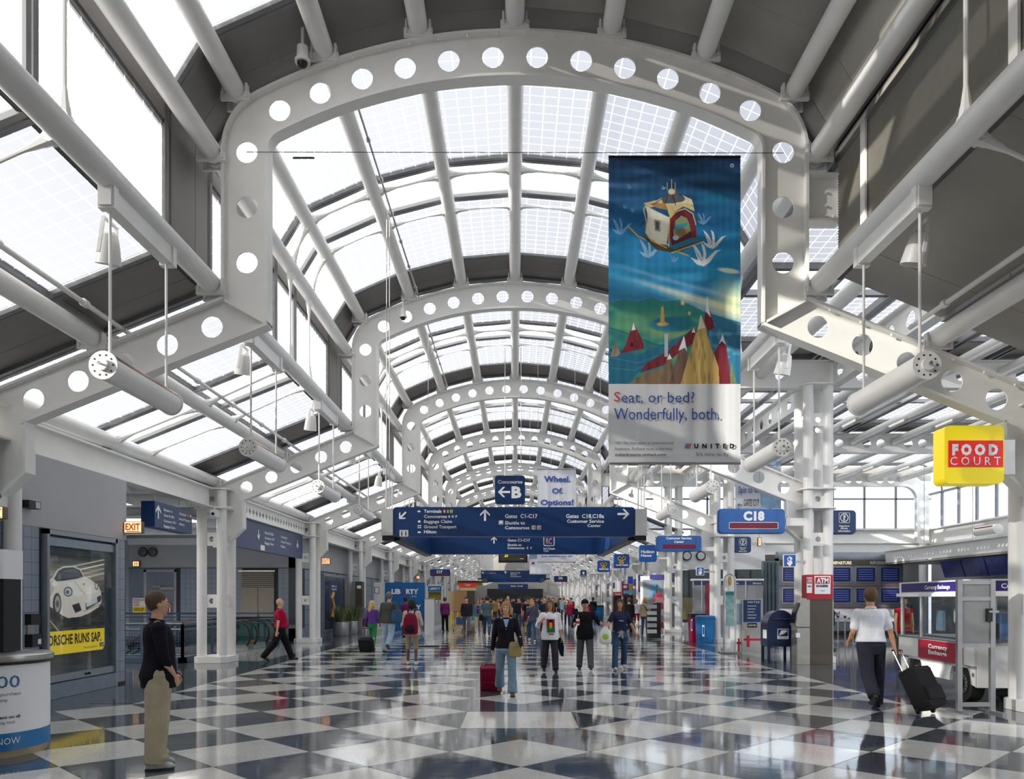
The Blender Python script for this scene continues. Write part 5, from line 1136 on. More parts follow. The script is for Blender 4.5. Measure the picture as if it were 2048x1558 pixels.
# departure boards
M_BOARD = mat('board_grey_metal', '7f8790', .4, .4); M_SCR = mat('screen_navy', '1a2148', .2, var=.2, scale=9, emit=.25)
D = empty('departure_board', (16, 36, 0), label='large grey departure information board with ten dark blue screens', cat='board'); Y = 36
pbox('board_body', D, 1558, 1806, 1116, 1262, Y, .6, M_BOARD); part('rounded_top', MB().tube((X(1558, Y), Y+.3, Z(1116, Y)), (X(1806, Y), Y+.3, Z(1116, Y)), .3, n=20), M_BOARD, D, 40); pbox('header_band', D, 1560, 1804, 1119, 1131, Y-.02, .03, M_ATM)
pt(D, 'DEPARTURE', 1663, 1703, 1122.5, 1128.5, Y-.03, mat('cream_letter', 'f0e4bc', .5, var=0, emit=.4), .04); pt(D, 'INFORMATION', 1740, 1788, 1122.5, 1128.5, Y-.03, mat('grey_letter', 'a9b0b6', .5, var=0), .04)
for u in (1566, 1615, 1664, 1713, 1762):
    for v in (1135, 1177):
        pbox('screen_bezel', D, u-2, u+39, v-2, v+30, Y-.03, .04, M_CHROME); pbox('screen', D, u, u+37, v, v+28, Y-.04, .03, M_SCR)
        for i in range(5): pbox('flight_rows', D, u+4, u+33, v+4+i*4.5, v+5.5+i*4.5, Y-.046, .008, mat('screen_text_blue', '4a58a0', .3, var=.3, scale=30, emit=.3))
for v in (1171, 1214): pbox('red_seam', D, 1560, 1804, v, v+1, Y-.025, .03, M_RED)
pbox('white_strip', D, 1560, 1788, 1218, 1243, Y-.05, .03, M_LET); pt(D, 'early?', 1655, 1680, 1223, 1230, Y-.06, mat('ink_navy', '1c3c6c', .5, var=0), .03); pt(D, 'GATE C17', 1665, 1686, 1236, 1239.5, Y-.06, M_BLACK, .02)
for uu, vv in ((1697, 1238), (1706, 1222), (1716, 1236)): arrow(D, P(uu, vv, Y-.06), .16, 45, mat('arrow_blue_print', '2a6f9e', .5, var=0))
pbox('dark_plinth', D, 1560, 1804, 1250, 1264, Y+.02, .5, M_BLACK)
pbox('side_wing', D, 1527, 1558, 1122, 1268, Y-1.2, .3, mat('teal_grey_panel', '66797f', .4, .2)); 
for i in range(4): pbox('wing_fin', D, 1529+i*7.5, 1532+i*7.5, 1124, 1266, Y-1.3, .1, mat('teal_grey_dark', '46565c', .4, .2))
# directory wall
D = empty('directory_panel', (10, 34, 0), label='grey directory wall panel behind the recycling bins', cat='board'); Y = 33.5
pbox('panel', D, 1388, 1526, 1160, 1270, Y, .3, mat('directory_grey', '8d8f92', .5)); pbox('header', D, 1388, 1526, 1163, 1170, Y-.01, .02, M_BLUE); pt(D, 'Airline', 1462, 1477, 1164.5, 1168, Y-.02); pt(D, 'Directory', 1506, 1523, 1164.5, 1168, Y-.02); pbox('top_cap', D, 1386, 1528, 1157.5, 1161, Y-.1, .5, M_WHITE)
for u in (1402, 1440, 1490): pbox('post', D, u, u+2.5, 1158, 1276, Y-.03, .05, M_CHROME)
for u in (1411, 1434): pbox('magenta_strip', D, u, u+8, 1166, 1268, Y-.04, .03, mat('bin_magenta', '8c0a3c'))
# shuttered store in dark green grey beside it
D = empty('shuttered_shop', (9.4, 38.5, 0), label='closed dark green grey shop front right of the column row', cat='shop front'); Y = 39.3
pbox('front', D, 1366, 1530, 1140, 1245, Y, .3, mat('shop_green_grey', '4f5a5c', .5)); pbox('counter', D, 1366, 1392, 1195, 1240, Y-.05, .1, mat('tan_counter', '8d7f5e', .5)); pbox('fascia', D, 1366, 1530, 1085, 1139, Y, .3, M_WHITE)
for u in (1364, 1378, 1472, 1500): pbox('mullion', D, u, u+1.2, 1141, 1195, Y-.03, .04, M_BLACK)
for u in (1374, 1402):
    c = P(u, 1111.5, Y-.12); s = empty('round_lamp', c, label='round grey wall lamp above the shop front, %s of two' % ('left' if u < 1390 else 'right'), cat='lamp'); part('lamp_ring', MB().tube(c, c+Vector((0, .1, 0)), .24, n=20), M_BLACK, s, 40); part('lamp_lens', MB().tube(c-Vector((0, .02, 0)), c, .18, n=20), M_CHROME, s, 40)
# stanchions
st0 = None
for i, (u, Y) in enumerate(((1676, 30.5), (1690, 30.0), (1706, 29.0), (1723, 31), (1730, 29), (1640, 33), (1650, 31), (1560, 32))):
    if st0 is None:
        st0 = empty('stanchion', (0, 0, 0)); part('post', MB().tube((0, 0, .02), (0, 0, .95), .03, n=10), M_CHROME, st0, 40, world=False); part('base', MB().tube((0, 0, 0), (0, 0, .03), .18, n=16), M_CHROME, st0, world=False); part('head', MB().tube((0, 0, .92), (0, 0, 1.0), .045, n=10), M_BLACK, st0, world=False); o = st0
    else: o = copy_tree(st0)
    o.location = (X(u, Y), Y, 0); tag(o, 'chrome queue stanchion before the departure board, %s one counted from the left' % ORD[sorted(((1676, 0), (1690, 1), (1706, 2), (1723, 3), (1730, 4), (1640, 5), (1650, 6), (1560, 7))).index((u, i))], 'stanchion', 'queue stanchions')
# canopy beam with groups of holes, counter monitors
D = empty('canopy_beam', (17, 30, 3.3), label='long perforated white canopy beam over the gate counter', cat='beam')
L = 12; hs = [circ(.4+g*1.25+h*.22, 3.53, .07, 12) for g in range(9) for h in range(4)]
part('beam_web', MB().prism([(0, 3.3), (L, 3.3), (L, 3.8), (0, 3.8)], lambda p, q, t: (17+t, 24+p, q), -.02, .02, hs), M_STEEL, D); part('canopy_board', MB().box(17, 20.8, 24, 36, 3.22, 3.28), M_PANEL2, D); part('beam_flange', MB().box(16.9, 17.1, 24, 36, 3.8, 3.83), M_STEEL, D)
for y in (26, 29.5, 33): part('hanger', MB().tube((17.2, y, 3.8), (17.2, y, 7.4), .012, n=6), M_CHROME, D)
D = empty('counter_screens', (17.5, 28, 2.6), label='dark angled gate screens under the canopy', cat='screen')
for i in range(3): part('screen', MB().add([(17.3, 27.2+i*1.5, 2.5), (17.3, 28.6+i*1.5, 2.5), (17.1, 28.6+i*1.5, 3.15), (17.1, 27.2+i*1.5, 3.15), (17.5, 27.2+i*1.5, 2.5), (17.5, 28.6+i*1.5, 2.5), (17.5, 28.6+i*1.5, 3.2), (17.5, 27.2+i*1.5, 3.2)], [(0, 1, 2, 3), (7, 6, 5, 4), (0, 4, 5, 1), (3, 2, 6, 7), (1, 5, 6, 2), (0, 3, 7, 4)]), M_SCR, D)
for Y, x in ((33, 20.2), (27, 20.2)):
    o = empty('tube_heater', (20.3, Y, 4.35), label='grey tubular heater fixed on the right annex wall, %s' % ('farther' if Y > 30 else 'nearer'), cat='heater'); part('housing', MB().tube((20.3, Y, 4.6), (20.3, Y+1.5, 4.6), .2, n=20), M_STEEL, o, 40); part('end_cap', MB().tube((20.3, Y-.03, 4.6), (20.3, Y, 4.6), .21, n=20), M_STEEL, o, 40); part('copper_strip', MB().box(20.12, 20.2, Y+.1, Y+1.4, 4.7, 4.75), M_COPPER, o)

# currency cart
M_CW = mat('cart_white_enamel', 'e6e6e4', .3, var=.02); M_TYRE = mat('tyre_rubber', '25231f', .7, var=.2, scale=20); M_PUR = mat('cart_purple', '2c1a6e', .35); M_CRED = mat('cart_crimson', 'a0102e', .35)
cart = empty('currency_cart', (7.22, 12.27, 0), -.08, 'white currency exchange cart on wheels with purple roof band', 'cart')
CL, CW_ = 2.9, 1.75   # local: x right (width), y away (length)
def cp(nm, mb, m, **k): return part(nm, mb, m, cart, world=False, **k)
def arch_poly(L0, L1, z0, z1, wh):
    pts = [(L0, z1), (L0, z0)]
    for c in wh:
        pts += [(c-.36*math.cos(t*PI/10), max(z0, .3+.36*math.sin(t*PI/10))) for t in range(11)]
    return pts+[(L1, z0), (L1, z1)]
WH = (.55, 2.3)
cp('side_skirt', MB().prism(arch_poly(0, CL, .27, .62, WH), lambda p, q, t: (t, p, q), 0, .05), M_CW); cp('side_body', MB().box(-.04, .05, 0, CL, .60, .96), M_CW); cp('rear_body', MB().box(0, CW_, -.02, .05, .27, .96), M_CW)
cp('far_body', MB().box(CW_-.05, CW_, 0, CL, .27, .96), M_CW); cp('front_body', MB().box(0, CW_, CL-.05, CL, .27, .96), M_CW); cp('deck', MB().box(0, CW_, 0, CL, .55, .6), M_CW)
cp('belt_ledge', MB().box(-.05, CW_, -.04, CL, .94, .97), M_CHROME)
for x, y in ((0, 0), (0, CL-.05), (CW_-.05, 0), (CW_-.05, CL-.05), (0, 2.0), (CW_/2, 0)): cp('window_post', MB().box(x, x+.05, y, y+.05, .96, 1.72), M_CW)
for a, b in ((.05, 2.0), (2.05, CL-.05)): cp('side_glass', MB().add([(.02, a, .97), (.02, b, .97), (.02, b, 1.7), (.02, a, 1.7)], [(0, 1, 2, 3)]), M_GLASSD)
cp('rear_glass', MB().add([(.05, .02, .97), (CW_/2, .02, .97), (CW_/2, .02, 1.7), (.05, .02, 1.7)], [(0, 1, 2, 3)]), M_GLASSD); cp('rear_glass', MB().add([(CW_/2+.05, .02, .97), (CW_-.05, .02, .97), (CW_-.05, .02, 1.7), (CW_/2+.05, .02, 1.7)], [(0, 1, 2, 3)]), M_GLASSD)
cp('roof_lip', MB().box(-.06, CW_+.06, -.06, CL+.06, 1.70, 1.76), M_CW); cp('roof_box', MB().box(-.02, CW_+.02, -.02, CL+.02, 1.76, 1.97), M_CW)
cp('purple_band', MB().box(-.03, -.02, .1, CL-.1, 1.785, 1.945), M_PUR); cp('purple_band', MB().box(.1, CW_-.1, -.03, -.02, 1.785, 1.945), M_PUR)
text('Currency Exchange', cart, (-.031, 1.3, 1.865), .07, .95, M_LET, right=(0, -1, 0), bold=.02, world=False, depth=.002); text('Currency Exchange', cart, (.82, -.031, 1.865), .075, .95, M_LET, bold=.02, world=False, depth=.002)
cp('crimson_panel', MB().box(-.055, -.04, .35, 2.0, .60, .93), M_CRED); text('Currency\nExchange', cart, (-.056, 1.22, .77), .2, .72, M_LET, right=(0, -1, 0), bold=.03, world=False, depth=.002)
for c in WH:
    for sx in (.06, CW_-.26):
        w = cp('wheel', MB().tube((sx, c, .28), (sx+.2, c, .28), .28, n=28), M_TYRE, smooth=40)
        obj('hub_cap', MB().tube((sx-.015, c, .28), (sx, c, .28), .15, n=20).mesh('hub_cap', M_CHROME, smooth=40), w); obj('hub_centre', MB().tube((sx-.03, c, .28), (sx-.015, c, .28), .05, n=12).mesh('hub_centre', M_BLACK), w)
        sp = MB()
        for i in range(12): a = i*PI/6; sp.tube((sx-.02, c+.05*math.cos(a), .28+.05*math.sin(a)), (sx-.02, c+.14*math.cos(a), .28+.14*math.sin(a)), .006, n=5)
        obj('hub_spokes', sp.mesh('hub_spokes', M_BLACK), w)['kind'] = 'stuff'
cp('tail_lamp', MB().box(.72, .8, -.035, -.02, .42, .47), M_RED, label='red tail lamp'); cp('tail_lamp', MB().box(-.06, -.04, 2.72, 2.8, .62, .68), M_RED, label='red side lamp')
cp('fuel_cap', MB().tube((-.0, .1, .46), (-.015, .1, .46), .035, n=12), M_CHROME); cp('counter_top', MB().box(.2, CW_-.1, .4, CL-.3, .96, 1.0), M_CHROME)
cp('cash_till', MB().box(.4, .8, .9, 1.3, 1.0, 1.25), M_BLACK); cp('seat_back', MB().box(.9, 1.3, 1.6, 1.7, .96, 1.4), mat('seat_blue', '0f6cab', .5)); cp('display_card', MB().box(.15, .2, 1.5, 1.75, 1.1, 1.45), mat('pale_blue_print', '9fb6cc'))
# aluminium display frame before the cart
fr_ = empty('display_frame', (6.75, 11.45, 0), label='aluminium frame with grey panel standing before the currency cart', cat='frame')
xa, xb = X(1918, 11.45), X(1984, 11.45); YF = 11.45
for x in (xa, xb):
    part('post', MB().box(x-.035, x+.035, YF-.03, YF+.03, .03, 1.94), M_CHROME, fr_); part('foot', MB().box(x-.03, x+.03, YF-.3, YF+.3, 0, .035), M_CHROME, fr_)
for z in (1.9, 1.66, .98, .12): part('crossbar', MB().box(xa, xb, YF-.025, YF+.025, z-.03, z+.03), M_CHROME, fr_)
part('grey_panel', MB().box(xa+.03, xb-.03, YF-.01, YF+.01, 1.0, 1.88), mat('frame_panel_grey', '8f918f', .4), fr_); part('lock_box', MB().box(xb-.1, xb-.02, YF-.05, YF-.01, 1.33, 1.52), M_BLACK, fr_); part('lock_lever', MB().box(xb-.08, xb+.06, YF-.07, YF-.05, 1.46, 1.49), M_CHROME, fr_)

# ------------------------------------------------------------------ left side items
def wrap_text(s, parent, cx, cy, R, ang, z, h, w, m, bold=.02):
    o = text(s, parent, (0, 0, 0), h, w, m, bold=bold, depth=0, world=False); me = o.data
    for v in me.vertices:
        a = ang+v.co.x/R; v.co = (R*math.sin(a)+cx-parent.location.x, -R*math.cos(a)+cy-parent.location.y, v.co.z+z)
    return o
kc = (-5.78, 8.55); KR = .62
k = empty('promotion_counter', (kc[0], kc[1], 0), label='round white promotion counter with blue band at the left edge', cat='counter')
def ring(r, z, n=40): return [(kc[0]+r*math.cos(2*PI*i/n), kc[1]+r*math.sin(2*PI*i/n), z) for i in range(n)]
part('white_drum', MB().loft([ring(KR, .26), ring(KR, 1.0)]), M_LET, k, 40); part('blue_band', MB().loft([ring(KR+.002, .08), ring(KR+.002, .26)]), mat('band_blue', '1676b4', .35, var=.02), k, 40); part('beige_base', MB().loft([ring(KR-.03, 0), ring(KR-.02, .08)]), mat('base_beige', 'b9a98a', .5), k, 40)
part('counter_top', MB().loft([ring(KR+.03, 1.0), ring(KR+.04, 1.02), ring(KR+.04, 1.06), ring(KR+.01, 1.075)]), M_CHROME, k, 40); part('dark_rim', MB().loft([ring(KR+.02, .97), ring(KR+.035, 1.0)]), M_BLACK, k, 40)
ia = mat('ink_blue_thin', '2a6ea6', .5, var=0)
wrap_text('50,000', k, *kc, KR+.004, .62, .80, .13, .62, ia, 0); wrap_text('after first purchase', k, *kc, KR+.004, .80, .67, .035, .42, GI, 0); wrap_text('or roundtrip', k, *kc, KR+.004, .72, .61, .035, .25, GI, 0); wrap_text('ticket', k, *kc, KR+.004, .72, .55, .035, .11, GI, 0)
wrap_text('mile per $1 spent on all', k, *kc, KR+.004, .72, .43, .032, .5, M_BLACK, .02); wrap_text('with no earning limit', k, *kc, KR+.004, .72, .375, .03, .4, GI, 0); wrap_text('APPLY NOW', k, *kc, KR+.006, .72, .18, .07, .5, M_LET, 0)
k = empty('poster_tower', (-5.85, 8.7, 1.08), label='black tower panel with white header standing on the round counter', cat='display')
part('dark_tower', MB().box(-6.15, -5.57, 8.55, 8.85, 1.08, 2.05), M_BLACK, k); part('white_header', MB().box(-6.17, -5.56, 8.53, 8.87, 1.88, 2.2), M_LET, k); part('grey_panel', MB().box(-5.68, -5.60, 8.525, 8.53, 1.92, 2.12), M_WALLG, k)
# escalators
M_RUB = mat('black_handrail_rubber', '17171a', .35); M_TG2 = mat('escalator_glass_teal', '6f9a9a', .1, var=.05); M_STEP = mat('escalator_step', '8e9498', .4, .5)
def esc_path(y, off=0):
    cx, cz, r = -8.95, .48, .46-off; pts = [(cx, y, cz-r)]
    pts += [(cx+r*math.sin(t*PI/12), y, cz-r*math.cos(t*PI/12)) for t in range(1, 12)]; pts.append((cx, y, cz+r)); pts += [(-10.4, y, cz+r), (-10.9, y, cz+r-.1), (-14.8, y, cz+r-2.4)]
    return pts
for n, (ya, yb) in enumerate(((24.0, 25.2), (25.9, 27.1), (27.8, 29.0))):
    e_ = empty('escalator', (-9.5, ya, 0), label='escalator going down in the recess, %s from the near column' % ORD[n], cat='escalator', group='escalators')
    for y in (ya, yb):
        part('handrail', MB().path(esc_path(y), .045, 8), M_RUB, e_, 50)
        g = esc_path(y, .06); poly = [(p[0], p[2]) for p in g]+[(-14.8, -2.6), (-10.9, -.25), (-10.4, 0.05), (-9.0, 0.05)]
        part('glass_balustrade', MB().add([(p[0], y, p[1]) for p in poly], [tuple(range(len(poly)))]), M_GLASST, e_)
        part('skirt', MB().prism([(-8.6, 0), (-8.6, .18), (-10.4, .18), (-10.9, .05), (-14.8, -2.2), (-14.8, -2.6), (-10.9, -.3), (-10.2, 0)], lambda p, q, t: (p, t, q), y-.06, y+.06), M_CHROME, e_)
    part('landing_plate', MB().box(-10.2, -8.6, ya+.06, yb-.06, 0.0, .02), M_STEP, e_)
    for i in range(10): part('step', MB().box(-10.6-i*.4, -10.2-i*.4, ya+.06, yb-.06, -.2-i*.22, -.02-i*.22), M_STEP, e_)
    part('orange_mark', MB().box(-8.72, -8.62, ya+.02, ya+.1, .18, .3), mat('mark_orange', 'd87b1e', .5), e_)
M_RAIL = mat('slate_blue_rail', '48586b', .35, .2, var=.04)
def railing(name, label, pts, h=1.0, mesh=True):
    s = empty(name, (pts[0][0], pts[0][1], 0), label=label, cat='railing')
    for (ax, ay), (bx, by) in zip(pts, pts[1:]):
        part('top_rail', MB().tube((ax, ay, h), (bx, by, h), .035, n=10), M_RAIL, s, 40); part('mid_rail', MB().tube((ax, ay, h-.14), (bx, by, h-.14), .02, n=8), M_RAIL, s); part('bottom_rail', MB().tube((ax, ay, .2), (bx, by, .2), .02, n=8), M_RAIL, s)
        part('kerb', MB().box(min(ax, bx)-.08, max(ax, bx)+.08, min(ay, by)-.08, max(ay, by)+.08, 0, .14), M_RAIL, s)
        L = math.hypot(bx-ax, by-ay); n = max(2, int(L/.9))
        for i in range(n+1): t = i/n; part('post', MB().box(ax+(bx-ax)*t-.03, ax+(bx-ax)*t+.03, ay+(by-ay)*t-.03, ay+(by-ay)*t+.03, .1, h), M_RAIL, s)
        if mesh:
            m = MB(); k = int(L/.07)
            for i in range(k): t = (i+.5)/k; x, y = ax+(bx-ax)*t, ay+(by-ay)*t; m.tube((x, y, .2), (x, y, h-.14), .006, n=4, cap=False)
            for j in range(9): z = .26+j*.07; m.tube((ax, ay, z), (bx, by, z), .006, n=4, cap=False)
            part('wire_infill', m, M_RAIL, s, kind='stuff')
railing('guard_railing', 'slate blue guard railing with mesh in front of the escalator pit', [(-14.8, 20.3), (-8.6, 20.3), (-8.6, 23.3)])
railing('guard_railing', 'taller slate blue railing along the back of the escalators', [(-14.8, 29.7), (-8.7, 29.7), (-8.7, 29.2)], 1.1, False)
railing('queue_rail', 'short slate blue rail between the second and third escalators', [(-9.2, 27.45), (-8.3, 27.45)], .95, False)
# wall advert, planters, phone kiosk beyond the escalators
a = empty('wall_advert', (-8.38, 36, .2), label='tall dark blue wall advert with a yellow figure behind the planters', cat='advert')
part('frame', MB().box(-8.4, -8.32, 34.2, 38.4, .2, 2.75), fr, a); part('dark_glass', MB().box(-8.33, -8.31, 34.3, 38.3, .3, 2.65), mat('advert_dark', '2a3642', .2), a)
part('blue_print', MB().box(-8.31, -8.30, 35.0, 37.0, .75, 2.45), mat('advert_navy', '1c2f5e', .4), a); part('yellow_figure', MB().path([(-8.295, 35.5, .8), (-8.295, 35.9, 1.3), (-8.295, 35.45, 1.7), (-8.295, 35.8, 1.9)], .09), mat('advert_yellow', 'd9a53c', .5), a, 60)
text('Make it\nhappen', a, (-8.29, 36.0, 2.15), .25, 1.0, M_LET, right=(0, 1, 0), bold=.02)
M_LEAF = mat('snake_plant_leaf', '5d6b34', .5, var=.35, scale=14); M_POT = mat('spun_steel_pot', 'b9b9b7', .3, .7)
for n, (u, Y, r, zt) in enumerate(((682, 35.2, .36, .62), (703, 37.2, .3, .6))):
    x = X(u, Y); s = empty('potted_plant', (x, Y, 0), label='spiky green plant in a round steel pot, %s' % ('nearer and larger' if n == 0 else 'farther and smaller'), cat='plant')
    part('pot', MB().loft([[(x+rr*math.cos(t*PI/14), Y+rr*math.sin(t*PI/14), z) for t in range(28)] for rr, z in ((r*.92, 0), (r, .04), (r, zt), (r*.93, zt), (r*.93, zt-.05))]), M_POT, s, 40)
    part('soil', MB().tube((x, Y, zt-.08), (x, Y, zt-.04), r*.92, n=20), M_BLACK, s)
    for i in range(46):
        a = random.random()*2*PI; rr = random.random()**.5*r*.8; h = random.uniform(.5, .85); le = random.uniform(.05, .32); w = .028
        bx_, by_ = x+rr*math.cos(a), Y+rr*math.sin(a); px, py = -math.sin(a)*w, math.cos(a)*w; m = MB(); q = [(0, 1), (.4, 1.2), (.75, .9), (1, .05)]
        for t, ww in q: ox = le*t*t*math.cos(a); oy = le*t*t*math.sin(a); m.v += [(bx_+ox-px*ww, by_+oy-py*ww, zt-.05+h*t), (bx_+ox+.01*math.cos(a), by_+oy+.01*math.sin(a), zt-.05+h*t), (bx_+ox+px*ww, by_+oy+py*ww, zt-.05+h*t)]
        m.f = [(3*j+c, 3*j+c+1, 3*j+c+4, 3*j+c+3) for j in range(3) for c in (0, 1)]; m.mi = [0]*6
        part('leaf', m, M_LEAF, s)
k = empty('phone_kiosk', (-7.6, 37, 0), label='tall grey metal kiosk beside the planters', cat='kiosk'); pbox('cabinet', k, 711, 724, 1163, 1250, 38, .6, M_ATM); pbox('side_panel', k, 703, 711, 1163, 1268, 38.05, .5, M_CHROME); pbox('lower_cabinet', k, 711, 728, 1215, 1266, 37.8, .4, M_CHROME); pbox('lit_strip', k, 714, 722, 1171, 1177, 37.99, .01, M_LET)
# LIBERTY booth
k = empty('phone_booth_display', (-5.9, 41, 0), label='large bright blue booth wall with white lettering behind the walkers', cat='booth'); Y = 41; M_LB = mat('liberty_blue', '0a62a4', .4, var=.03)
pbox('blue_wall', k, 770, 849, 1165, 1263, Y, .4, M_LB); pbox('white_wing', k, 748, 770, 1165, 1262, Y+.05, .4, M_WHITE); pbox('framed_sheet', k, 749, 758.5, 1174, 1187, Y+.03, .03, M_BLACK); pbox('sheet_paper', k, 750, 757.5, 1175, 1186, Y+.02, .03, M_LET)
pt(k, 'LIB', 783, 801, 1178, 1187.5, Y-.02, M_LET, .05); pt(k, 'RTY', 812, 837, 1178, 1187.5, Y-.02, M_LET, .05)
for i in range(3): pbox('magenta_bar', k, 804.5, 810.5, 1178.5+i*3.4, 1180.2+i*3.4, Y-.02, .01, mat('liberty_magenta', 'a02468', .4))
pt(k, 'by Western', 821, 833, 1191.5, 1193.5, Y-.02); pt(k, 'Y', 832, 842, 1210, 1218, Y-.02, M_LET, .05); pbox('white_counter', k, 849, 866, 1198, 1262, Y-.3, .6, M_WHITE); pbox('counter_top', k, 848, 867, 1196, 1198, Y-.32, .7, M_CHROME)
k = empty('small_kiosk', (-5, 50, 0), label='smaller blue and white kiosk beyond the large blue booth', cat='kiosk'); Y = 50
pbox('sign_board', k, 856, 883, 1172, 1183, Y, .2, M_LB); pt(k, 'LIBERTY', 859, 880.5, 1175, 1179.5, Y-.02); pbox('frame', k, 854, 885, 1169, 1172, Y, .3, M_WHITE); pbox('post', k, 883, 885.5, 1169, 1250, Y, .2, M_WHITE); pbox('post', k, 854, 856, 1169, 1250, Y, .2, M_WHITE); pbox('yellow_interior', k, 857, 882, 1184, 1200, Y+.3, .1, mat('interior_amber', '9b8326', .5, var=.3)); pbox('counter', k, 856, 883, 1205, 1250, Y+.1, .4, M_WALLG)
k = empty('photo_shop_kiosk', (-3, 58, 0), label='shop kiosk with yellow fascia, orange sign and tan panel', cat='kiosk'); Y = 58
pbox('yellow_fascia', k, 913, 962, 1164, 1171, Y, 3, mat('fascia_yellow', 'd2a31c', .4)); pbox('orange_sign', k, 919, 952, 1165, 1175, Y-.1, .2, mat('sign_orange', 'd8401f', .4, emit=.15)); pt(k, 'Color', 930, 941, 1167, 1171.5, Y-.12, M_LET, .03)
pbox('tan_panel', k, 908, 950, 1180, 1238, Y, .2, mat('tan_board', 'b58a5e', .6)); pbox('dark_doorway', k, 934, 950, 1182, 1236, Y-.02, .1, M_ATM); pbox('cream_band', k, 921, 952, 1175, 1181, Y-.05, .2, mat('cream_board', 'ead9a8', .5)); pbox('black_cap', k, 915, 969, 1161.5, 1164, Y-.3, 3.6, M_BLACK); pbox('side_board', k, 895, 908, 1182, 1238, Y+1, .2, mat('cream_board', 'ead9a8'))
# far sign bridges
for n, (Y0, u0, u1, v0, v1, vb) in enumerate(((61, 962, 1092, 1141, 1157, 1167),)):
    s = empty('hall_sign_bridge', (0, Y0, Z(v1, Y0)), label='distant blue hanging sign frame far down the hall', cat='sign'); bridge(s, Y0, Y0+14, u0, u1, v0, v1, vb, .3)
    arrow(s, P(966, 1146, Y0-.01), .2, 315); arrow(s, P(1011, 1145, Y0-.01), .24, 0); pt(s, 'Telephones', 978, 992, 1145, 1147, Y0-.01, mat('terminal_yellow', 'd9b93a', .4, var=0)); pt(s, 'Gates C1-C16', 1021, 1040, 1144.5, 1147, Y0-.01)
    pt(s, 'Shuttle', 1021, 1034, 1148.5, 1150.5, Y0-.01); pt(s, 'Concourses E F', 1021, 1042, 1152, 1154, Y0-.01)
s = sign('far_sign', 'dark blue sign far away under the distant sign frame', 996, 1056, 1168, 1178, 95, .4, M_BLUE, .1); pt(s, 'FOOD  COURT', 1022, 1046, 1171, 1173.5, 94.9); rod(s, 1000, 95, Z(1168, 95), 9); rod(s, 1050, 95, Z(1168, 95), 9)
# right side: vending, posters, shop hardware
k = empty('drinks_machine', (X(1236, 45), 45, 0), label='red lit drinks vending machine among the right columns', cat='vending machine'); Y = 45
pbox('machine', k, 1228, 1243, 1192, 1252, Y, .6, M_BLACK); pbox('red_header', k, 1228.5, 1242.5, 1184, 1192, Y-.02, .6, M_RED); pt(k, 'Coca-Cola', 1230, 1241, 1185.5, 1190, Y-.03, M_LET, .03)
k = empty('vending_machine', (X(1258, 45), 45.5, 0), label='black vending machine with teal header beside the red one', cat='vending machine'); pbox('machine', k, 1249, 1266, 1190, 1252, 45, .6, M_BLACK); pbox('teal_header', k, 1250, 1265.5, 1181, 1187, 44.98, .6, mat('teal_lit', '1a8fae', .4, emit=.2))
for n, (u0, u1, v0, v1, Y, c, l) in enumerate(((1244, 1257, 1168, 1190, 52, '8c1238', 'dark red'), (1256, 1266, 1153, 1196, 46, '2a3fae', 'blue'), (1277, 1287, 1150, 1184, 42, '2a3fae', 'blue and amber'))):
    s = sign('hanging_poster', '%s poster panel hung among the right columns' % l, u0, u1, v0, v1, Y, .1, mat('poster_c%d' % n, c, .4, var=.1), 0, cat='poster')
    if n: pbox('amber_print', s, u0+1.5, u1-1.5, v0+(v1-v0)*.35, v1-2, Y-.01, .02, mat('amber_print', 'c9962c', .5, var=.4, scale=4))
    else: pt(s, 'NEW', u0+3, u1-3, v0+3, v0+8, Y-.01, M_LET, .03)
    rod(s, (u0+u1)/2, Y+.05, Z(v0, Y), 9)
k = empty('newspaper_rack', (X(1323, 33), 33, 0), label='curved dark magazine rack near the right columns', cat='rack'); Y = 33
prf = [(0, 0), (-.05, .5), (.0, 1.0), (.18, 1.45), (.5, 1.5), (.5, 0)]
part('rack_body', MB().prism([(p[0]+X(1298, Y), p[1]) for p in prf], lambda p, q, t: (p, t, q), Y, Y+.6), M_BLACK, k); 
for i in range(5): part('rack_shelf', MB().box(X(1299, Y)-.1, X(1299, Y)+.3, Y-.04, Y, .2+i*.26, .36+i*.26), M_WALLG, k)
k = empty('gift_stand', (X(1318, 34), 34, 0), label='tall stand of red and white gift items by the columns', cat='stand'); Y = 34
for i in range(6): part('gift_bag', MB().cbox((X(1318, Y), Y, .25+i*.27), (.34, .3, .24)), mat('gift_%d' % (i % 3), ('d9cfd2', 'c23048', 'b9899a')[i % 3], .5), k)
part('stand_post', MB().tube((X(1318, Y), Y+.2, 0), (X(1318, Y), Y+.2, 2.0), .03, n=8), M_CHROME, k); part('red_garment', MB().ell((X(1318, Y), Y, 1.65), (.22, .15, .25)), mat('garment_red', 'c8142a', .6), k, 60)
k = empty('shop_doorway', (X(1300, 39), 39, 0), label='pale glazed shop doorway with a blue poster right of the column row', cat='shop front'); Y = 40
pbox('door_frame', k, 1282, 1330, 1152, 1250, Y, .2, M_WHITE); pbox('door_glass', k, 1286, 1326, 1160, 1250, Y-.02, .05, mat('door_glass_grey', '8c9aa6', .15)); pbox('sign_band', k, 1300, 1338, 1149, 1158, Y-.1, .1, mat('band_violet', '4a4690', .4)); pbox('blue_poster', k, 1305, 1312, 1168, 1192, Y-.1, .05, mat('poster_sky', '4a9cc8', .4, var=.2))
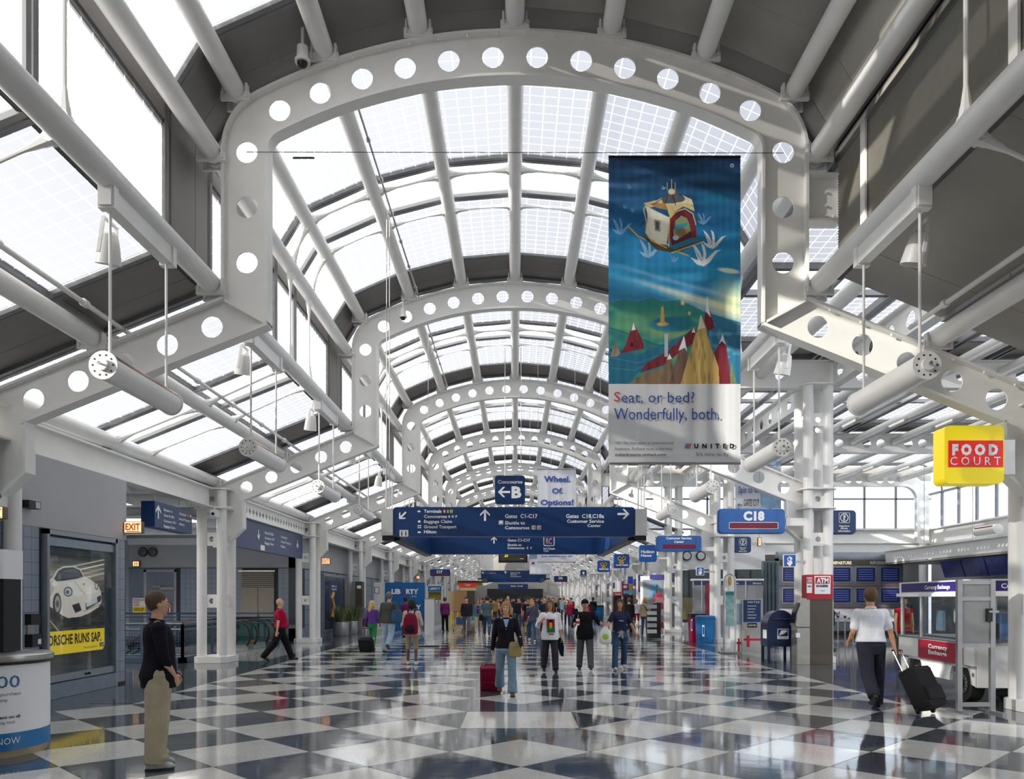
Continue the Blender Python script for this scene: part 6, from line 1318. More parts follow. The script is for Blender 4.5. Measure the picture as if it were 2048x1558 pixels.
# hanging sign on the right recess: slanted banners 'Spin to win'
s = banner('hanging_banner', 'angled white and blue banner reading Spin to win, Gate C17', 1470, 1562, 880, 1016, 33.5, M_CLOTH); 
for u0, u1, v0, v1 in ((1522, 1562, 985, 1016), (1530, 1562, 884, 930)): pbox('blue_print', s, u0, u1, v0, v1, 33.47, .01, mat('banner_sky_print', '8fb6d8', .6, var=.3, scale=3))
pt(s, 'Spin to win', 1477, 1522, 972, 986, 33.46, M_INK, .01); pt(s, 'GATE C17', 1487, 1518, 998, 1012, 33.46, GI, .02); arrow(s, P(1479, 1010, 33.46), .2, 270, mat('arrow_blue_print', '2a6f9e'))
for u in (1475, 1558): rod(s, u, 33.5, Z(880, 33.5), 8.2, .006)
# ------------------------------------------------------------------ people
def fuse(mb, voxel, name, mats, smooth_n=2, flat0=False):
    me = bpy.data.meshes.new('tmp'); me.from_pydata(mb.v, [], mb.f)
    bm = bmesh.new(); bm.from_mesh(me); bmesh.ops.recalc_face_normals(bm, faces=bm.faces); bm.to_mesh(me); bm.free()
    o = bpy.data.objects.new('tmp', me); TS.collection.objects.link(o)
    r = o.modifiers.new('r', 'REMESH'); r.mode = 'VOXEL'; r.voxel_size = voxel; r.use_smooth_shade = True
    if smooth_n: s = o.modifiers.new('s', 'SMOOTH'); s.iterations = smooth_n; s.factor = .5
    TS.view_layers[0].update(); dg = TS.view_layers[0].depsgraph; out = bpy.data.meshes.new_from_object(o.evaluated_get(dg)); bpy.data.objects.remove(o); bpy.data.meshes.remove(me)
    out.name = name
    out.materials.clear(); out.materials.append(mats)
    if flat0:
        for v in out.vertices:
            if v.co.z < 0: v.co.z = 0
    return out
def caps(mb, a, b, ra, rb, n=12, k=3):
    """tapered capsule with rounded ends"""
    a, b = Vector(a), Vector(b); d = (b-a).normalized(); u = d.orthogonal().normalized(); w = d.cross(u); R = []
    for i in range(k+1): t = PI/2*(1-i/k); R.append((a-d*ra*math.sin(t), max(ra*math.cos(t), ra*.05)))
    for i in range(k+1): t = PI/2*i/k; R.append((b+d*rb*math.sin(t), max(rb*math.cos(t), rb*.05)))
    mb.loft([[p+(u*math.cos(2*PI*j/n)+w*math.sin(2*PI*j/n))*r for j in range(n)] for p, r in R])
def ering(z, hw, hd, y0=0, n=24, e=.85, x0=0):
    out = []
    for i in range(n):
        a = 2*PI*i/n; c, s = math.cos(a), math.sin(a)
        out.append(Vector((x0+hw*math.copysign(abs(c)**e, c), y0+hd*math.copysign(abs(s)**e, s), z)))
    return out
SKIN = {'l': mat('skin_light', 'd8a98c', .5, var=.04, scale=20), 'm': mat('skin_tan', 'c08a68', .5, var=.04, scale=20), 'd': mat('skin_dark', '6e4630', .5, var=.04, scale=20)}
M_EYEW = mat('eye_white', 'e8e4de', .3, var=0); M_EYED = mat('eye_dark', '2a1c14', .2, var=0); M_LIP = mat('lip_colour', '9c5146', .5, var=0)
def cloth(name, c, rough=.85, var=.1, stripes=None):
    if name in MATS: return MATS[name]
    m = mat(name, c, rough, var=var, scale=9, bump=.35, spec=.2)
    if stripes:
        n = m.node_tree; b = n.nodes['Principled BSDF']; tcn = n.nodes.new('ShaderNodeTexCoord'); w = n.nodes.new('ShaderNodeTexWave'); w.bands_direction = 'Z'; w.inputs['Scale'].default_value = stripes[1]; n.links.new(tcn.outputs['Object'], w.inputs['Vector'])
        r = n.nodes.new('ShaderNodeValToRGB'); r.color_ramp.elements[0].color = srgb(stripes[0])+(1,); r.color_ramp.elements[1].color = srgb(c)+(1,); r.color_ramp.elements[0].position = .12; r.color_ramp.elements[1].position = .22; n.links.new(w.outputs['Fac'], r.inputs[0]); n.links.new(r.outputs[0], b.inputs['Base Color'])
    return m
def hand(mb, w, d, nrm, side, curl=.5, s=1.0):
    """w wrist, d direction of the fingers, nrm palm normal, side = thumb side vector sign"""
    d = d.normalized(); nrm = (nrm-d*nrm.dot(d)).normalized(); t = d.cross(nrm)*side
    c = w+d*.045*s; q = Matrix((t, d, nrm)).transposed()
    mb.ell(c, (.040*s, .052*s, .017*s), 12, 8, q)
    for i, L in enumerate((.070, .080, .075, .058)):
        b = w+d*.080*s+t*(.029-.0195*i)*s; a1 = curl*.6; a2 = curl*1.4
        p1 = b+(d*math.cos(a1)+nrm*math.sin(a1))*L*.52*s; p2 = p1+(d*math.cos(a2)+nrm*math.sin(a2))*L*.5*s
        caps(mb, b-d*.02*s, p1, .0098*s, .0088*s, 8, 2); caps(mb, p1, p2, .0088*s, .0075*s, 8, 2)
    b = w+d*.022*s+t*.024*s; p1 = b+(d*.6+t*.7+nrm*.25*curl).normalized()*.038*s; p2 = p1+(d*.85+t*.25+nrm*.5*curl).normalized()*.032*s
    caps(mb, b, p1, .014*s, .0105*s, 8, 2); caps(mb, p1, p2, .0105*s, .0085*s, 8, 2)
def DV(pitch, out=0, side=1):
    """direction pointing down, swung forward by pitch and outward by out (degrees)"""
    p, o = math.radians(pitch), math.radians(out); return Vector((side*math.sin(o), math.sin(p)*math.cos(o), -math.cos(p)*math.cos(o)))
def person(label, u, v, heading, H=1.75, legs=((0, 0, 3), (0, 0, 3)), arms=((0, 8, 8, 10), (0, 8, 8, 10)), top='222222', tname=None, sleeve='short', hem=.86, pants='2a2c33', plen='long', skin='l', hair='3a2a1e', hstyle='short', shoe='2a2624',
           girth=1.0, fem=False, lean=0, yaw=0, nod=0, vox=.014, Y=None, xoff=0, extra=None, bag=None, group=None, flare=0, toe=((0, 0), (0, 0)), hands=True, stripes=None, loose=1.0, baggy=None, palms=None, armdirs=None):
    if Y is None: Y = EYE*F/(v-V0)
    root = empty('person', (X(u, Y)+xoff, Y, 0), -math.radians(heading), label, 'person', group)
    baggy = baggy or (1.0 if fem else 1.16)
    S = H/1.765; sw = .168 if fem else .188; hp = .088 if not fem else .092
    J = {}; lo = 9
    for i, sx in enumerate((-1, 1)):      # 0 = left leg, 1 = right
        a, b, o = legs[i]; h = Vector((sx*hp, 0, .93)); kd = DV(a, o, sx); k = h+kd*.435; ad = DV(a-b, o*.5, sx); an = k+ad*.425
        J[i] = (h, k, an); ft = toe[i][0]; lo = min(lo, an.z-.075-(.0 if ft <= 0 else math.sin(math.radians(ft))*.12)*0)
    dz = Vector((0, 0, -lo)); up = Matrix.Rotation(-math.radians(lean), 3, 'X'); PV = Vector((0, 0, .95))
    def U(p): return (up @ (Vector(p)-PV))+PV
    for i in (0, 1): J[i] = tuple(p+dz for p in J[i])
    def sc(mb):
        mb.v = [(p[0]*S, p[1]*S, p[2]*S) for p in mb.v]; return mb
    def T(mb, fn):  # transform verts added through fn
        mb.v = [tuple(fn(Vector(p))) for p in mb.v]; return mb
    def upper(mb): return T(mb, lambda p: U(p)+dz)
    g = girth
    prof = [(.84, .155, .115, 0), (.92, .168, .125, -.008), (1.0, .155, .112, 0), (1.08, .140, .100, .004), (1.18, .148, .108, .006), (1.28, .162, .118, .004), (1.36, .172, .112, -.004), (1.42, .150, .088, -.010), (1.455, .085, .066, -.012)]
    if fem: prof = [(.84, .165, .118, -.004), (.92, .172, .125, -.012), (1.0, .150, .108, 0), (1.08, .124, .092, .004), (1.18, .134, .102, .012), (1.28, .150, .122, .016), (1.36, .155, .106, 0), (1.42, .135, .082, -.008), (1.455, .075, .060, -.010)]
    # --- arms
    arm = []
    for i, sx in enumerate((-1, 1)):
        sh = Vector((sx*sw, -.005, 1.40)); fwd, out, eb, ins = arms[i]
        if armdirs and armdirs[i]: ud, ldir = (Vector(q).normalized() for q in armdirs[i])
        else:
            ud = DV(fwd, out, sx); ldir = DV(fwd+eb, out-ins, sx)
        el = sh+ud*.29; wr = el+ldir*.25
        arm.append(tuple(U(p)+dz for p in (sh, el, wr))+((up @ ldir),))
    # --- body (one continuous mesh)
    mb = MB(); mb.loft([ering(z, a*.93, b*.93, y0) for z, a, b, y0 in prof]); 
    for sx in (-1, 1): caps(mb, (sx*.06, -.01, 1.43), (sx*sw, -.005, 1.395), .045, .055)
    caps(mb, (0, -.02, 1.42), (0, -.002, 1.55), .060, .056)
    upper(mb)
    hd = MB(); q = Matrix.Rotation(math.radians(yaw), 3, 'Z') @ Matrix.Rotation(math.radians(nod), 3, 'X'); HC = Vector((0, 0, 1.60))
    hd.ell((0, -.008, 1.665), (.074, .092, .098), 20, 14); hd.ell((0, .022, 1.605), (.058, .066, .078), 16, 12); hd.ell((0, .050, 1.555), (.030, .030, .024)); caps(hd, (0, .094, 1.650), (0, .108, 1.618), .008, .012, 8, 2); hd.ell((0, .07, 1.672), (.045, .018, .012))
    for sx in (-1, 1): hd.ell((sx*.075, -.006, 1.635), (.010, .021, .031)); hd.ell((sx*.036, .066, 1.618), (.022, .02, .018))
    HT = lambda p: U((q @ ((Vector(p)-HC)*1.05))+HC-Vector((0, 0, .012)))+dz
    T(hd, HT); mb.add(hd.v, hd.f)
    for i, sx in enumerate((-1, 1)):
        sh, el, wr, ld = arm[i]; caps(mb, sh, el, .046*min(g, 1.15), .037); caps(mb, el, wr, .037, .025); mb.ell(el+(wr-el)*.3, (.038, .038, .06))
        if hands:
            pn = Vector(palms[i]) if palms and palms[i] else Vector((-sx, .15, 0)); hand(mb, wr, ld, pn, -1 if ld.cross(pn).y < 0 else 1, .45, 1.0 if not fem else .92)
        else: mb.ell(wr+ld*.06, (.03, .035, .075))
        h, k, an = J[i]; caps(mb, h, k, .072, .050); caps(mb, k, an, .048, .034); mb.ell(k+(an-k)*.28-Vector((0, .012, 0)), (.048, .05, .10)); caps(mb, an, an+Vector((0, .05, -.04)), .034, .03)
    obj('body', fuse(sc(mb), vox*(.62 if hands and vox < .012 else .85), 'body', SKIN[skin], 1), root)
    # --- eyes, mouth, brows
    for sx in (-1, 1):
        e1 = MB().ell((sx*.031, .080, 1.648), (.0135, .010, .008), 10, 8); obj('eye', sc(T(e1, HT)).mesh('eye', M_EYEW, smooth=80), root)
        e2 = MB().ell((sx*.031, .0885, 1.648), (.0062, .0035, .0062), 8, 6); obj('pupil', sc(T(e2, HT)).mesh('pupil', M_EYED, smooth=80), root)
        if hair: e3 = MB(); caps(e3, (sx*.017, .093, 1.668), (sx*.047, .082, 1.668), .004, .003, 6, 2); obj('eyebrow', sc(T(e3, HT)).mesh('eyebrow', mat('hair_'+hair, hair, .7, var=.25, scale=60)), root)
    ml = MB().ell((0, .086, 1.578), (.023, .008, .006), 10, 6); obj('mouth', sc(T(ml, HT)).mesh('mouth', M_LIP, smooth=80), root)
    # --- hair
    if hstyle != 'bald':
        HM = mat('hair_'+hair, hair, .65, var=.25, scale=60, bump=.6); hb = MB()
        if hstyle in ('short', 'buzz', 'fringe'):
            t = .010 if hstyle == 'buzz' else .018
            hb.ell((0, -.020, 1.678), (.075+t, .088+t*.9, .092+t), 20, 14); 
            if hstyle == 'fringe': hb.ell((0, .045, 1.725), (.06, .04, .028))
            hb.ell((0, -.060, 1.628), (.060, .036, .050))
            m = fuse(sc(T(hb, HT)), .008 if vox < .012 else .012, 'hair', HM, 1)
        else:
            hb.ell((0, -.020, 1.680), (.094, .104, .108), 20, 14)
            if hstyle == 'long':
                hb.loft([ering(z, a, b, y0, 16) for z, a, b, y0 in ((1.40, .07, .025, -.115), (1.46, .095, .04, -.105), (1.54, .10, .06, -.075), (1.62, .098, .075, -.045), (1.68, .09, .08, -.03))])
                for sx in (-1, 1): caps(hb, (sx*.078, .01, 1.66), (sx*.085, .03, 1.45), .028, .020)
            if hstyle == 'bob':
                hb.ell((0, -.03, 1.62), (.105, .095, .105), 16, 12)
                for sx in (-1, 1): caps(hb, (sx*.078, .025, 1.66), (sx*.08, .03, 1.55), .028, .022)
            if hstyle == 'bun': hb.ell((0, -.12, 1.70), (.045, .045, .045))
            m = fuse(sc(T(hb, HT)), .010 if vox < .012 else .014, 'hair', HM, 1)
        # clear the face: drop hair in front of it
        inv = HT
        fc = [sc2 for sc2 in (Vector(HT((0, .075, 1.61)))*S,)][0]; fd = (Vector(HT((0, 1, 1.60)))-Vector(HT((0, 0, 1.60)))).normalized(); ctr = Vector(HT((0, 0, 1.60)))*S; upv = (Vector(HT((0, 0, 2.60)))-Vector(HT((0, 0, 1.60)))).normalized()
        bm = bmesh.new(); bm.from_mesh(m); dl = []
        hl = .095*S if hstyle != 'fringe' else .085*S
        for vv in bm.verts:
            r = vv.co-ctr; f = r.dot(fd); z = r.dot(upv); s_ = (r-fd*f-upv*z).length
            if f > .045*S and z < hl-.25*max(0, s_-.03) and s_ < .066*S: dl.append(vv)
            elif hstyle in ('short', 'buzz', 'fringe') and f > .02*S and z < .075*S: dl.append(vv)
        bmesh.ops.delete(bm, geom=dl, context='VERTS'); bm.to_mesh(m); bm.free(); obj('hair', m, root)
    # --- top
    ck = .012*loose; tb = MB(); pr2 = []
    for z, a, b, y0 in prof:
        if z < hem-.01: continue
        f = g if z < 1.3 else 1+(g-1)*.5
        pr2.append((z, a*f+ck*1.3+(.012*loose if z < 1.15 else 0), b*(f*1.08 if z < 1.25 else f)+ck*1.3+(.012*loose if z < 1.15 else 0), y0+(.02*(g-1)*5 if z < 1.25 else 0)))
    if pr2[0][0] > hem+.005: pr2.insert(0, (hem,)+pr2[0][1:])
    z_, a_, b_, y_0 = pr2[-1]; pr2[-1] = (1.452, .080 if not fem else .07, .068, y_0); pr2.append((1.472, .064 if not fem else .058, .060, y_0+.004))
    tb.loft([ering(*(r[0], r[1], r[2], r[3])) for r in pr2])
    for sx in (-1, 1): caps(tb, (sx*.07, -.01, 1.41), (sx*sw, -.005, 1.392), .055, .066*min(g, 1.1)+.004*loose); caps(tb, (sx*.035, -.012, 1.445), (sx*.13, -.008, 1.418), .036, .042)
    upper(tb)
    for i in (0, 1):
        sh, el, wr, ld = arm[i]
        if sleeve == 'none': continue
        e = {'short': sh+(el-sh)*.72, 'elbow': el, 'three': el, 'long': el}[sleeve]
        if sleeve == 'elbow': caps(tb, el, el+(wr-el)*.16, .053+.005*loose, .052+.004*loose)
        caps(tb, sh, e, .060*min(g, 1.1)+.004*loose, (.052 if sleeve == 'short' else .048)+.006*loose)
        if sleeve == 'three': caps(tb, el, el+(wr-el)*.35, .050, .046)
        if sleeve == 'long': caps(tb, el, wr, .050, .036)
    tm_ = cloth('cloth_top_'+(tname or top), top, stripes=stripes); obj('top', fuse(sc(tb), vox, 'top', tm_, 2), root)
    if tname and 'collar' in tname:
        cb = MB(); cb.path([(.066*math.cos(t*PI/8), .064*math.sin(t*PI/8)-.012, 1.472+(.012 if t > 8 else -.010*math.sin(t*PI/8))) for t in range(16)], .012, 8, True); obj('collar', sc(upper(cb)).mesh('collar', tm_, smooth=60), root)
    # --- trousers / shorts
    pb = MB(); pb.loft([ering(z+dz.z, a*min(g, 1.12)+.010, b*min(g, 1.15)+.008, y0) for z, a, b, y0 in ((.80, .13, .105, 0), (.86, .158, .118, 0), (.93, .168, .122, -.008), (1.0, .156, .108, 0), (1.03, .150, .104, .002))])
    for i in (0, 1):
        h, k, an = J[i]; caps(pb, h, k, .090*min(g, 1.1)*(baggy*.5+.5), .066*baggy); pb.ell(k, (.068*baggy, .070*baggy, .075)); 
        if plen == 'long':
            d = (an-k).normalized(); e = an+d*.015; caps(pb, k, k+(e-k)*.6, .067*baggy, .060*baggy+flare*.01); pb.tube(k+(e-k)*.45, e, .061*baggy+flare*.012, .056*baggy+flare*.03, n=14); pb.ell(k+(e-k)*.85+Vector((0, .02, 0)), (.058*baggy, .066*baggy, .05))
        elif plen == 'capri': caps(pb, k, k+(an-k)*.55, .064, .058)
        else: caps(pb, k-(k-h)*.1, k+(an-k)*.06, .072, .074)
    obj('trousers', fuse(sc(pb), vox, 'trousers', cloth('cloth_legs_'+pants, pants), 2), root)
    # --- shoes
    for i in (0, 1):
        h, k, an = J[i]; sb_ = MB(); sb_.ell((0, .055, .042), (.044, .125, .040), 16, 10); sb_.ell((0, -.035, .055), (.040, .052, .052), 12, 8); sb_.ell((0, .13, .034), (.046, .055, .033)); sb_.ell((0, .0, .075), (.040, .05, .04))
        pt_ = math.radians(toe[i][0]); rm = Matrix.Rotation(-pt_, 3, 'X') @ Matrix.Rotation(math.radians(-toe[i][1]), 3, 'Z')
        base = an-Vector((0, 0, .075)); sb_.v = [(v_[0], v_[1], max(v_[2], 0)) for v_ in sb_.v]
        T(sb_, lambda p: (rm @ (p-Vector((0, 0, .075))))+Vector((0, 0, .075))+base)
        obj('shoe', fuse(sc(sb_), .010 if vox < .012 else .014, 'shoe', mat('shoe_'+shoe, shoe, .45, var=.15, scale=30), 1), root)
        if vox < .012:
            so_ = MB(); ring = [(.047*math.sin(t*PI/9)*(1.05 if math.cos(t*PI/9) > 0 else .95), .045+.135*math.cos(t*PI/9)) for t in range(18)]; so_.prism(ring, lambda p, q_, t: (p, q_, t), -.002, .018); T(so_, lambda p: (rm @ (p-Vector((0, 0, .075))))+Vector((0, 0, .075))+base)
            obj('sole', sc(so_).mesh('sole', mat('sole_dark', '2c2a2a', .7)), root)
    root_info = dict(root=root, arm=arm, J=J, S=S, U=U, dz=dz, sc=sc, upper=upper, HT=HT, T=T, prof=prof, g=g, ck=ck)
    return root_info
def wp(pi, p):
    """local (unscaled) point of a person to world"""
    r = pi['root']; return Matrix.Translation(r.location) @ r.rotation_euler.to_matrix().to_4x4() @ (Vector(p)*pi['S'])
def chest_patch(pi, name, x0, x1, z0, z1, m, off=.008, back=False, n=8, vee=False):
    mb = MB(); pr = pi['prof']; sg = -1 if back else 1
    for j in range(n+1):
        for i in range(n+1):
            x = x0+(x1-x0)*i/n; z = z0+(z1-z0)*j/n
            lz = pi['ck']*max(0, min(1, (1.28-z)/.12)); x = x*(1 if not vee else max(.15, (z-z0)/(z1-z0))); hw = np.interp(z, [p[0] for p in pr], [p[1] for p in pr])*pi['g']+pi['ck']*1.3+.008+lz; hd = np.interp(z, [p[0] for p in pr], [p[2] for p in pr])*(pi['g'] if z > 1.25 else pi['g']*1.08)+pi['ck']*1.3+.004+lz
            y = hd*(1-min(.95, abs(x)/hw)**2.35)**(1/2.35)+off; mb.v.append((x, sg*y, z))
    mb.f = [(j*(n+1)+i, j*(n+1)+i+1, (j+1)*(n+1)+i+1, (j+1)*(n+1)+i) for j in range(n) for i in range(n)]; mb.mi = [0]*len(mb.f)
    o = obj(name, pi['sc'](pi['upper'](mb)).mesh(name, m, smooth=60), pi['root']); return o
def pbelt(pi, m):
    mb = MB().loft([ering(z+pi['dz'].z, (.158)*min(pi['g'], 1.12)+.014, .112*min(pi['g'], 1.15)+.014, 0) for z in (.995, 1.03)]); obj('belt', pi['sc'](mb).mesh('belt', m, smooth=50), pi['root'])
def suitcase(label, loc, rz, tilt, w, d, h, m, grip=None):
    s = empty('rolling_suitcase', loc, rz, label, 'suitcase'); q = Matrix.Rotation(-tilt, 3, 'X'); mb = MB()
    R = lambda p: tuple((q @ Vector(p)))
    mb.loft([[R((p[0]*f, p[1]*f+d/2, z)) for p in rrect(w, d, .05, 4)] for f, z in ((.9, .04), (1, .07), (1, h-.04), (.92, h))]); part('case', mb, m, s, 45, world=False)
    mb = MB(); mb.loft([[R((p[0], p[1]+d+.012, .12+0)) for p in rrect(w*.8, .03, .01, 2)], [R((p[0], p[1]+d+.015, h*.5)) for p in rrect(w*.8, .05, .01, 2)]]); part('front_pocket', mb, m, s, 45, world=False)
    for sx in (-1, 1):
        part('wheel', MB().tube(R((sx*w*.38-.015, .03, .03)), R((sx*w*.38+.015, .03, .03)), .032, n=12), M_BLACK, s, 40, world=False)
        part('corner_guard', MB().ell(R((sx*w*.44, .04, .06)), (.03, .03, .04), 8, 6), M_BLACK, s, 60, world=False)
        if grip is not None: part('handle_tube', MB().tube(R((sx*.09, .03, h-.02)), R((sx*.09, .03, h+grip)), .008, n=6), M_CHROME, s, world=False)
    if grip is not None: part('handle_grip', MB().tube(R((-.1, .03, h+grip)), R((.1, .03, h+grip)), .014, n=8), M_BLACK, s, world=False)
    part('top_handle', MB().path([R((-.09, d/2, h)), R((-.07, d/2, h+.03)), R((.07, d/2, h+.03)), R((.09, d/2, h))], .011), M_BLACK, s, world=False)
    mb = MB()
    for z in (h*.18, h*.93): mb.path([R((p[0]*1.005, p[1]*1.005+d/2, z)) for p in rrect(w, d, .05, 4)], .005, 5, True)
    part('zip_seam', mb, M_BLACK, s, kind='stuff', world=False); return s
def bag(name, label, c, r, m, strap=None, cat='bag', rz=0):
    s = empty(name, c, rz, label, cat); q = MB(); w, d, h = r
    q.loft([[(p[0]*f, p[1]*f, z) for p in rrect(w, d, min(w, d)*.3, 4)] for f, z in ((.7, -h/2), (.95, -h*.4), (1, -h*.1), (.95, h*.25), (.8, h*.45), (.6, h/2))]); part('pouch', q, m, s, 60, world=False)
    q = MB(); q.loft([[(p[0]*f, p[1]-d*.04, z) for p in rrect(w*.9, d*1.02, min(w, d)*.3, 4)] for f, z in ((.9, h*.05), (1, h*.2), (.92, h*.46))]); part('flap', q, m, s, 60, world=False)
    if strap: part('strap', MB().path([Vector(p)-Vector(c) for p in strap], .016, 6), m, s, 60, world=False)
    return s
WA = ((22, 6, 3), (-20, 18, 3)); WB = ((-18, 20, 3), (24, 6, 3)); WT = ((0, 0), (28, 0)); WTb = ((28, 0), (0, 0))
KH = 'b3aa90'
# 1 man standing near, seen from behind-left, looking away to the right
p1 = person('man standing at left in black polo shirt and khaki trousers, back half turned', 316, 1535, 62, 1.735, legs=((0, 2, 4), (-2, 1, 4)), armdirs=(((-.22, .20, -.95), (.50, .42, -.76)), ((.22, .14, -.95), (-.46, .40, -.78))), palms=((.6, -.6, .3), (-.6, -.6, .3)),
            top='17151f', tname='17151f_collar', sleeve='three', hem=.80, baggy=1.75, pants=KH, hair='54402f', hstyle='buzz', shoe='c9c8c4', girth=1.08, vox=.0105, yaw=8, nod=0, loose=1.2)
wr = wp(p1, p1['arm'][0][2]); w_ = obj('wrist_watch', p1['sc'](MB().path([p1['arm'][0][2]+Vector((.030*math.cos(t*PI/6), .02*math.sin(t*PI/6), .022*math.sin(t*PI/6))) for t in range(12)], .007, 6, True)).mesh('wrist_watch', mat('watch_gold', 'c9a44c', .3, .8)), p1['root'])
# 2 pilot in white shirt walking away with a black case
p2 = person('man in white short sleeve shirt and dark trousers walking away at right', 1742, 1418, 6, 1.83, legs=((-24, 24, 3), (10, 2, 4)), toe=((30, 0), (0, 0)), arms=((-4, 14, 60, 14), (-14, 12, 6, 2)), top='e9ebf2', tname='e9ebf2_collar', sleeve='short', hem=.98, baggy=1.45, pants='2b2b38', hair='5b4632', shoe='17161a', vox=.012, girth=1.08, loose=1.5, skin='m', lean=3)
pbelt(p2, M_BLACK)
g2_ = wp(p2, p2['arm'][1][2]+p2['arm'][1][3]*.08)
suitcase('black soft suitcase rolled by the man in the white shirt', (X(1850, 11.3), 11.3, 0), PI+.5, -.5, .44, .28, .64, cloth('suitcase_black', '1b1a1c', .8), .36)
# 3 woman in black hoodie
p3 = person('woman in black hoodie and light jeans walking forward, pulling a magenta case', 1012, 1390, 178, 1.63, legs=((16, 4, 2), (-16, 22, 2)), toe=((0, 0), (26, 0)), arms=((16, 16, 24, 8), (-10, 10, 4, 2)), top='1b1720', sleeve='long', hem=.90, baggy=1.2, pants='7590a4', hair='a5764e', hstyle='bob', shoe='4a3c30', fem=True, vox=.0115, flare=1, nod=8, yaw=-6, loose=1.1, palms=None)
chest_patch(p3, 'blue_tee', -.055, .055, 1.25, 1.44, cloth('cloth_sky_blue', '8fb2dc'), vee=True)
mb = MB().loft([ering(z+p3['dz'].z, .180, .136, -.006) for z in (.86, .905)]); obj('tee_hem', p3['sc'](mb).mesh('tee_hem', cloth('cloth_sky_blue', '8fb2dc'), smooth=60), p3['root'])
c3 = wp(p3, (-.17, .12, .86)); stp = [wp(p3, q_) for q_ in ((.07, .03, 1.47), (.055, .105, 1.40), (.02, .150, 1.28), (-.04, .150, 1.15), (-.11, .150, 1.02), (-.15, .14, .95))]
bag('shoulder_bag', 'tan canvas crossbody bag on the woman in the black hoodie', c3, (.24, .09, .26), cloth('canvas_tan', 'a39468'), stp, rz=p3['root'].rotation_euler.z)
suitcase('magenta suitcase pulled by the woman in the black hoodie', (X(980, 14.0), 14.35, 0), PI, .34, .36, .22, .52, cloth('suitcase_magenta', '8c0f38', .6), .34)
# 4 boy in white printed tee
p4 = person('boy in white T-shirt with red, green and yellow print walking forward', 1100, 1345, 176, 1.64, legs=((10, 4, 3), (-12, 16, 3)), toe=((0, 0), (20, 0)), armdirs=(((-.2, -.1, -.97), (-.1, .12, -.98)), ((.42, .18, -.88), (-.30, .80, .45))), top='e6e6ea', sleeve='elbow', hem=.80, baggy=1.35, pants='34343a', hair='6b4f33', hstyle='long', shoe='1d1c20', vox=.0125, yaw=-10, nod=4, loose=1.9, skin='m')
chest_patch(p4, 'red_print', -.095, .10, 1.12, 1.30, cloth('print_red', 'b0143c')); chest_patch(p4, 'green_print', -.10, .095, .98, 1.12, cloth('print_green', '1f6a4a')); chest_patch(p4, 'yellow_print', -.03, .035, 1.08, 1.22, cloth('print_yellow', 'd2b32a'), .012); chest_patch(p4, 'black_print', -.05, .05, 1.16, 1.29, cloth('print_black', '1a1a1e'), .010); chest_patch(p4, 'red_lettering', -.07, .06, .93, .955, cloth('print_red', 'b0143c'), .010)
def garment(name, label, c, w, h, m, rz=0):
    s = empty(name, c, rz, label, 'jacket'); mb = MB()
    mb.loft([[(p[0]*f+dx, p[1], z) for p in rrect(w, w*.4, w*.15, 4)] for f, dx, z in ((.5, 0, 0), (.9, 0, -h*.12), (1.1, .02, -h*.5), (.8, .03, -h*.85), (.45, .05, -h))]); part('folded_cloth', mb, m, s, 60, world=False)
    mb = MB(); mb.loft([[(p[0]*f+dx, p[1], z) for p in rrect(w*.5, w*.25, w*.1, 3)] for f, dx, z in ((1, -.05, -h*.2), (1, -.07, -h*.6), (.7, -.06, -h*.8))]); part('sleeve', mb, m, s, 60, world=False)
garment('carried_jacket', 'dark navy jacket hanging from the hand of the boy in the white T-shirt', wp(p4, (-.25, .0, .84)), .12, .42, cloth('jacket_navy', '15182a'))
# 5 boy in black tee with cap, cup and bag
p5 = person('boy in black T-shirt and dark baseball cap carrying a drink and a white bag', 1170, 1340, 182, 1.66, legs=((18, 6, 4), (-8, 8, 4)), toe=((-14, 0), (6, 0)), armdirs=(((-.55, .3, -.75), (-.35, .88, -.1)), ((.32, .0, -.9), (-.25, .85, .2))), top='131218', sleeve='elbow', hem=.78, baggy=1.35, pants='55565a', hair='2a211b', shoe='3a3734', vox=.0125, loose=2.0, yaw=6, skin='m')
cp_ = MB(); cp_.ell((0, -.015, 1.705), (.090, .105, .075), 18, 10); cap_me = fuse(p5['sc'](p5['T'](cp_, p5['HT'])), .012, 'cap', cloth('cap_navy', '1a1c2e')); obj('cap', cap_me, p5['root'])
br_ = MB().prism([(.075*math.cos(t*PI/10), .05+.12*math.sin(t*PI/10)) for t in range(11)], lambda p, q_, t: (p, q_, t), 1.700, 1.710); obj('cap_brim', p5['sc'](p5['T'](br_, p5['HT'])).mesh('cap_brim', cloth('cap_navy', '1a1c2e')), p5['root'])
cpos = wp(p5, p5['arm'][1][2]+p5['arm'][1][3]*.07); s = empty('drink_cup', cpos, label='paper cup with straw in the hand of the boy with the cap', cat='cup')
part('cup', MB().tube((0, -.05, -.06), (0, -.05, .08), .034, .042, n=16), M_LET, s, 40, world=False); part('red_print', MB().tube((0, -.05, -.02), (0, -.05, .04), .0385, .0405, n=16, cap=False), M_RED, s, 40, world=False); part('lid', MB().tube((0, -.05, .08), (0, -.05, .09), .044, n=16), M_WHITE, s, world=False); part('straw', MB().tube((0, -.05, .09), (.01, -.05, .19), .004, n=6), M_LET, s, world=False)
bp_ = wp(p5, p5['arm'][0][2]+p5['arm'][0][3]*.07); s = empty('plastic_bag', bp_, label='white plastic shopping bag with green print held by the boy with the cap', cat='bag')
mb = MB(); mb.loft([[(p[0]*f, p[1]*f*.6, z) for p in rrect(.28, .28, .08, 4)] for f, z in ((.5, -.44), (.95, -.40), (1.02, -.28), (.85, -.16), (.45, -.08), (.15, -.01), (.10, .02))]); part('bag_body', mb, cloth('bag_white', 'e3e6e4', .4), s, 60, world=False)
